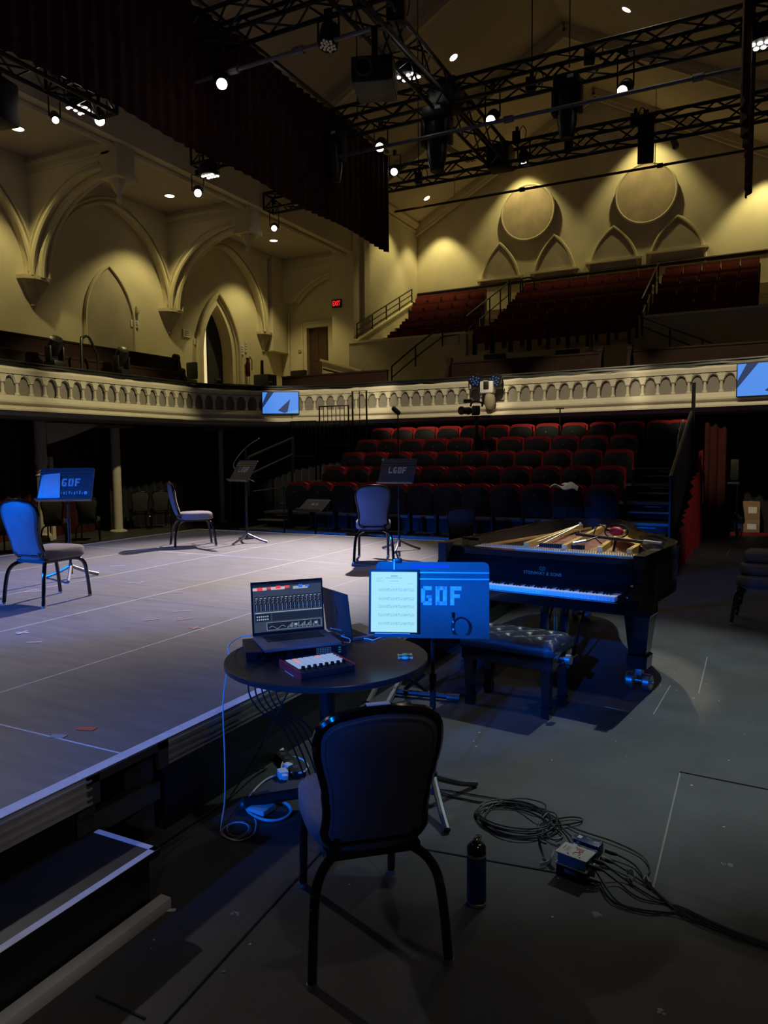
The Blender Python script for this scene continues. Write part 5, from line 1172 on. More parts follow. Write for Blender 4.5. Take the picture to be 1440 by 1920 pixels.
# ================================================================== MUSIC STANDS
GLY = {'L': [(0, 0, 1, 7), (1, 0, 4, 1.6)], 'G': [(0, 0.9, 1.5, 6.1), (0.8, 5.5, 4, 7), (0.8, 0, 4, 1.5), (2.7, 1, 4, 3.4), (2.0, 2.6, 4, 3.6)],
       'O': [(0, 0, 1.5, 7), (2.7, 0, 4.2, 7), (0.5, 5.6, 3.8, 7), (0.5, 0, 3.8, 1.4)], 'F': [(0, 0, 1.5, 7), (1.5, 5.5, 4.2, 7), (1.5, 2.7, 3.6, 4.1)],
       'U': [(0, 0, 1.3, 7), (2.7, 0, 4, 7), (0.5, 0, 3.5, 1.4)], 'H': [(0, 0, 1.3, 7), (2.7, 0, 4, 7), (1.2, 2.8, 2.8, 4.2)]}
def stencil(text, cx, cz, h, m, parent, y=-0.0035):
    s = new(); k = h / 7; adv = 5.4 * k; x0 = cx - adv * len(text) / 2 + 0.4 * k
    for i, ch in enumerate(text):
        for a, b, c, d in GLY[ch]: s.bb((x0 + i * adv + a * k, y - 0.0007, cz + b * k - h / 2), (x0 + i * adv + c * k, y, cz + d * k - h / 2))
    return s.build('stencil_letters', m, parent, smooth=0)
def music_stand(loc, yaw, hz, lab, text, tilt=0.35, w=0.50, h=0.34, tx=0.0, tz=0.03, th=0.085, g='music stands', base='tripod', body='desk', legm='alu'):
    """pole at the origin; hz = height of the desk centre; desk faces -Y"""
    t = empty('music_stand', loc, yaw); tag(t, lab, 'music stand', g)
    dk = empty('desk_pivot', (0, 0, 0)); COL.objects.unlink(dk); bpy.data.objects.remove(dk)
    r = 0.025; o = [(-w / 2, -h / 2), (w / 2, -h / 2), (w / 2, h / 2 - r)] + [(w / 2 - r + r * math.cos(a * PI / 10), h / 2 - r + r * math.sin(a * PI / 10)) for a in range(1, 5)] + [(w / 2 - r, h / 2), (-w / 2 + r, h / 2)] + [(-w / 2 + r - r * math.sin(a * PI / 10), h / 2 - r + r * math.cos(a * PI / 10)) for a in range(1, 5)] + [(-w / 2, h / 2 - r)]
    s = new().prism([(x, -0.003, z) for x, z in o], (0, 0.005, 0))
    s.bb((-w / 2, -0.055, -h / 2 - 0.004), (w / 2, 0.0, -h / 2)); s.bb((-w / 2, -0.057, -h / 2 - 0.004), (w / 2, -0.053, -h / 2 + 0.012))
    desk = s.build('desk', M[body], t, smooth=0); desk.location = (0, -0.03, hz); desk.rotation_euler = (-tilt, 0, 0)
    s = new()
    for zz in (h / 2 - 0.050, h / 2 - 0.080): s.bb((-w / 2, -0.0075, zz - 0.003), (w / 2, -0.003, zz + 0.003))
    s.build('desk_ridge', M['steel'], desk, smooth=0)
    if text: stencil(text, tx, tz, th, M['stencil'], desk)
    new().box((0, 0.02, hz), (0.07, 0.05, 0.06), bev=0.01).build('tilt_bracket', M['black_metal'], t)
    new().cyl((0, 0, hz * 0.45), (0, 0.0, hz), 0.0095, seg=10).build('upper_tube', M['black_metal'], t)
    new().cyl((0, 0, 0.10), (0, 0, hz * 0.62), 0.0145, seg=10).build('pole', M['black_metal'], t)
    new().cyl((0, 0, hz * 0.60), (0, 0, hz * 0.64), 0.018, seg=10).build('clutch_collar', M['black_metal'], t)
    new().cyl((0, 0, 0.05), (0, 0, 0.16), 0.021, seg=10).build('base_hub', M['steel_dark'], t)
    for q in range(3):
        a = -PI / 2 + q * 2 * PI / 3 + 0.25
        d = Vector((math.cos(a), math.sin(a), 0)); P = [d * 0.01 + Vector((0, 0, 0.13)), d * 0.07 + Vector((0, 0, 0.10)), d * 0.18 + Vector((0, 0, 0.05)), d * 0.29 + Vector((0, 0, 0.014))]
        new().tube(smoothpath(P, 5), 0.017, 8).build('leg', M[legm], t)
    return t, desk
# stand with the tablet
FS, fdesk = music_stand((-1.372, 3.185, 0), math.radians(21), 1.005, 'music stand with tablet beside the round table, desk lit blue', 'GOF', tilt=0.14, w=0.53, h=0.345, tx=0.045, tz=0.015, th=0.088, legm='steel_dark')
s1, d1_ = music_stand((-6.3, 5.26, SZ), math.radians(30), 0.97, 'music stand on the stage lit bright blue with papers', 'GOF', tilt=0.42, w=0.54, h=0.36, tx=0.05, tz=0.02)
s2, d2_ = music_stand((-6.54, 8.5, SZ), math.radians(-20), 1.03, 'tilted music stand on the stage beside the profile chair', 'LGOF', tilt=0.55, tz=0.02)
s3, d3_ = music_stand((-4.17, 8.6, SZ), math.radians(0), 1.03, 'music stand on the stage with green card at its corner', 'LGOF', tilt=0.4, tz=0.01)
s4, d4_ = music_stand((-6.55, 10.35, 0), math.radians(-6), 0.86, 'low flat-tilted music stand on the floor before the bleachers', 'UFH', tilt=1.0, th=0.06, tz=0.03)
c = new().box((-0.235, -0.006, 0.155), (0.03, 0.004, 0.03)).build('green_card', M['clear'], smooth=0)
c.matrix_world = Matrix.Translation(s3.location) @ Matrix.Rotation(0, 4, 'Z') @ Matrix.Translation((0, -0.03, 1.03)) @ Matrix.Rotation(-0.4, 4, 'X'); tag(c, 'small green card on the corner of the stand behind the back-turned chair', 'card')
# papers on the blue stand
def on_desk(o, stand, desk):
    o.matrix_world = Matrix.Translation(stand.location) @ Matrix.Rotation(stand.rotation_euler.z, 4, 'Z') @ Matrix.Translation(desk.location) @ Matrix.Rotation(desk.rotation_euler.x, 4, 'X')
for i, (x, a, lab) in enumerate(((-0.175, 0.06, 'white sheet of paper on the blue-lit stage stand, the lower one'), (-0.135, -0.10, 'white sheet of paper on the blue-lit stage stand, the tilted upper one'))):
    o = new().box((x, -0.006 - 0.003 * i, -0.03 + 0.01 * i), (0.16, 0.0015, 0.25 + 0.02 * i), ry=a).build('sheet_music', M['paper'], smooth=0); on_desk(o, s1, d1_); tag(o, lab, 'paper', 'papers on the stage stand')
o = new()
for q in range(9): o.bb((-0.04 + q * 0.026, -0.0045, -0.105 - 0.004 * (q % 3)), (-0.04 + q * 0.026 + 0.006 + 0.006 * (q % 2), -0.003, -0.085 + 0.004 * (q % 4)))
o.sph((0.205, -0.004, -0.095), 0.018, 1, 0.15, 1, 8, 6)
o.build('small_stencil_marks', M['stencil'], d1_, smooth=0)
# thin boom stand before the bleachers
t = empty('microphone_stand', (PY(533, 985, 10.3).x, 10.3, 0.0), 0.2); tag(t, 'thin microphone stand with short level arm before the bleacher front', 'microphone stand')
new().cyl((0, 0, 0.02), (0, 0, 1.14), 0.016, 0.012, 8).build('stand_pole', M['black_metal'], t)
new().tube([(-0.55, 0, 1.08), (0.06, 0, 1.16)], 0.011, 6).build('boom_arm', M['black_metal'], t)
new().lathe([(0.13, 0), (0.13, 0.015), (0.03, 0.03)], (0, 0, 0), 16).build('round_base', M['black_metal'], t)
new().sph((0, 0, 1.15), 0.035, seg=8, rings=6).build('clutch_knob', M['black_metal'], t)
for z, lab, off in ((1.05, 'thin wire frame mic boom reaching out behind the tilted stand', 0.0),):
    t = empty('boom_stand', (-7.0, 8.95, SZ)); tag(t, lab, 'microphone stand')
    new().tube(smoothpath([(0.35, -0.1, 0.86), (0.0, 0, 0.98), (-0.12, 0.02, 1.12), (0.1, 0.03, 1.36), (0.35, 0.04, 1.5)], 5), 0.008, 6).build('boom_arm', M['steel_dark'], t)
    new().cyl((0.1, 0.03, 0.02), (0.1, 0.03, 1.36), 0.012, seg=8).build('stand_pole', M['black_metal'], t)
    new().lathe([(0.13, 0), (0.13, 0.015), (0.03, 0.03)], (0.1, 0.03, 0), 16).build('round_base', M['black_metal'], t)
# ================================================================== PIANO
PO, PYAW = Vector((-1.455, 5.125, 0)), math.radians(-8)
pn = empty('grand_piano', PO, PYAW); tag(pn, 'black concert grand piano with its lid removed', 'piano')
HW = 0.785
def bez(P, n=10): return smoothpath([(x, y, 0) for x, y in P], n)
side = bez([(HW, 0.05), (HW, 0.5), (HW, 0.85), (0.74, 1.08), (0.60, 1.32), (0.38, 1.60), (0.20, 1.92), (0.06, 2.28), (-0.10, 2.56), (-0.30, 2.69), (-0.50, 2.69), (-0.68, 2.58), (-0.76, 2.40), (-HW, 2.1), (-HW, 1.0), (-HW, 0.05)], 6)
def inset(P, d):
    out = []
    for i, p in enumerate(P):
        a = P[max(0, i - 1)]; b = P[min(len(P) - 1, i + 1)]; t = (b - a).normalized(); out.append(p + Vector((-t.y, t.x, 0)) * d)
    return out
inn = inset(side, 0.07)
s = new(); n = len(side); vs = []
prof = [(side, 0.64), (side, 1.0), (inn, 1.0), (inn, 0.70)]
vs = [Vector((p.x, p.y, z)) for P, z in prof for p in P]
F = [(a * n + i, a * n + i + 1, ((a + 1) % 4) * n + i + 1, ((a + 1) % 4) * n + i) for a in range(4) for i in range(n - 1)] + [(0, n, 2 * n, 3 * n), (n - 1, 2 * n - 1, 3 * n - 1, 4 * n - 1)]
s.add(vs, F); s.build('rim', M['black_gloss'], pn, 50)
lin = inset(inn, 0.004); s = new(); s.add([Vector((p.x, p.y, z)) for z in (0.72, 0.996) for p in lin], [(i, i + 1, n + i + 1, n + i) for i in range(n - 1)]); s.build('rim_matte_sheet', M['black'], pn, 50)  # matte sheet added so the inner rim doesn't mirror the gold
s = new().prism([Vector((p.x, p.y, 0.64)) for p in side if p.y > 0.3], (0, 0, 0.06)); s.build('case_bottom', M['black'], pn, smooth=0)
# cheeks at the keyboard ends
for sx in (-1, 1):
    a = [(0, -0.06, 0.62), (0, -0.06, 0.72), (0, -0.03, 0.755), (0, 0.02, 0.78), (0, 0.06, 0.84), (0, 0.09, 0.92), (0, 0.16, 0.995), (0, 0.30, 1.0), (0, 0.30, 0.62)]
    s = new().prism([(sx * (HW - 0.075) if sx > 0 else -HW, y, z) for _, y, z in a], (0.075, 0, 0)); s.build('key_cheek', M['black_gloss'], pn, 40)
    new().box((sx * (HW - 0.112), 0.06, 0.705), (0.075, 0.19, 0.06), bev=0.006).build('key_block', M['black_gloss'], pn)
new().bb((-HW + 0.01, -0.05, 0.615), (HW - 0.01, 0.34, 0.675)).build('key_bed', M['black_gloss'], pn, smooth=0)
new().bb((-HW + 0.075, -0.055, 0.66), (HW - 0.075, -0.03, 0.688)).build('key_slip', M['black_gloss'], pn, smooth=0)
wk, bk = None, None; KX0 = -0.615; KW = 1.23 / 52
for i in range(52):
    if wk is None: wk = new().box((0, 0.055, 0.7065), (KW - 0.0012, 0.15, 0.035), bev=0.0015).build('white_key', M['ivory'], pn); c = wk
    else: c = wk.copy(); COL.objects.link(c)
    c.location.x = KX0 + (i + 0.5) * KW
    if i < 51 and (i % 7) in (0, 2, 3, 5, 6):
        if bk is None: bk = new().prism([(-0.0055, 0.035, 0.722), (-0.0045, 0.042, 0.737), (-0.0045, 0.13, 0.737), (-0.0055, 0.13, 0.722)], (0.011, 0, 0)).build('black_key', M['ebony'], pn, smooth=0); d = bk
        else: d = bk.copy(); COL.objects.link(d)
        d.location.x = KX0 + (i + 1) * KW
fb = new().prism([(-HW + 0.075, 0.125, 0.728), (-HW + 0.075, 0.135, 0.86), (-HW + 0.075, 0.155, 0.905), (-HW + 0.075, 0.19, 0.905), (-HW + 0.075, 0.19, 0.728)], (2 * HW - 0.15, 0, 0)).build('fallboard', M['black_gloss'], pn, 30)
tx = textmesh('STEINWAY & SONS', 0.034, M['faded_gold'], 'fallboard_lettering', fb, 0.0004); tx.rotation_euler = (PI / 2 - 0.06, 0, 0); tx.location = (0.04, 0.1305, 0.812)
s = new().tube([(0.04 + 0.022 * math.cos(a), 0.133, 0.850 + 0.016 * math.sin(a)) for a in [PI * 0.65 + q * PI * 1.7 / 10 for q in range(11)]], 0.0015, 5)
for q in range(3): s.tube([(0.032 + q * 0.008, 0.133, 0.838), (0.032 + q * 0.008, 0.134, 0.862)], 0.001, 4)
s.build('fallboard_emblem', M['faded_gold'], fb)
new().bb((-HW + 0.07, 0.19, 0.88), (HW - 0.07, 0.42, 0.938)).build('desk_shelf', M['black_gloss'], pn, smooth=0)
s = new().bb((-HW + 0.07, 0.19, 0.938), (HW - 0.07, 0.215, 0.955)); s.build('shelf_moulding', M['black_gloss'], pn, smooth=0)
new().bb((-0.30, 0.40, 0.9385), (0.60, 0.42, 0.944)).build('felt_strip', M['felt'], pn, smooth=0)
# iron plate, strings, soundboard
sb = [p for p in inn if p.y > 0.42]
s = new().prism([(p.x, p.y, 0.800) for p in sb], (0, 0, 0.02)); s.build('soundboard', M['spruce'], pn, smooth=0)
s = new().bb((-0.70, 0.42, 0.900), (0.71, 0.66, 0.930))
strip = inset(inn, 0.0); st2 = inset(inn, 0.11)
idx = [i for i, p in enumerate(inn) if p.y > 0.6 and (p.x > -0.45)]
vs = [Vector((inn[i].x, inn[i].y, 0.900)) for i in idx] + [Vector((st2[i].x, st2[i].y, 0.900)) for i in idx]; m = len(idx)
s.add([v for v in vs], [(i, i + 1, m + i + 1, m + i) for i in range(m - 1)]); s.add([v + Vector((0, 0, 0.02)) for v in vs], [(i, i + 1, m + i + 1, m + i) for i in range(m - 1)])
s.bar((-0.66, 0.62, 0.925), (-0.40, 2.4, 0.925), 0.012, 0.02); s.build('iron_plate', M['gold'], pn, smooth=0)
def inside(x, y): return True
for (x0, x1, y1) in ((-0.30, -0.52, 2.45), (0.02, -0.30, 2.50), (0.30, 0.02, 2.12), (0.52, 0.42, 1.42)):
    new().bar((x0, 0.60, 0.945), (x1, y1, 0.930), 0.035, 0.05).build('plate_strut', M['gold'], pn, smooth=0)
for x in (0.45, 0.18, -0.12): new().lathe([(0.05, 0), (0.05, 0.006), (0.035, 0.008)], (x, 1.0 + 0.2 * (0.4 - x), 0.915), 14).build('plate_boss', M['gold'], pn)
s = new()
for q in range(26): # overstrung bass strings
    u = q / 25; s.tube([(-0.62 + 0.42 * u, 0.70, 0.855), (-0.66 + 0.62 * u + 0.25, 1.25 + 1.2 - 0.55 * u * u, 0.900)], 0.0032, 4, caps=False)
s.build('bass_strings', M['copper'], pn, smooth=60)
s = new()
for q in range(60):
    u = q / 59; x = -0.30 + 0.96 * u; y1 = 2.35 - 1.35 * u ** 0.8; s.tube([(x, 0.66, 0.900), (x - 0.33 * (1 - u), y1, 0.870)], 0.0011, 3, caps=False)
s.build('treble_strings', M['steel'], pn, smooth=0)
for r_ in range(3):
    s = new()
    for q in range(70):
        x = -0.66 + 1.3 * q / 69; s.cyl((x + 0.004 * r_, 0.48 + 0.045 * r_, 0.930), (x + 0.004 * r_, 0.48 + 0.045 * r_, 0.948), 0.0035, seg=5)
    s.build('tuning_pins', M['steel'], pn, smooth=0)
s = new()
for q in range(22):
    x = -0.24 + 0.34 * q / 21; s.box((x, 0.76 + 0.04 * (q / 21), 0.935), (0.010, 0.05, 0.035))
s.build('dampers', M['black'], pn, smooth=0)
new().prism([(0.70, 0.44, 0.975), (0.745, 0.44, 0.975), (0.745, 0.90, 0.975), (0.69, 1.06, 0.975), (0.56, 1.28, 0.975), (0.42, 1.46, 0.975), (0.36, 1.40, 0.975), (0.47, 1.05, 0.975), (0.56, 0.75, 0.975)], (0, 0, 0.012)).build('treble_cover', M['black_gloss'], pn, smooth=0)
new().box((0.60, 0.95, 0.988), (0.06, 0.035, 0.002)).build('label_sticker', M['paper'], pn, smooth=0)
for sx, yy, z in ((-HW - 0.004, 0.35, 0.8),): new().lathe([(0.018, 0), (0.02, 0.004), (0.012, 0.008)], (sx, yy, z), 12, (-1, 0, 0)).build('lid_hinge', M['brass'], pn)
new().box((-0.70, 0.42, 0.995), (0.16, 0.03, 0.02)).build('lid_prop', M['black_gloss'], pn, smooth=0)
# legs, casters
for (x, y) in ((0.665, 0.40), (-0.665, 0.40), (-0.46, 2.32)):
    L = new(); z0, z1 = 0.155, 0.62
    def sq(h, z): return [Vector((x + a * h, y + b * h, z)) for a, b in ((-1, -1), (1, -1), (1, 1), (-1, 1))]
    lv = [(0.095, 0.64), (0.095, 0.55), (0.088, 0.535), (0.062, 0.28), (0.058, 0.265), (0.072, 0.25), (0.066, 0.165), (0.05, 0.155)]
    vs = [p for h, z in lv for p in sq(h, z)]; F = [(a * 4 + k, a * 4 + (k + 1) % 4, a * 4 + 4 + (k + 1) % 4, a * 4 + 4 + k) for a in range(len(lv) - 1) for k in range(4)] + [(0, 1, 2, 3), tuple(len(lv) * 4 - 4 + k for k in range(4))]
    L.add(vs, F); lg = L.build('leg', M['black_gloss'], pn, smooth=0)
    ca = new().box((x, y, 0.13), (0.05, 0.06, 0.06), bev=0.008); ca.cyl((x - 0.10, y, 0.06), (x + 0.10, y, 0.06), 0.012, seg=8)
    for sx in (-1, 1): ca.lathe([(0.02, -0.028), (0.052, -0.028), (0.058, -0.02), (0.058, 0.02), (0.052, 0.028), (0.02, 0.028)], (x + sx * 0.058, y, 0.058), 18, (1, 0, 0))
    ca.build('caster', M['steel'], lg)
# pedal lyre
ly = new().box((0.02, 0.42, 0.60), (0.34, 0.10, 0.06), bev=0.01); ly.build('lyre_block', M['black_gloss'], pn)
for x in (-0.06, 0.10): new().box((x, 0.42, 0.37), (0.055, 0.045, 0.42), bev=0.008).build('lyre_post', M['black_gloss'], pn)
lb = new().box((0.02, 0.40, 0.12), (0.32, 0.20, 0.09), bev=0.012).build('lyre_box', M['black_gloss'], pn)
for x in (-0.07, 0.02, 0.11): new().box((x, 0.26, 0.10), (0.04, 0.16, 0.012), bev=0.005).build('pedal', M['brass'], lb)
for x in (0.01, 0.03): new().cyl((x, 0.44, 0.14), (x, 0.44, 0.6), 0.005, seg=6).build('pedal_rod', M['brass'], pn)
for x in (-0.1, 0.16): new().tube([(x, 0.46, 0.16), (x, 0.80, 0.64)], 0.009, 6).build('lyre_brace', M['black_gloss'], pn)
# microphone arm laid across the piano
def inP(o): o.matrix_world = Matrix.Translation(PO) @ Matrix.Rotation(PYAW, 4, 'Z')
t = empty('boom_microphone', PO, PYAW); tag(t, 'black microphone boom lying across the open piano', 'microphone')
new().tube([(0.02, 0.86, 1.03), (0.70, 0.66, 1.015)], 0.013, 8).build('boom_arm', M['black_metal'], t)
new().tube([(0.60, 0.69, 1.018), (0.74, 0.65, 1.015)], 0.018, 8).build('boom_grip', M['steel'], t)
new().tube([(0.09, 0.60, 0.985), (0.16, 0.68, 1.0)], 0.014, 8).build('microphone_body', M['steel'], t)
new().tube([(0.16, 0.68, 1.0), (0.22, 0.80, 1.026)], 0.007, 6).build('microphone_clip', M['black_metal'], t)
t = empty('shock_mount_microphone', PO, PYAW); tag(t, 'red round shock mount microphone over the piano strings', 'microphone')
c = Vector((0.24, 1.18, 1.035))
new().tube([c + Vector((0.095 * math.cos(a), 0.03 * math.sin(a), 0.055 * math.sin(a))) for a in [q * 2 * PI / 24 for q in range(24)]], 0.006, 6, closed=True).build('mount_ring', M['black_metal'], t)
new().sph(c, 0.055, 1.1, 0.7, 0.7).build('microphone_body', M['red_paint'], t)
s = new()
for q in range(6): a = q * PI / 3 + .3; s.tube([c, c + Vector((0.094 * math.cos(a), 0.03 * math.sin(a), 0.054 * math.sin(a)))], 0.003, 4)
s.build('elastic_cords', M['red_paint'], t)
new().tube([c + Vector((0, 0, -0.05)), c + Vector((-0.01, -0.04, -0.165))], 0.012, 6).build('mount_post', M['black_metal'], t)
new().tube(smoothpath([c + Vector((-0.09, 0, 0.02)), c + Vector((-0.14, -0.02, 0.05)), c + Vector((-0.17, -0.05, -0.04)), c + Vector((-0.08, -0.05, -0.12))], 5), 0.005, 5).build('microphone_cable', M['cable_black'], t)
t = empty('microphone_bracket', PO, PYAW); tag(t, 'thin clear wire microphone bracket above the copper strings', 'bracket')
for a, b in (((-0.38, 0.62, 0.90), (-0.13, 1.35, 1.06)), ((-0.28, 0.60, 0.90), (-0.13, 1.35, 1.06)), ((-0.20, 1.55, 0.87), (-0.13, 1.35, 1.06))): new().tube([a, b], 0.005, 5).build('wire_leg', M['steel'], t)
new().sph((-0.13, 1.35, 1.065), 0.014, seg=8, rings=6).build('joint_ball', M['white_plastic'], t)

# ================================================================== BENCH
b = empty('piano_bench', (-1.43, 4.73, 0), math.radians(-7)); tag(b, 'black tufted leather piano bench before the keyboard', 'bench')
BW, BD = 0.66, 0.37
tufts = [(-0.22, -0.095), (0.0, -0.095), (0.22, -0.095), (-0.22, 0.095), (0.0, 0.095), (0.22, 0.095), (-0.11, 0), (0.11, 0), (-0.33, 0), (0.33, 0)]
def top(u, v):
    x, y = (u - .5) * BW, (v - .5) * BD
    ed = min(1, (0.5 - abs(u - .5)) / 0.07) * min(1, (0.5 - abs(v - .5)) / 0.12); z = 0.452 + 0.05 * max(0, ed) ** 0.5
    for tx_, ty in tufts:
        d = math.hypot(x - tx_, y - ty); z -= 0.028 * math.exp(-(d / 0.028) ** 2)
    for k in range(-6, 7):
        for sg in (-1, 1):
            q = abs(((x - 0.22 * k) * 0.095 * 1.0 - sg * (y) * 0.11)) / math.hypot(0.095, 0.11)
            z -= 0.006 * math.exp(-(q / 0.008) ** 2) * max(0, ed)
    return Vector((x, y, z))
s = new().grid(top, 84, 50); s.build('tufted_cushion', M['leather'], b, 80)
s = new()
for tx_, ty in tufts[:8]: s.sph((tx_, ty, 0.476), 0.011, 1, 1, 0.5, 8, 5)
s.build('cushion_buttons', M['leather'], b)
new().box((0, 0, 0.430), (BW, BD, 0.055), bev=0.012).build('cushion_side', M['leather'], b)
new().box((0, 0, 0.36), (BW - 0.02, BD - 0.02, 0.09), bev=0.004).build('apron', M['black_gloss'], b)
new().box((0, 0, 0.402), (BW - 0.005, BD - 0.005, 0.006)).build('apron_trim', M['black_gloss'], b, smooth=0)
for sx in (-1, 1):
    for sy in (-1, 1):
        x, y = sx * (BW / 2 - 0.06), sy * (BD / 2 - 0.045); L = new()
        lv = [(0.034, 0.33), (0.033, 0.30), (0.024, 0.09), (0.023, 0.075), (0.030, 0.07), (0.026, 0.0)]
        L.add([Vector((x + a * h, y + c_ * h, z)) for h, z in lv for a, c_ in ((-1, -1), (1, -1), (1, 1), (-1, 1))], [(a * 4 + k, a * 4 + (k + 1) % 4, a * 4 + 4 + (k + 1) % 4, a * 4 + 4 + k) for a in range(len(lv) - 1) for k in range(4)] + [(0, 1, 2, 3), (20, 21, 22, 23)])
        L.build('leg', M['black_gloss'], b, smooth=0)
    new().lathe([(0.012, 0), (0.012, 0.03), (0.034, 0.03), (0.034, 0.06), (0.028, 0.065)], (sx * (BW / 2 - 0.015), 0.0, 0.36), 14, (sx, 0, 0)).build('height_knob', M['brass'] if sx < 0 else M['steel'], b)
# ================================================================== ROUND TABLE AND WHAT STANDS ON IT
TCX, TCY, TR, TZ = -1.80, 2.925, 0.475, 0.74
tb = empty('round_table', (TCX, TCY, 0), 0.5); tag(tb, 'round black pedestal table beside the stage edge', 'table')
new().lathe([(0, TZ - 0.03), (TR - 0.012, TZ - 0.03), (TR, TZ - 0.024), (TR, TZ - 0.004), (TR - 0.004, TZ), (0, TZ)], (0, 0, 0), 72).build('tabletop', M['table'], tb, 40)
new().lathe([(0.12, TZ - 0.055), (0.12, TZ - 0.03), (0.05, TZ - 0.03)], (0, 0, 0), 20).build('mounting_plate', M['black_metal'], tb)
new().cyl((0, 0, 0.06), (0, 0, TZ - 0.03), 0.038, seg=18).build('pedestal_column', M['black_metal'], tb)
for q in range(4):
    a = q * PI / 2; d = Vector((math.cos(a), math.sin(a), 0))
    new().tube(smoothpath([d * 0.02 + Vector((0, 0, 0.085)), d * 0.18 + Vector((0, 0, 0.07)), d * 0.40 + Vector((0, 0, 0.035))], 5), 0.026, 10).build('leg', M['black_metal'], tb)
    new().sph(d * 0.405 + Vector((0, 0, 0.028)), 0.028, seg=10, rings=7).build('foot_cap', M['steel_dark'], tb)
# audio interface under the laptop
def local(loc, rz): return Matrix.Translation(loc) @ Matrix.Rotation(rz, 4, 'Z')
LA = math.radians(42.3); LX, LY = Vector((math.cos(LA), math.sin(LA), 0)), Vector((-math.sin(LA), math.cos(LA), 0))
p0 = PZ(463, 1240, TZ); p1 = PZ(648, 1225, TZ)
ai = empty('audio_interface', (p0.x, p0.y, TZ), LA); tag(ai, 'black rack audio interface lying under the open laptop', 'audio interface'); AW, AD, AH = (p1 - p0).length, 0.25, 0.044
new().bb((0, 0, 0.004), (AW, AD, AH)).build('case', M['black'], ai, smooth=0)
new().bb((-0.004, -0.006, 0.002), (AW + 0.004, 0, AH + 0.002)).build('front_panel', M['black_metal'], ai, smooth=0)
new().bb((0.0, -0.008, AH - 0.004), (AW, -0.004, AH + 0.003)).build('red_edge', M['red_paint'], ai, smooth=0)
for q in range(11):
    new().lathe([(0.011, 0), (0.011, 0.012), (0.009, 0.015)], (0.05 + q * 0.022 + (0.03 if q > 5 else 0), -0.006, 0.024), 12, (0, -1, 0)).build('knob', M['black_gloss'], ai)
s = new()
for a in range(9):
    for c_ in range(4): s.box((0.325 + a * 0.008, -0.0075, 0.012 + c_ * 0.008), (0.004, 0.003, 0.004))
s.build('meter_lights', M['led_blue'], ai, smooth=0)
s = new()
for q in range(3): s.box((AW - 0.03, -0.0075, 0.012 + q * 0.011), (0.012, 0.003, 0.004))
s.build('status_lights', M['yellow_wrap'], ai, smooth=0)
# laptop with mixing software
LZ = TZ + AH + 0.004
lp = PZ(497, 1220, LZ + 0.012)
l1 = empty('laptop', (lp.x, lp.y, LZ), LA + 0.11); tag(l1, 'open laptop showing mixing software on the audio interface', 'laptop'); LW, LD = 0.365, 0.275
new().box((LW / 2, LD / 2, 0.009), (LW, LD, 0.016), bev=0.004).build('base', M['laptop'], l1)
s = new()
for r_ in range(6):
    for c_ in range(14): s.box((0.042 + c_ * 0.0203 + 0.008, 0.135 + r_ * 0.0195, 0.0178), (0.017, 0.0165, 0.002))
s.build('keyboard', M['keys_black'], l1, smooth=0)
new().box((LW / 2, 0.065, 0.0173), (0.15, 0.10, 0.0008)).build('trackpad', M['laptop'], l1, smooth=0)
lid = empty('lid', (0, 0, 0)); bpy.data.objects.remove(lid)
LH = 0.262
lid = new().box((LW / 2, 0, LH / 2), (LW, 0.008, LH), bev=0.003).build('lid', M['keys_black'], l1); lid.location = (0, LD + 0.002, 0.014); lid.rotation_euler = (-0.10, 0, 0)
s = new(); y = -0.0048
def R_(x0, z0, x1, z1, m, dy=0.0): s.mi = m; s.poly([(x0, y - dy, z0), (x1, y - dy, z0), (x1, y - dy, z1), (x0, y - dy, z1)])
W0, W1, H0, H1 = 0.009, LW - 0.009, 0.016, LH - 0.012; WW, HH = W1 - W0, H1 - H0
def U(u0, v0, u1, v1, m, dy=0.0004): R_(W0 + WW * u0, H0 + HH * v0, W0 + WW * u1, H0 + HH * v1, m, dy)
U(0, 0, 1, 1, 0, 0); U(0, .95, 1, 1, 1)
U(0, .87, .20, .93, 4, .0008); U(.06, .87, .14, .93, 3, .0012); U(.21, .89, .26, .93, 3, .0012); U(.26, .87, .46, .93, 4, .0008); U(.33, .89, .40, .95, 3, .0012); U(.46, .89, .53, .94, 3, .0012); U(.58, .86, .80, .92, 5, .0008); U(.66, .88, .72, .95, 6, .0012); U(.76, .89, .82, .93, 6, .0012); U(.62, .86, .66, .90, 2, .0012)
for q in range(16):
    u = .02 + q * .061; U(u, .44, u + .054, .74, 1); U(u + .012, .70, u + .045, .715, 2, .0008); U(u + .024, .44, u + .028, .58, 2, .0008); U(u + .018, .50, u + .036, .525, 7, .001)
    for k in range(4): U(u + .008 + .009 * (k % 3), .60 + .022 * k, u + .02 + .01 * (k % 2), .608 + .022 * k, 2, .0008)
U(.02, .395, 1, .41, 2)
U(.02, .22, .24, .38, 1)
for q in range(12): U(.04 + .03 * (q % 6), .25 + .06 * (q // 6), .058 + .03 * (q % 6), .28 + .06 * (q // 6), 2, .0008)
U(.26, .22, 1, .38, 1)
for q in range(6): U(.26, .24 + q * .025, 1, .243 + q * .025, 0, .0008)
U(.18, .03, .98, .19, 2); U(.185, .035, .975, .185, 1, .0008)
for q in range(20): U(.21 + .012 * q, .08 + .03 * math.sin(q * .5), .222 + .012 * q, .086 + .03 * math.sin(q * .5), 2, .0012)
for q in range(26): U(.48 + .018 * q, .045 + .01 * (q % 3), .486 + .018 * q, .08 + .02 * (q % 5), 2, .0012)
for u in (.60, .90): U(u - .035, .07, u + .035, .15, 0, .0014); U(u - .02, .09, u + .02, .13, 2, .0018)
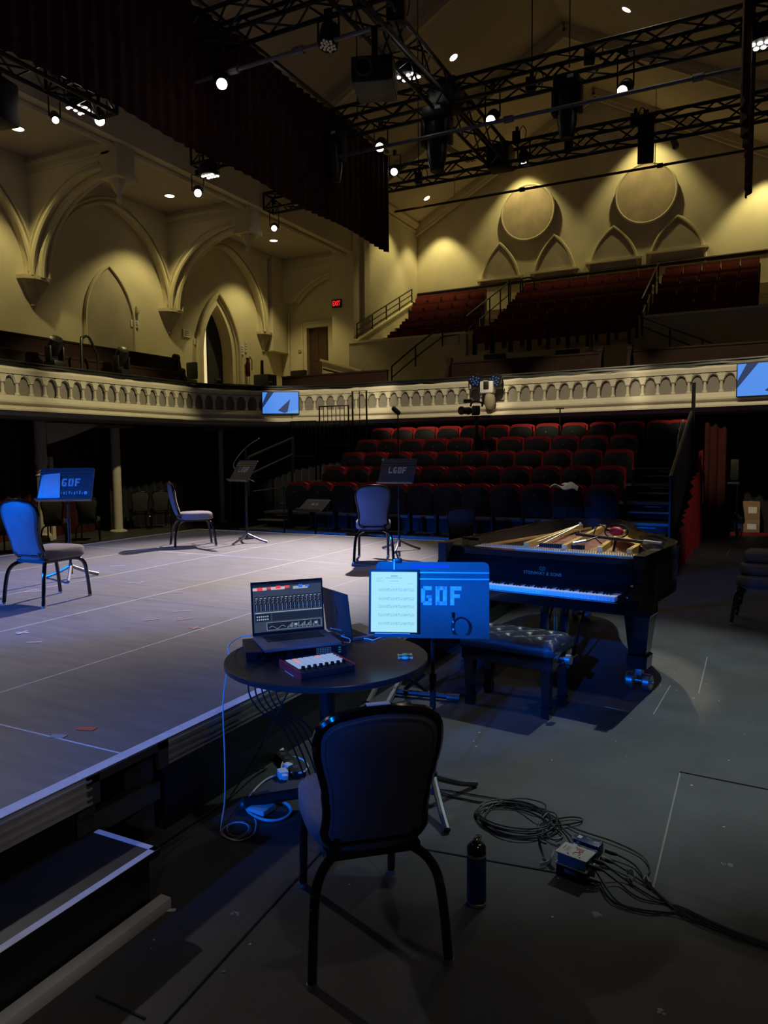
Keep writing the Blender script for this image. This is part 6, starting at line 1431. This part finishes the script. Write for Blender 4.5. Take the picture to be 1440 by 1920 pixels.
s.build('screen_picture', [M['ui_bg'], M['ui_dark'], M['ui_line'], M['ui_red'], M['ui_pink'], M['ui_line'], M['ui_blue'], M['paper']], lid, smooth=0, fix=False)
# second laptop, seen from behind its lid
a2 = Vector((-2.045, 3.345, 0)); b2 = Vector((-1.825, 3.215, 0)); rz2 = math.atan2(b2.y - a2.y, b2.x - a2.x) + PI
l2 = empty('laptop', (b2.x, b2.y, TZ), rz2); tag(l2, 'grey laptop turned away with its lid back showing, beside the tablet stand', 'laptop'); L2 = (b2 - a2).length + 0.02
new().box((L2 / 2, -0.105, 0.008), (L2, 0.205, 0.015), bev=0.004).build('base', M['laptop'], l2)
s = new()
for r_ in range(5):
    for c_ in range(11): s.box((0.024 + c_ * 0.0205, -0.09 + r_ * 0.017, 0.0165), (0.017, 0.0145, 0.002))
s.build('keyboard', M['keys_black'], l2, smooth=0)
lid2 = new().box((L2 / 2, 0, 0.115), (L2, 0.007, 0.232), bev=0.003).build('lid', M['laptop_dark'], l2); lid2.location = (0, 0.0, 0.012); lid2.rotation_euler = (-0.12, 0, 0)
new().box((L2 / 2, -0.0042, 0.118), (L2 - 0.014, 0.001, 0.21)).build('screen', M['black_gloss'], lid2, smooth=0)
new().sph((L2 / 2, 0.004, 0.12), 0.014, 1, 0.05, 1.1, 12, 8).build('lid_emblem', M['black_gloss'], lid2)
# pad controller
q0 = PZ(563, 1268, TZ + 0.02); q1 = PZ(670, 1250, TZ + 0.02); PA = math.atan2(q1.y - q0.y, q1.x - q0.x)
pc = empty('pad_controller', (q0.x, q0.y, TZ), PA); tag(pc, 'red-edged midi pad controller with glowing pale blue pads', 'pad controller'); CW, CD = 0.262, 0.235
new().box((CW / 2, CD / 2, 0.017), (CW - 0.012, CD, 0.028), bev=0.003).build('case', M['black'], pc)
for x in (0.003, CW - 0.003): new().box((x, CD / 2, 0.018), (0.006, CD + 0.004, 0.034)).build('red_side', M['red_paint'], pc, smooth=0)
for q in range(8):
    for r_ in range(4):
        m = 'pad_pink' if (q, r_) in ((1, 3), (5, 3), (1, 2)) else 'pad_blue'
        new().box((0.022 + q * 0.0275 + 0.011, 0.085 + r_ * 0.037 + 0.0, 0.0325), (0.0222, 0.0362, 0.004), bev=0.001).build('pad', M[m], pc)
for q in range(8):
    new().lathe([(0.0085, 0), (0.0085, 0.014), (0.007, 0.016)], (0.033 + q * 0.0275, 0.045, 0.031), 12).build('knob', M['black_gloss'], pc)
    new().box((0.033 + q * 0.0275, 0.018, 0.032), (0.018, 0.010, 0.004)).build('button', M['keys_black'], pc, smooth=0)
s = new()
for q in range(5): s.box((CW - 0.018, 0.085 + q * 0.03, 0.0325), (0.012, 0.016, 0.003))
s.build('side_buttons', M['pad_blue'], pc, smooth=0)
o = new().box((0, 0, 0.001), (0.035, 0.10, 0.002)).build('paper_slip', M['paper'], smooth=0); p = PZ(549, 1262, TZ); o.location = (p.x, p.y, TZ); o.rotation_euler.z = PA; tag(o, 'white paper slip along the red side of the pad controller', 'paper')
for px, py, m, rz, lab in ((759, 1229, 'yellow_wrap', 0.3, 'small yellow sweet wrapper on the table'), (760, 1235, 'green_wrap', 0.1, 'small mint green sweet wrapper on the table')):
    p = PZ(px, py, TZ + 0.004); s = new().sph((0, 0, 0.007), 0.017, 1.1, 0.6, 0.42, 12, 8)
    for sx in (-1, 1): s.prism([(sx * 0.015, 0, 0.006), (sx * 0.034, -0.011, 0.004), (sx * 0.034, 0.011, 0.009)], (0, 0, 0.002))
    o = s.build('wrapped_sweet', M[m]); o.location = (p.x, p.y, TZ + 0.001); o.rotation_euler.z = rz + 0.35; tag(o, lab, 'sweet', 'sweets on the table')
# tablet on the stand
def onF(o): on_desk(o, FS, fdesk)
tab = empty('tablet'); onF(tab); tag(tab, 'glowing tablet with sheet music standing on the blue music stand', 'tablet')
TX, TW, TH = -0.178, 0.238, 0.302; zb = -0.1725 + 0.006
new().box((TX, -0.012, zb + TH / 2), (TW, 0.012, TH), bev=0.005).build('case', M['black'], tab)
s = new(); y = -0.0188
def T(u0, v0, u1, v1, m, dy=0.0003): s.mi = m; w_, h_ = TW - 0.022, TH - 0.022; x0 = TX - w_ / 2; z0 = zb + 0.011; s.poly([(x0 + w_ * u0, y - dy, z0 + h_ * v0), (x0 + w_ * u1, y - dy, z0 + h_ * v0), (x0 + w_ * u1, y - dy, z0 + h_ * v1), (x0 + w_ * u0, y - dy, z0 + h_ * v1)])
T(0, 0, 1, 1, 0, 0)
for v in (.68, .53, .40, .26, .12):
    for k in range(5): T(.17, v + k * .011, .93, v + .0022 + k * .011, 1)
    for k in range(5): T(.17, v + .052 + k * .004 * 0 , .172, v + .06, 1)
    for u in (.17, .36, .55, .74, .925): T(u, v, u + .006, v + .046, 1)
    for k in range(13): T(.21 + k * .055, v + .008 + .009 * ((k * 5) % 4), .235 + k * .055, v + .016 + .009 * ((k * 5) % 4), 1, .0005)
T(.43, .925, .58, .94, 1); T(.32, .895, .68, .903, 1); T(.40, .845, .60, .852, 1); T(.12, .89, .26, .895, 1); T(.12, .865, .22, .87, 1); T(.12, .84, .26, .845, 1); T(.78, .80, .92, .804, 1)
s.build('screen_page', [M['page'], M['page_ink']], tab, smooth=0, fix=False)
o = new().box((TX - 0.005, -0.036, zb + 0.004), (0.166, 0.008, 0.009), bev=0.003).build('stylus', M['white_plastic']); onF(o); tag(o, 'white stylus lying on the stand ledge below the tablet', 'stylus')
o = empty('earphone_cable'); onF(o); tag(o, 'coiled thin black cable hanging at the ledge of the blue stand', 'cable')
s = new()
for q in range(3): s.tube([(0.135 + (0.037 + 0.004 * q) * math.cos(a), -0.012 - 0.0015 * q, -0.128 + (0.042 + 0.0015 * ((q * 3) % 5)) * math.sin(a)) for a in [k * 2 * PI / 28 for k in range(28)]], 0.0016, 5, closed=True)
s.build('cable_coil', M['cable_black'], o)
new().tube([(0.098, -0.012, -0.06), (0.098, -0.012, -0.085)], 0.006, 8).build('jack_plug', M['black_gloss'], o)
new().tube([(0.098, -0.012, -0.085), (0.097, -0.012, -0.16)], 0.0035, 6).build('plug_cable', M['cable_black'], o)
s = new()
for z in (-0.10, -0.135): s.cyl((0.098, -0.012, z), (0.098, -0.012, z - 0.009), 0.0045, seg=8)
s.build('cable_band', M['white_plastic'], o)
o = empty('clip_lamp'); onF(o); tag(o, 'small black clip with short stalk on the upper edge of the blue stand', 'clip')
new().box((-0.16, 0.0, 0.178), (0.035, 0.022, 0.022), bev=0.005).build('clip_body', M['black_metal'], o)
new().tube(smoothpath([(-0.16, 0, 0.185), (-0.165, 0.0, 0.20), (-0.172, -0.004, 0.225)], 4), 0.004, 6).build('stalk', M['black_metal'], o)
new().box((-0.178, -0.008, 0.160), (0.008, 0.004, 0.05)).build('clip_label', M['white_plastic'], o, smooth=0)
s = new().bb((-0.10, -0.0042, 0.146), (0.08, -0.0030, 0.158)); s.build('violet_strip', mat('violet_strip_paint', (0.18, 0.05, 0.42), 0.5), fdesk, smooth=0)

# ================================================================== CABLES, ADAPTORS, BOXES ON THE FLOOR
def cable(name, pts, r, m, lab, cat='cable', n=8, g=None):
    o0 = Vector(pts[0]); P = [Vector(p) - o0 for p in smoothpath(pts, n)]
    o = new().tube(P, r, 6).build(name, M[m]); o.location = o0; return tag(o, lab, cat, g)
def zf(px, py, z=0.008): return PZ(px, py, z)
edge = PZ(440, 1204, TZ + 0.03)
c1 = [PZ(471, 1192, 0.79), PZ(448, 1196, 0.775), PZ(428, 1212, 0.752), Vector((TCX - 0.475, TCY - 0.13, 0.70)), Vector((TCX - 0.485, TCY - 0.17, 0.5)), Vector((TCX - 0.46, TCY - 0.20, 0.25)), PZ(421, 1500, 0.06), PZ(414, 1550, 0.008)]
coil = [PZ(417, 1566, 0.006), PZ(440, 1573, 0.006), PZ(468, 1560, 0.006), PZ(466, 1546, 0.007), PZ(450, 1541, 0.008), PZ(428, 1549, 0.009), PZ(428, 1562, 0.012), PZ(448, 1568, 0.012), PZ(466, 1556, 0.012), PZ(462, 1545, 0.012), PZ(440, 1542, 0.013), PZ(417, 1555, 0.014), PZ(425, 1570, 0.009), PZ(448, 1576, 0.006), PZ(474, 1565, 0.006), PZ(480, 1545, 0.007), PZ(477, 1535, 0.010)]
cable('charging_cable', c1 + coil, 0.0032, 'cable_white', 'thin white cable falling from the table edge to a small coil on the floor')
ch = empty('power_adaptor', PZ(490, 1522, 0.0), LA - 0.75); tag(ch, 'white square power adaptor lying on the floor in a loop of cable', 'power adaptor')
new().box((0, 0, 0.016), (0.098, 0.098, 0.031), bev=0.009).build('adaptor_body', M['white_plastic'], ch)
lp_ = [PZ(484, 1508, 0.012), PZ(500, 1500, 0.010), PZ(530, 1504, 0.009), PZ(544, 1518, 0.008), PZ(535, 1532, 0.008), PZ(505, 1539, 0.010), PZ(478, 1531, 0.012), PZ(463, 1518, 0.012), PZ(468, 1505, 0.012), PZ(500, 1496, 0.014), PZ(535, 1505, 0.015), PZ(547, 1520, 0.014), PZ(530, 1535, 0.012), PZ(500, 1537, 0.014), PZ(470, 1526, 0.014), PZ(461, 1512, 0.010), PZ(470, 1490, 0.008), PZ(497, 1463, 0.008), PZ(530, 1449, 0.012)]
cable('extension_cord', lp_, 0.0048, 'cable_white', 'thick white cord looped around the adaptor and rising to the wall plug')
cable('extension_cord', [PZ(528, 1450, 0.02), PZ(529, 1432, 0.03), PZ(540, 1420, 0.03), PZ(562, 1422, 0.03), PZ(577, 1435, 0.03), PZ(568, 1448, 0.03), PZ(545, 1448, 0.025)], 0.0048, 'cable_white', 'white cord loop standing behind the plug beside the chair seat')
def plug(px, py, lab, rz, k=1.0):
    t = empty('power_plug', PZ(px, py, 0.0), rz); tag(t, lab, 'plug', 'white plugs on the floor')
    new().box((0, 0, 0.022), (0.052 * k, 0.062 * k, 0.042), bev=0.010).build('plug_body', M['white_plastic'], t)
    new().box((0, -0.040, 0.020), (0.03 * k, 0.03, 0.024), bev=0.006).build('plug_neck', M['white_plastic'], t)
    new().box((0, 0.032, 0.02), (0.02, 0.012, 0.006)).build('plug_pins', M['steel'], t, smooth=0)
plug(524, 1416, 'white wall plug on the floor farther behind the table leg', 0.6)
plug(530, 1458, 'white plug at the end of the looped cord, nearer the adaptor', 0.9)
plug(540, 1446, 'white plug lying against the looped cord, next to the chair seat', 1.4, 0.8)
ps = empty('power_strip', PZ(545, 1440, 0.0), 0.95); tag(ps, 'black power strip on the floor under the table beside the stage', 'power strip')
new().box((0, 0.05, 0.02), (0.07, 0.38, 0.036), bev=0.005).build('strip_body', M['black'], ps)
s = new()
for q in range(5): s.box((0, -0.08 + q * 0.065, 0.0385), (0.03, 0.035, 0.001))
s.build('outlet', M['steel_dark'], ps, smooth=0)
cable('power_cable', [PZ(497, 1440, 0.012), PZ(470, 1440, 0.014), PZ(482, 1415, 0.03), Vector((-2.22, 3.0, 0.25)), Vector((-2.08, 3.0, 0.5)), Vector((-1.98, 3.05, 0.7))], 0.004, 'cable_black', 'black cable rising in a loop from the floor to under the table')
cable('power_cable', [PZ(300, 1585, 0.006), PZ(360, 1545, 0.006), PZ(420, 1505, 0.006), PZ(470, 1460, 0.008), PZ(500, 1440, 0.01)], 0.005, 'cable_black', 'black cable lying along the stage skirt from step to table')
cable('audio_cable', [PZ(560, 1222, 0.765), PZ(520, 1225, 0.75), PZ(490, 1245, 0.746), PZ(462, 1250, 0.746), PZ(443, 1240, 0.746), PZ(441, 1225, 0.75), PZ(452, 1214, 0.77)], 0.0022, 'cable_black', 'thin dark cable looping on the table from interface to pad controller')
for q in range(5):
    x = -2.02 + q * 0.028; y0 = 2.58 + q * 0.012
    cable('hanging_cable', [Vector((x + 0.06, y0 + 0.20, 0.715)), Vector((x, y0 + 0.06, 0.69)), Vector((x + 0.005, y0 + 0.03, 0.62)), Vector((x + 0.05, y0 + 0.05, 0.54)), Vector((x + 0.12, y0 + 0.12, 0.45)), Vector((x + 0.16, y0 + 0.22, 0.2)), Vector((x + 0.12, y0 + 0.30, 0.02))], 0.0042, 'cable_black', 'black cable drooping under the table edge, ' + ['outermost of the five', 'second of the five', 'middle of the five', 'fourth of the five', 'innermost of the five'][q], g='cables drooping under the table')
cable('charging_cable', [PZ(620, 1178, 0.80), PZ(640, 1182, 0.775), PZ(651, 1188, 0.76), PZ(640, 1192, 0.76), PZ(655, 1198, 0.75), PZ(655, 1205, 0.75), PZ(644, 1204, 0.765)], 0.0028, 'cable_white', 'white cable looping out of the laptop side')
cable('charging_cable', [PZ(668, 1196, 0.744), PZ(690, 1198, 0.744), PZ(700, 1200, 0.744), PZ(712, 1196, 0.744), PZ(728, 1192, 0.744)], 0.0028, 'cable_white', 'short white cable lying on the table below the tablet')
# keyboard stand frame seen under the table
t = empty('folded_stand', (-1.50, 3.55, 0)); tag(t, 'folded aluminium and black stand frame behind the table leg', 'folded stand')
FO = Vector((-1.50, 3.55, 0))
for a, b_ in ((PZ(690, 1318, .05) - FO, PZ(716, 1266, .14) - FO), (PZ(726, 1320, .05) - FO, PZ(756, 1266, .14) - FO)): new().bar(a, b_, 0.022, 0.03).build('frame_rail', M['alu'], t, smooth=0)
for a, b_ in ((PZ(752, 1262, .2) - FO, PZ(800, 1296, .03) - FO), (PZ(760, 1292, .03) - FO, PZ(798, 1262, .2) - FO)): new().tube([a, b_], 0.014, 8).build('frame_tube', M['black_metal'], t)
new().tube([PZ(735, 1296, .03) - FO, PZ(852, 1307, .03) - FO], 0.02, 8).build('foot_tube', M['black_metal'], t)
new().tube([PZ(838, 1306, .03) - FO, PZ(862, 1308, .03) - FO], 0.024, 10).build('foot_cap', M['steel_dark'], t)
# water bottle
p = PZ(890, 1700, 0); bo = empty('water_bottle', (p.x, p.y + 0.02, 0)); tag(bo, 'navy blue insulated water bottle on the floor', 'bottle')
new().lathe([(0.034, 0.0), (0.0365, 0.004), (0.0365, 0.016), (0.035, 0.017)], (0, 0, 0), 28).build('steel_base', M['steel'], bo)
new().lathe([(0.0355, 0.016), (0.0365, 0.02), (0.0365, 0.188), (0.0355, 0.192)], (0, 0, 0), 28).build('bottle_body', M['bottle'], bo)
new().lathe([(0.0358, 0.190), (0.036, 0.20), (0.034, 0.203)], (0, 0, 0), 28).build('steel_collar', M['steel'], bo)
new().lathe([(0.036, 0.201), (0.0362, 0.222), (0.033, 0.228), (0.024, 0.236), (0.014, 0.238)], (0, 0, 0), 28).build('cap', M['black_gloss'], bo)
new().box((0.0, 0.006, 0.246), (0.022, 0.052, 0.022), bev=0.008).build('drinking_spout', M['black_gloss'], bo)
# signal boxes with cables
d0 = PZ(1043, 1595, 0.1); d1p = PZ(1098.4, 1615.5, 0.1); DA = math.atan2(d1p.y - d0.y, d1p.x - d0.x)
bxb = empty('signal_box', (d0.x, d0.y, 0), DA); tag(bxb, 'black signal box on the floor under the blue and white one', 'signal box', 'signal boxes'); w_, dp = 0.125, 0.085
new().bb((0, 0, 0.002), (w_, dp, 0.048)).build('case', M['black'], bxb, smooth=0)
new().bb((0.035, -0.0015, 0.026), (0.09, 0, 0.040)).build('label_strip', M['di_blue'], bxb, smooth=0)
di = empty('signal_box', (d0.x, d0.y, 0.05), DA); tag(di, 'blue signal box with ivory lid and red letters, stacked on a black one', 'signal box', 'signal boxes')
new().bb((0.004, 0.004, 0.003), (w_ - 0.004, dp - 0.004, 0.047)).build('case', M['di_blue'], di, smooth=0)
for z in (0.0, 0.046): new().bb((-0.003, -0.003, z), (w_ + 0.003, dp + 0.003, z + 0.004)).build('cover_plate', M['di_white'], di, smooth=0)
x = textmesh('JPC', 0.038, M['red_paint'], 'lettering', di, 0.0004); x.location = (0.072, 0.045, 0.0505); x.rotation_euler = (0, 0, -PI / 2); x.scale = (1.05, 1.1, 1)
s = new()
for q in range(5): s.box((0.030, 0.028 + 0.008 * q, 0.0502), (0.018 - 0.002 * (q % 2), 0.002, 0.0004))
s.box((0.012, 0.05, 0.0502), (0.004, 0.03, 0.0004)); s.build('print_lines', M['steel_dark'], di, smooth=0)
for q in range(2): new().cyl((0.045 + 0.05 * q, 0.01, 0.05), (0.045 + 0.05 * q, 0.01, 0.052), 0.003, seg=8).build('screw', M['black'], di)
for k, (pxy, lab) in enumerate((((1093, 1593), 'navy signal box with white numbers, tucked against the ivory-topped box'), ((1103, 1577), 'navy signal box with white numbers, farther of the two navy ones'))):
    p = PZ(*pxy, 0.04); t = empty('signal_box', (p.x, p.y, 0), DA); tag(t, lab, 'signal box', 'signal boxes')
    new().box((0, 0, 0.022), (0.112, 0.052, 0.042), bev=0.002).build('case', M['blue_box'], t)
    x = textmesh('48', 0.026, M['stencil'], 'lettering', t, 0.0004); x.location = (0.034, 0.002, 0.0435); x.scale = (1.1, 0.9, 1)
    x = textmesh('PRO', 0.010, M['stencil'], 'small_lettering', t, 0.0003); x.location = (-0.005, 0.016, 0.0435)
    new().box((-0.040, 0.006, 0.0435), (0.018, 0.022, 0.0006)).build('white_panel', M['stencil'], t, smooth=0)
    for q in range(4): new().cyl((0.048 * (1 if q % 2 else -1), 0.02 * (1 if q > 1 else -1), 0.043), (0.048 * (1 if q % 2 else -1), 0.02 * (1 if q > 1 else -1), 0.045), 0.003, seg=6).build('screw', M['steel'], t)
def xlr(a, b_, lab, m='black', band=None):
    a = Vector(a); b_ = Vector(b_); t = empty('cable_plug', a); tag(t, lab, 'plug', 'cable plugs on the signal boxes'); d = b_ - a
    new().tube([(0, 0, 0), d * 0.62, d], [0.0095, 0.0095, 0.005], 10).build('plug_body', M[m], t)
    if band: new().tube([d * 0.1, d * 0.38], 0.0100, 10).build('plug_band', M[band], t)
xlr(PZ(1101, 1622, 0.075), PZ(1130, 1632, 0.06), 'black cable plug in the blue and ivory box, nearer the camera')
xlr(PZ(1110, 1612, 0.075), PZ(1134, 1621, 0.06), 'black cable plug in the blue and ivory box, farther side')
xlr(PZ(1126, 1607, 0.03), PZ(1150, 1618, 0.02), 'cable plug with pale pink band in the nearer navy box', band='pink_tape')
xlr(PZ(1134, 1594, 0.03), PZ(1158, 1603, 0.02), 'black cable plug in the farther navy box')
xlr(PZ(1094, 1645, 0.025), PZ(1125, 1654, 0.02), 'black cable plug in the black box underneath')
xlr(PZ(1048, 1586, 0.075), PZ(1026, 1577, 0.055), 'silver jack plug on the coil side of the ivory-topped box', 'steel')
xlr(PZ(1086, 1583, 0.03), PZ(1072, 1570, 0.02), 'silver jack plug on the coil side of the nearer navy box', 'steel')
xlr(PZ(1093, 1572, 0.03), PZ(1078, 1566, 0.02), 'silver jack plug on the coil side of the farther navy box', 'steel')
out = [(1440, 1772), (1380, 1752), (1320, 1728), (1270, 1706)]
starts = [((1130, 1632), (1160, 1655), (1200, 1684), 0.055), ((1134, 1621), (1170, 1648), (1220, 1680), 0.055), ((1150, 1618), (1185, 1640), (1230, 1672), 0.02), ((1158, 1603), (1190, 1622), (1215, 1655), 0.02), ((1125, 1654), (1150, 1690), (1215, 1712), 0.018), ((1115, 1630), (1155, 1688), (1200, 1705), 0.03)]
for i, (a, b_, c_, z0) in enumerate(starts):
    k = (i - 2.5) * 3.2
    pts = [PZ(*a, z0), PZ(b_[0], b_[1], 0.012), PZ(c_[0], c_[1], 0.007)] + [PZ(x, y + k * (1.0 - 0.15 * j), 0.006 + 0.004 * (i % 2)) for j, (x, y) in enumerate(reversed(out))] + [PZ(1500, 1795 + k, 0.006), PZ(1750, 1868 + k, 0.006), PZ(2150, 1935 + k, 0.006)]
    cable('audio_cable', pts, 0.0034, 'cable_black', 'black cable leaving the signal boxes past the floor seam, ' + ['nearest the ivory box corner', 'second from the ivory box corner', 'from the pink-banded plug', 'from the farther navy box', 'looping lowest, from the black box', 'dipping beside the lowest loop'][i], g='cables leaving the signal boxes')
cable('audio_cable', [PZ(1062, 1546, 0.01), PZ(1090, 1558, 0.012), PZ(1150, 1578, 0.012), PZ(1200, 1602, 0.010), PZ(1218, 1626, 0.008), PZ(1214, 1640, 0.008), PZ(1206, 1648, 0.008)], 0.0036, 'cable_black', 'black cable arcing over the signal boxes to the white tape tag')
random.seed(11)
ctr = PZ(965, 1538, 0.0); loops = []
for q in range(6):
    rx, ry = 0.20 + random.uniform(-.03, .03), 0.115 + random.uniform(-.02, .02); ox, oy = random.uniform(-.03, .03), random.uniform(-.02, .02); ph = random.uniform(0, 1)
    for k in range(12):
        a = 2 * PI * (k / 12) + ph * 0.2 + 1.0; loops.append(ctr + Vector((ox + rx * math.cos(a) * 0.92 - ry * math.sin(a) * 0.35 * 0, oy + ry * math.sin(a) * 1.35, 0.006 + 0.005 * q + 0.002 * math.sin(k))))
cable('cable_coil', [PZ(818, 1489, 0.006), PZ(870, 1498, 0.006), PZ(900, 1504, 0.006)] + loops + [PZ(1010, 1545, 0.02), PZ(1015, 1570, 0.02), PZ(1026, 1577, 0.05)], 0.0036, 'cable_black', 'black cable coiled in wide loops on the floor between stand and signal boxes', n=5)
cable('audio_cable', [PZ(815, 1482, 0.006), PZ(880, 1500, 0.006), PZ(960, 1512, 0.01), PZ(1010, 1530, 0.03), PZ(1040, 1552, 0.012), PZ(1055, 1568, 0.008), PZ(1036, 1574, 0.008), PZ(1022, 1558, 0.010), PZ(1030, 1540, 0.014), PZ(1065, 1532, 0.012), PZ(1090, 1534, 0.01), PZ(1088, 1541, 0.01), PZ(1060, 1546, 0.014), PZ(1020, 1552, 0.016), PZ(1012, 1575, 0.012), PZ(1024, 1582, 0.04)], 0.0036, 'cable_black', 'black cable making the smaller loop beside the big coil')
cable('audio_cable', [PZ(815, 1478, 0.006), PZ(900, 1492, 0.006), PZ(985, 1508, 0.008), PZ(1030, 1530, 0.01), PZ(1058, 1556, 0.01), PZ(1072, 1569, 0.02)], 0.0034, 'cable_black', 'black cable running straight from the stand foot past the coil')
def tapetag(pts, lab):
    o0 = PZ(*pts[0]); P = [PZ(*q) - o0 for q in pts]; s = new()
    for a, b_ in zip(P[:-1], P[1:]): s.bar(a, b_, 0.0015, 0.017)
    o = s.build('tape_tag', M['tape'], smooth=0); o.location = o0 + Vector((0, 0, 0.002)); tag(o, lab, 'tape tag', 'white tape tags on the cables')
tapetag([(1012, 1622, 0.012), (1024, 1620, 0.012), (1034, 1612, 0.012), (1039, 1598, 0.014)], 'curled white tape tag beside the blue box near the coil')
tapetag([(1175, 1638, 0.012), (1180, 1633, 0.03), (1188, 1636, 0.035), (1190, 1646, 0.025), (1186, 1653, 0.012), (1179, 1650, 0.010)], 'looped white tape tag on the leaving cables, nearer the boxes')
tapetag([(1206, 1652, 0.01), (1212, 1645, 0.018), (1216, 1656, 0.012), (1222, 1659, 0.012)], 'folded white tape tag at the end of the arcing cable by the floor seam')
bpy.context.view_layer.update()
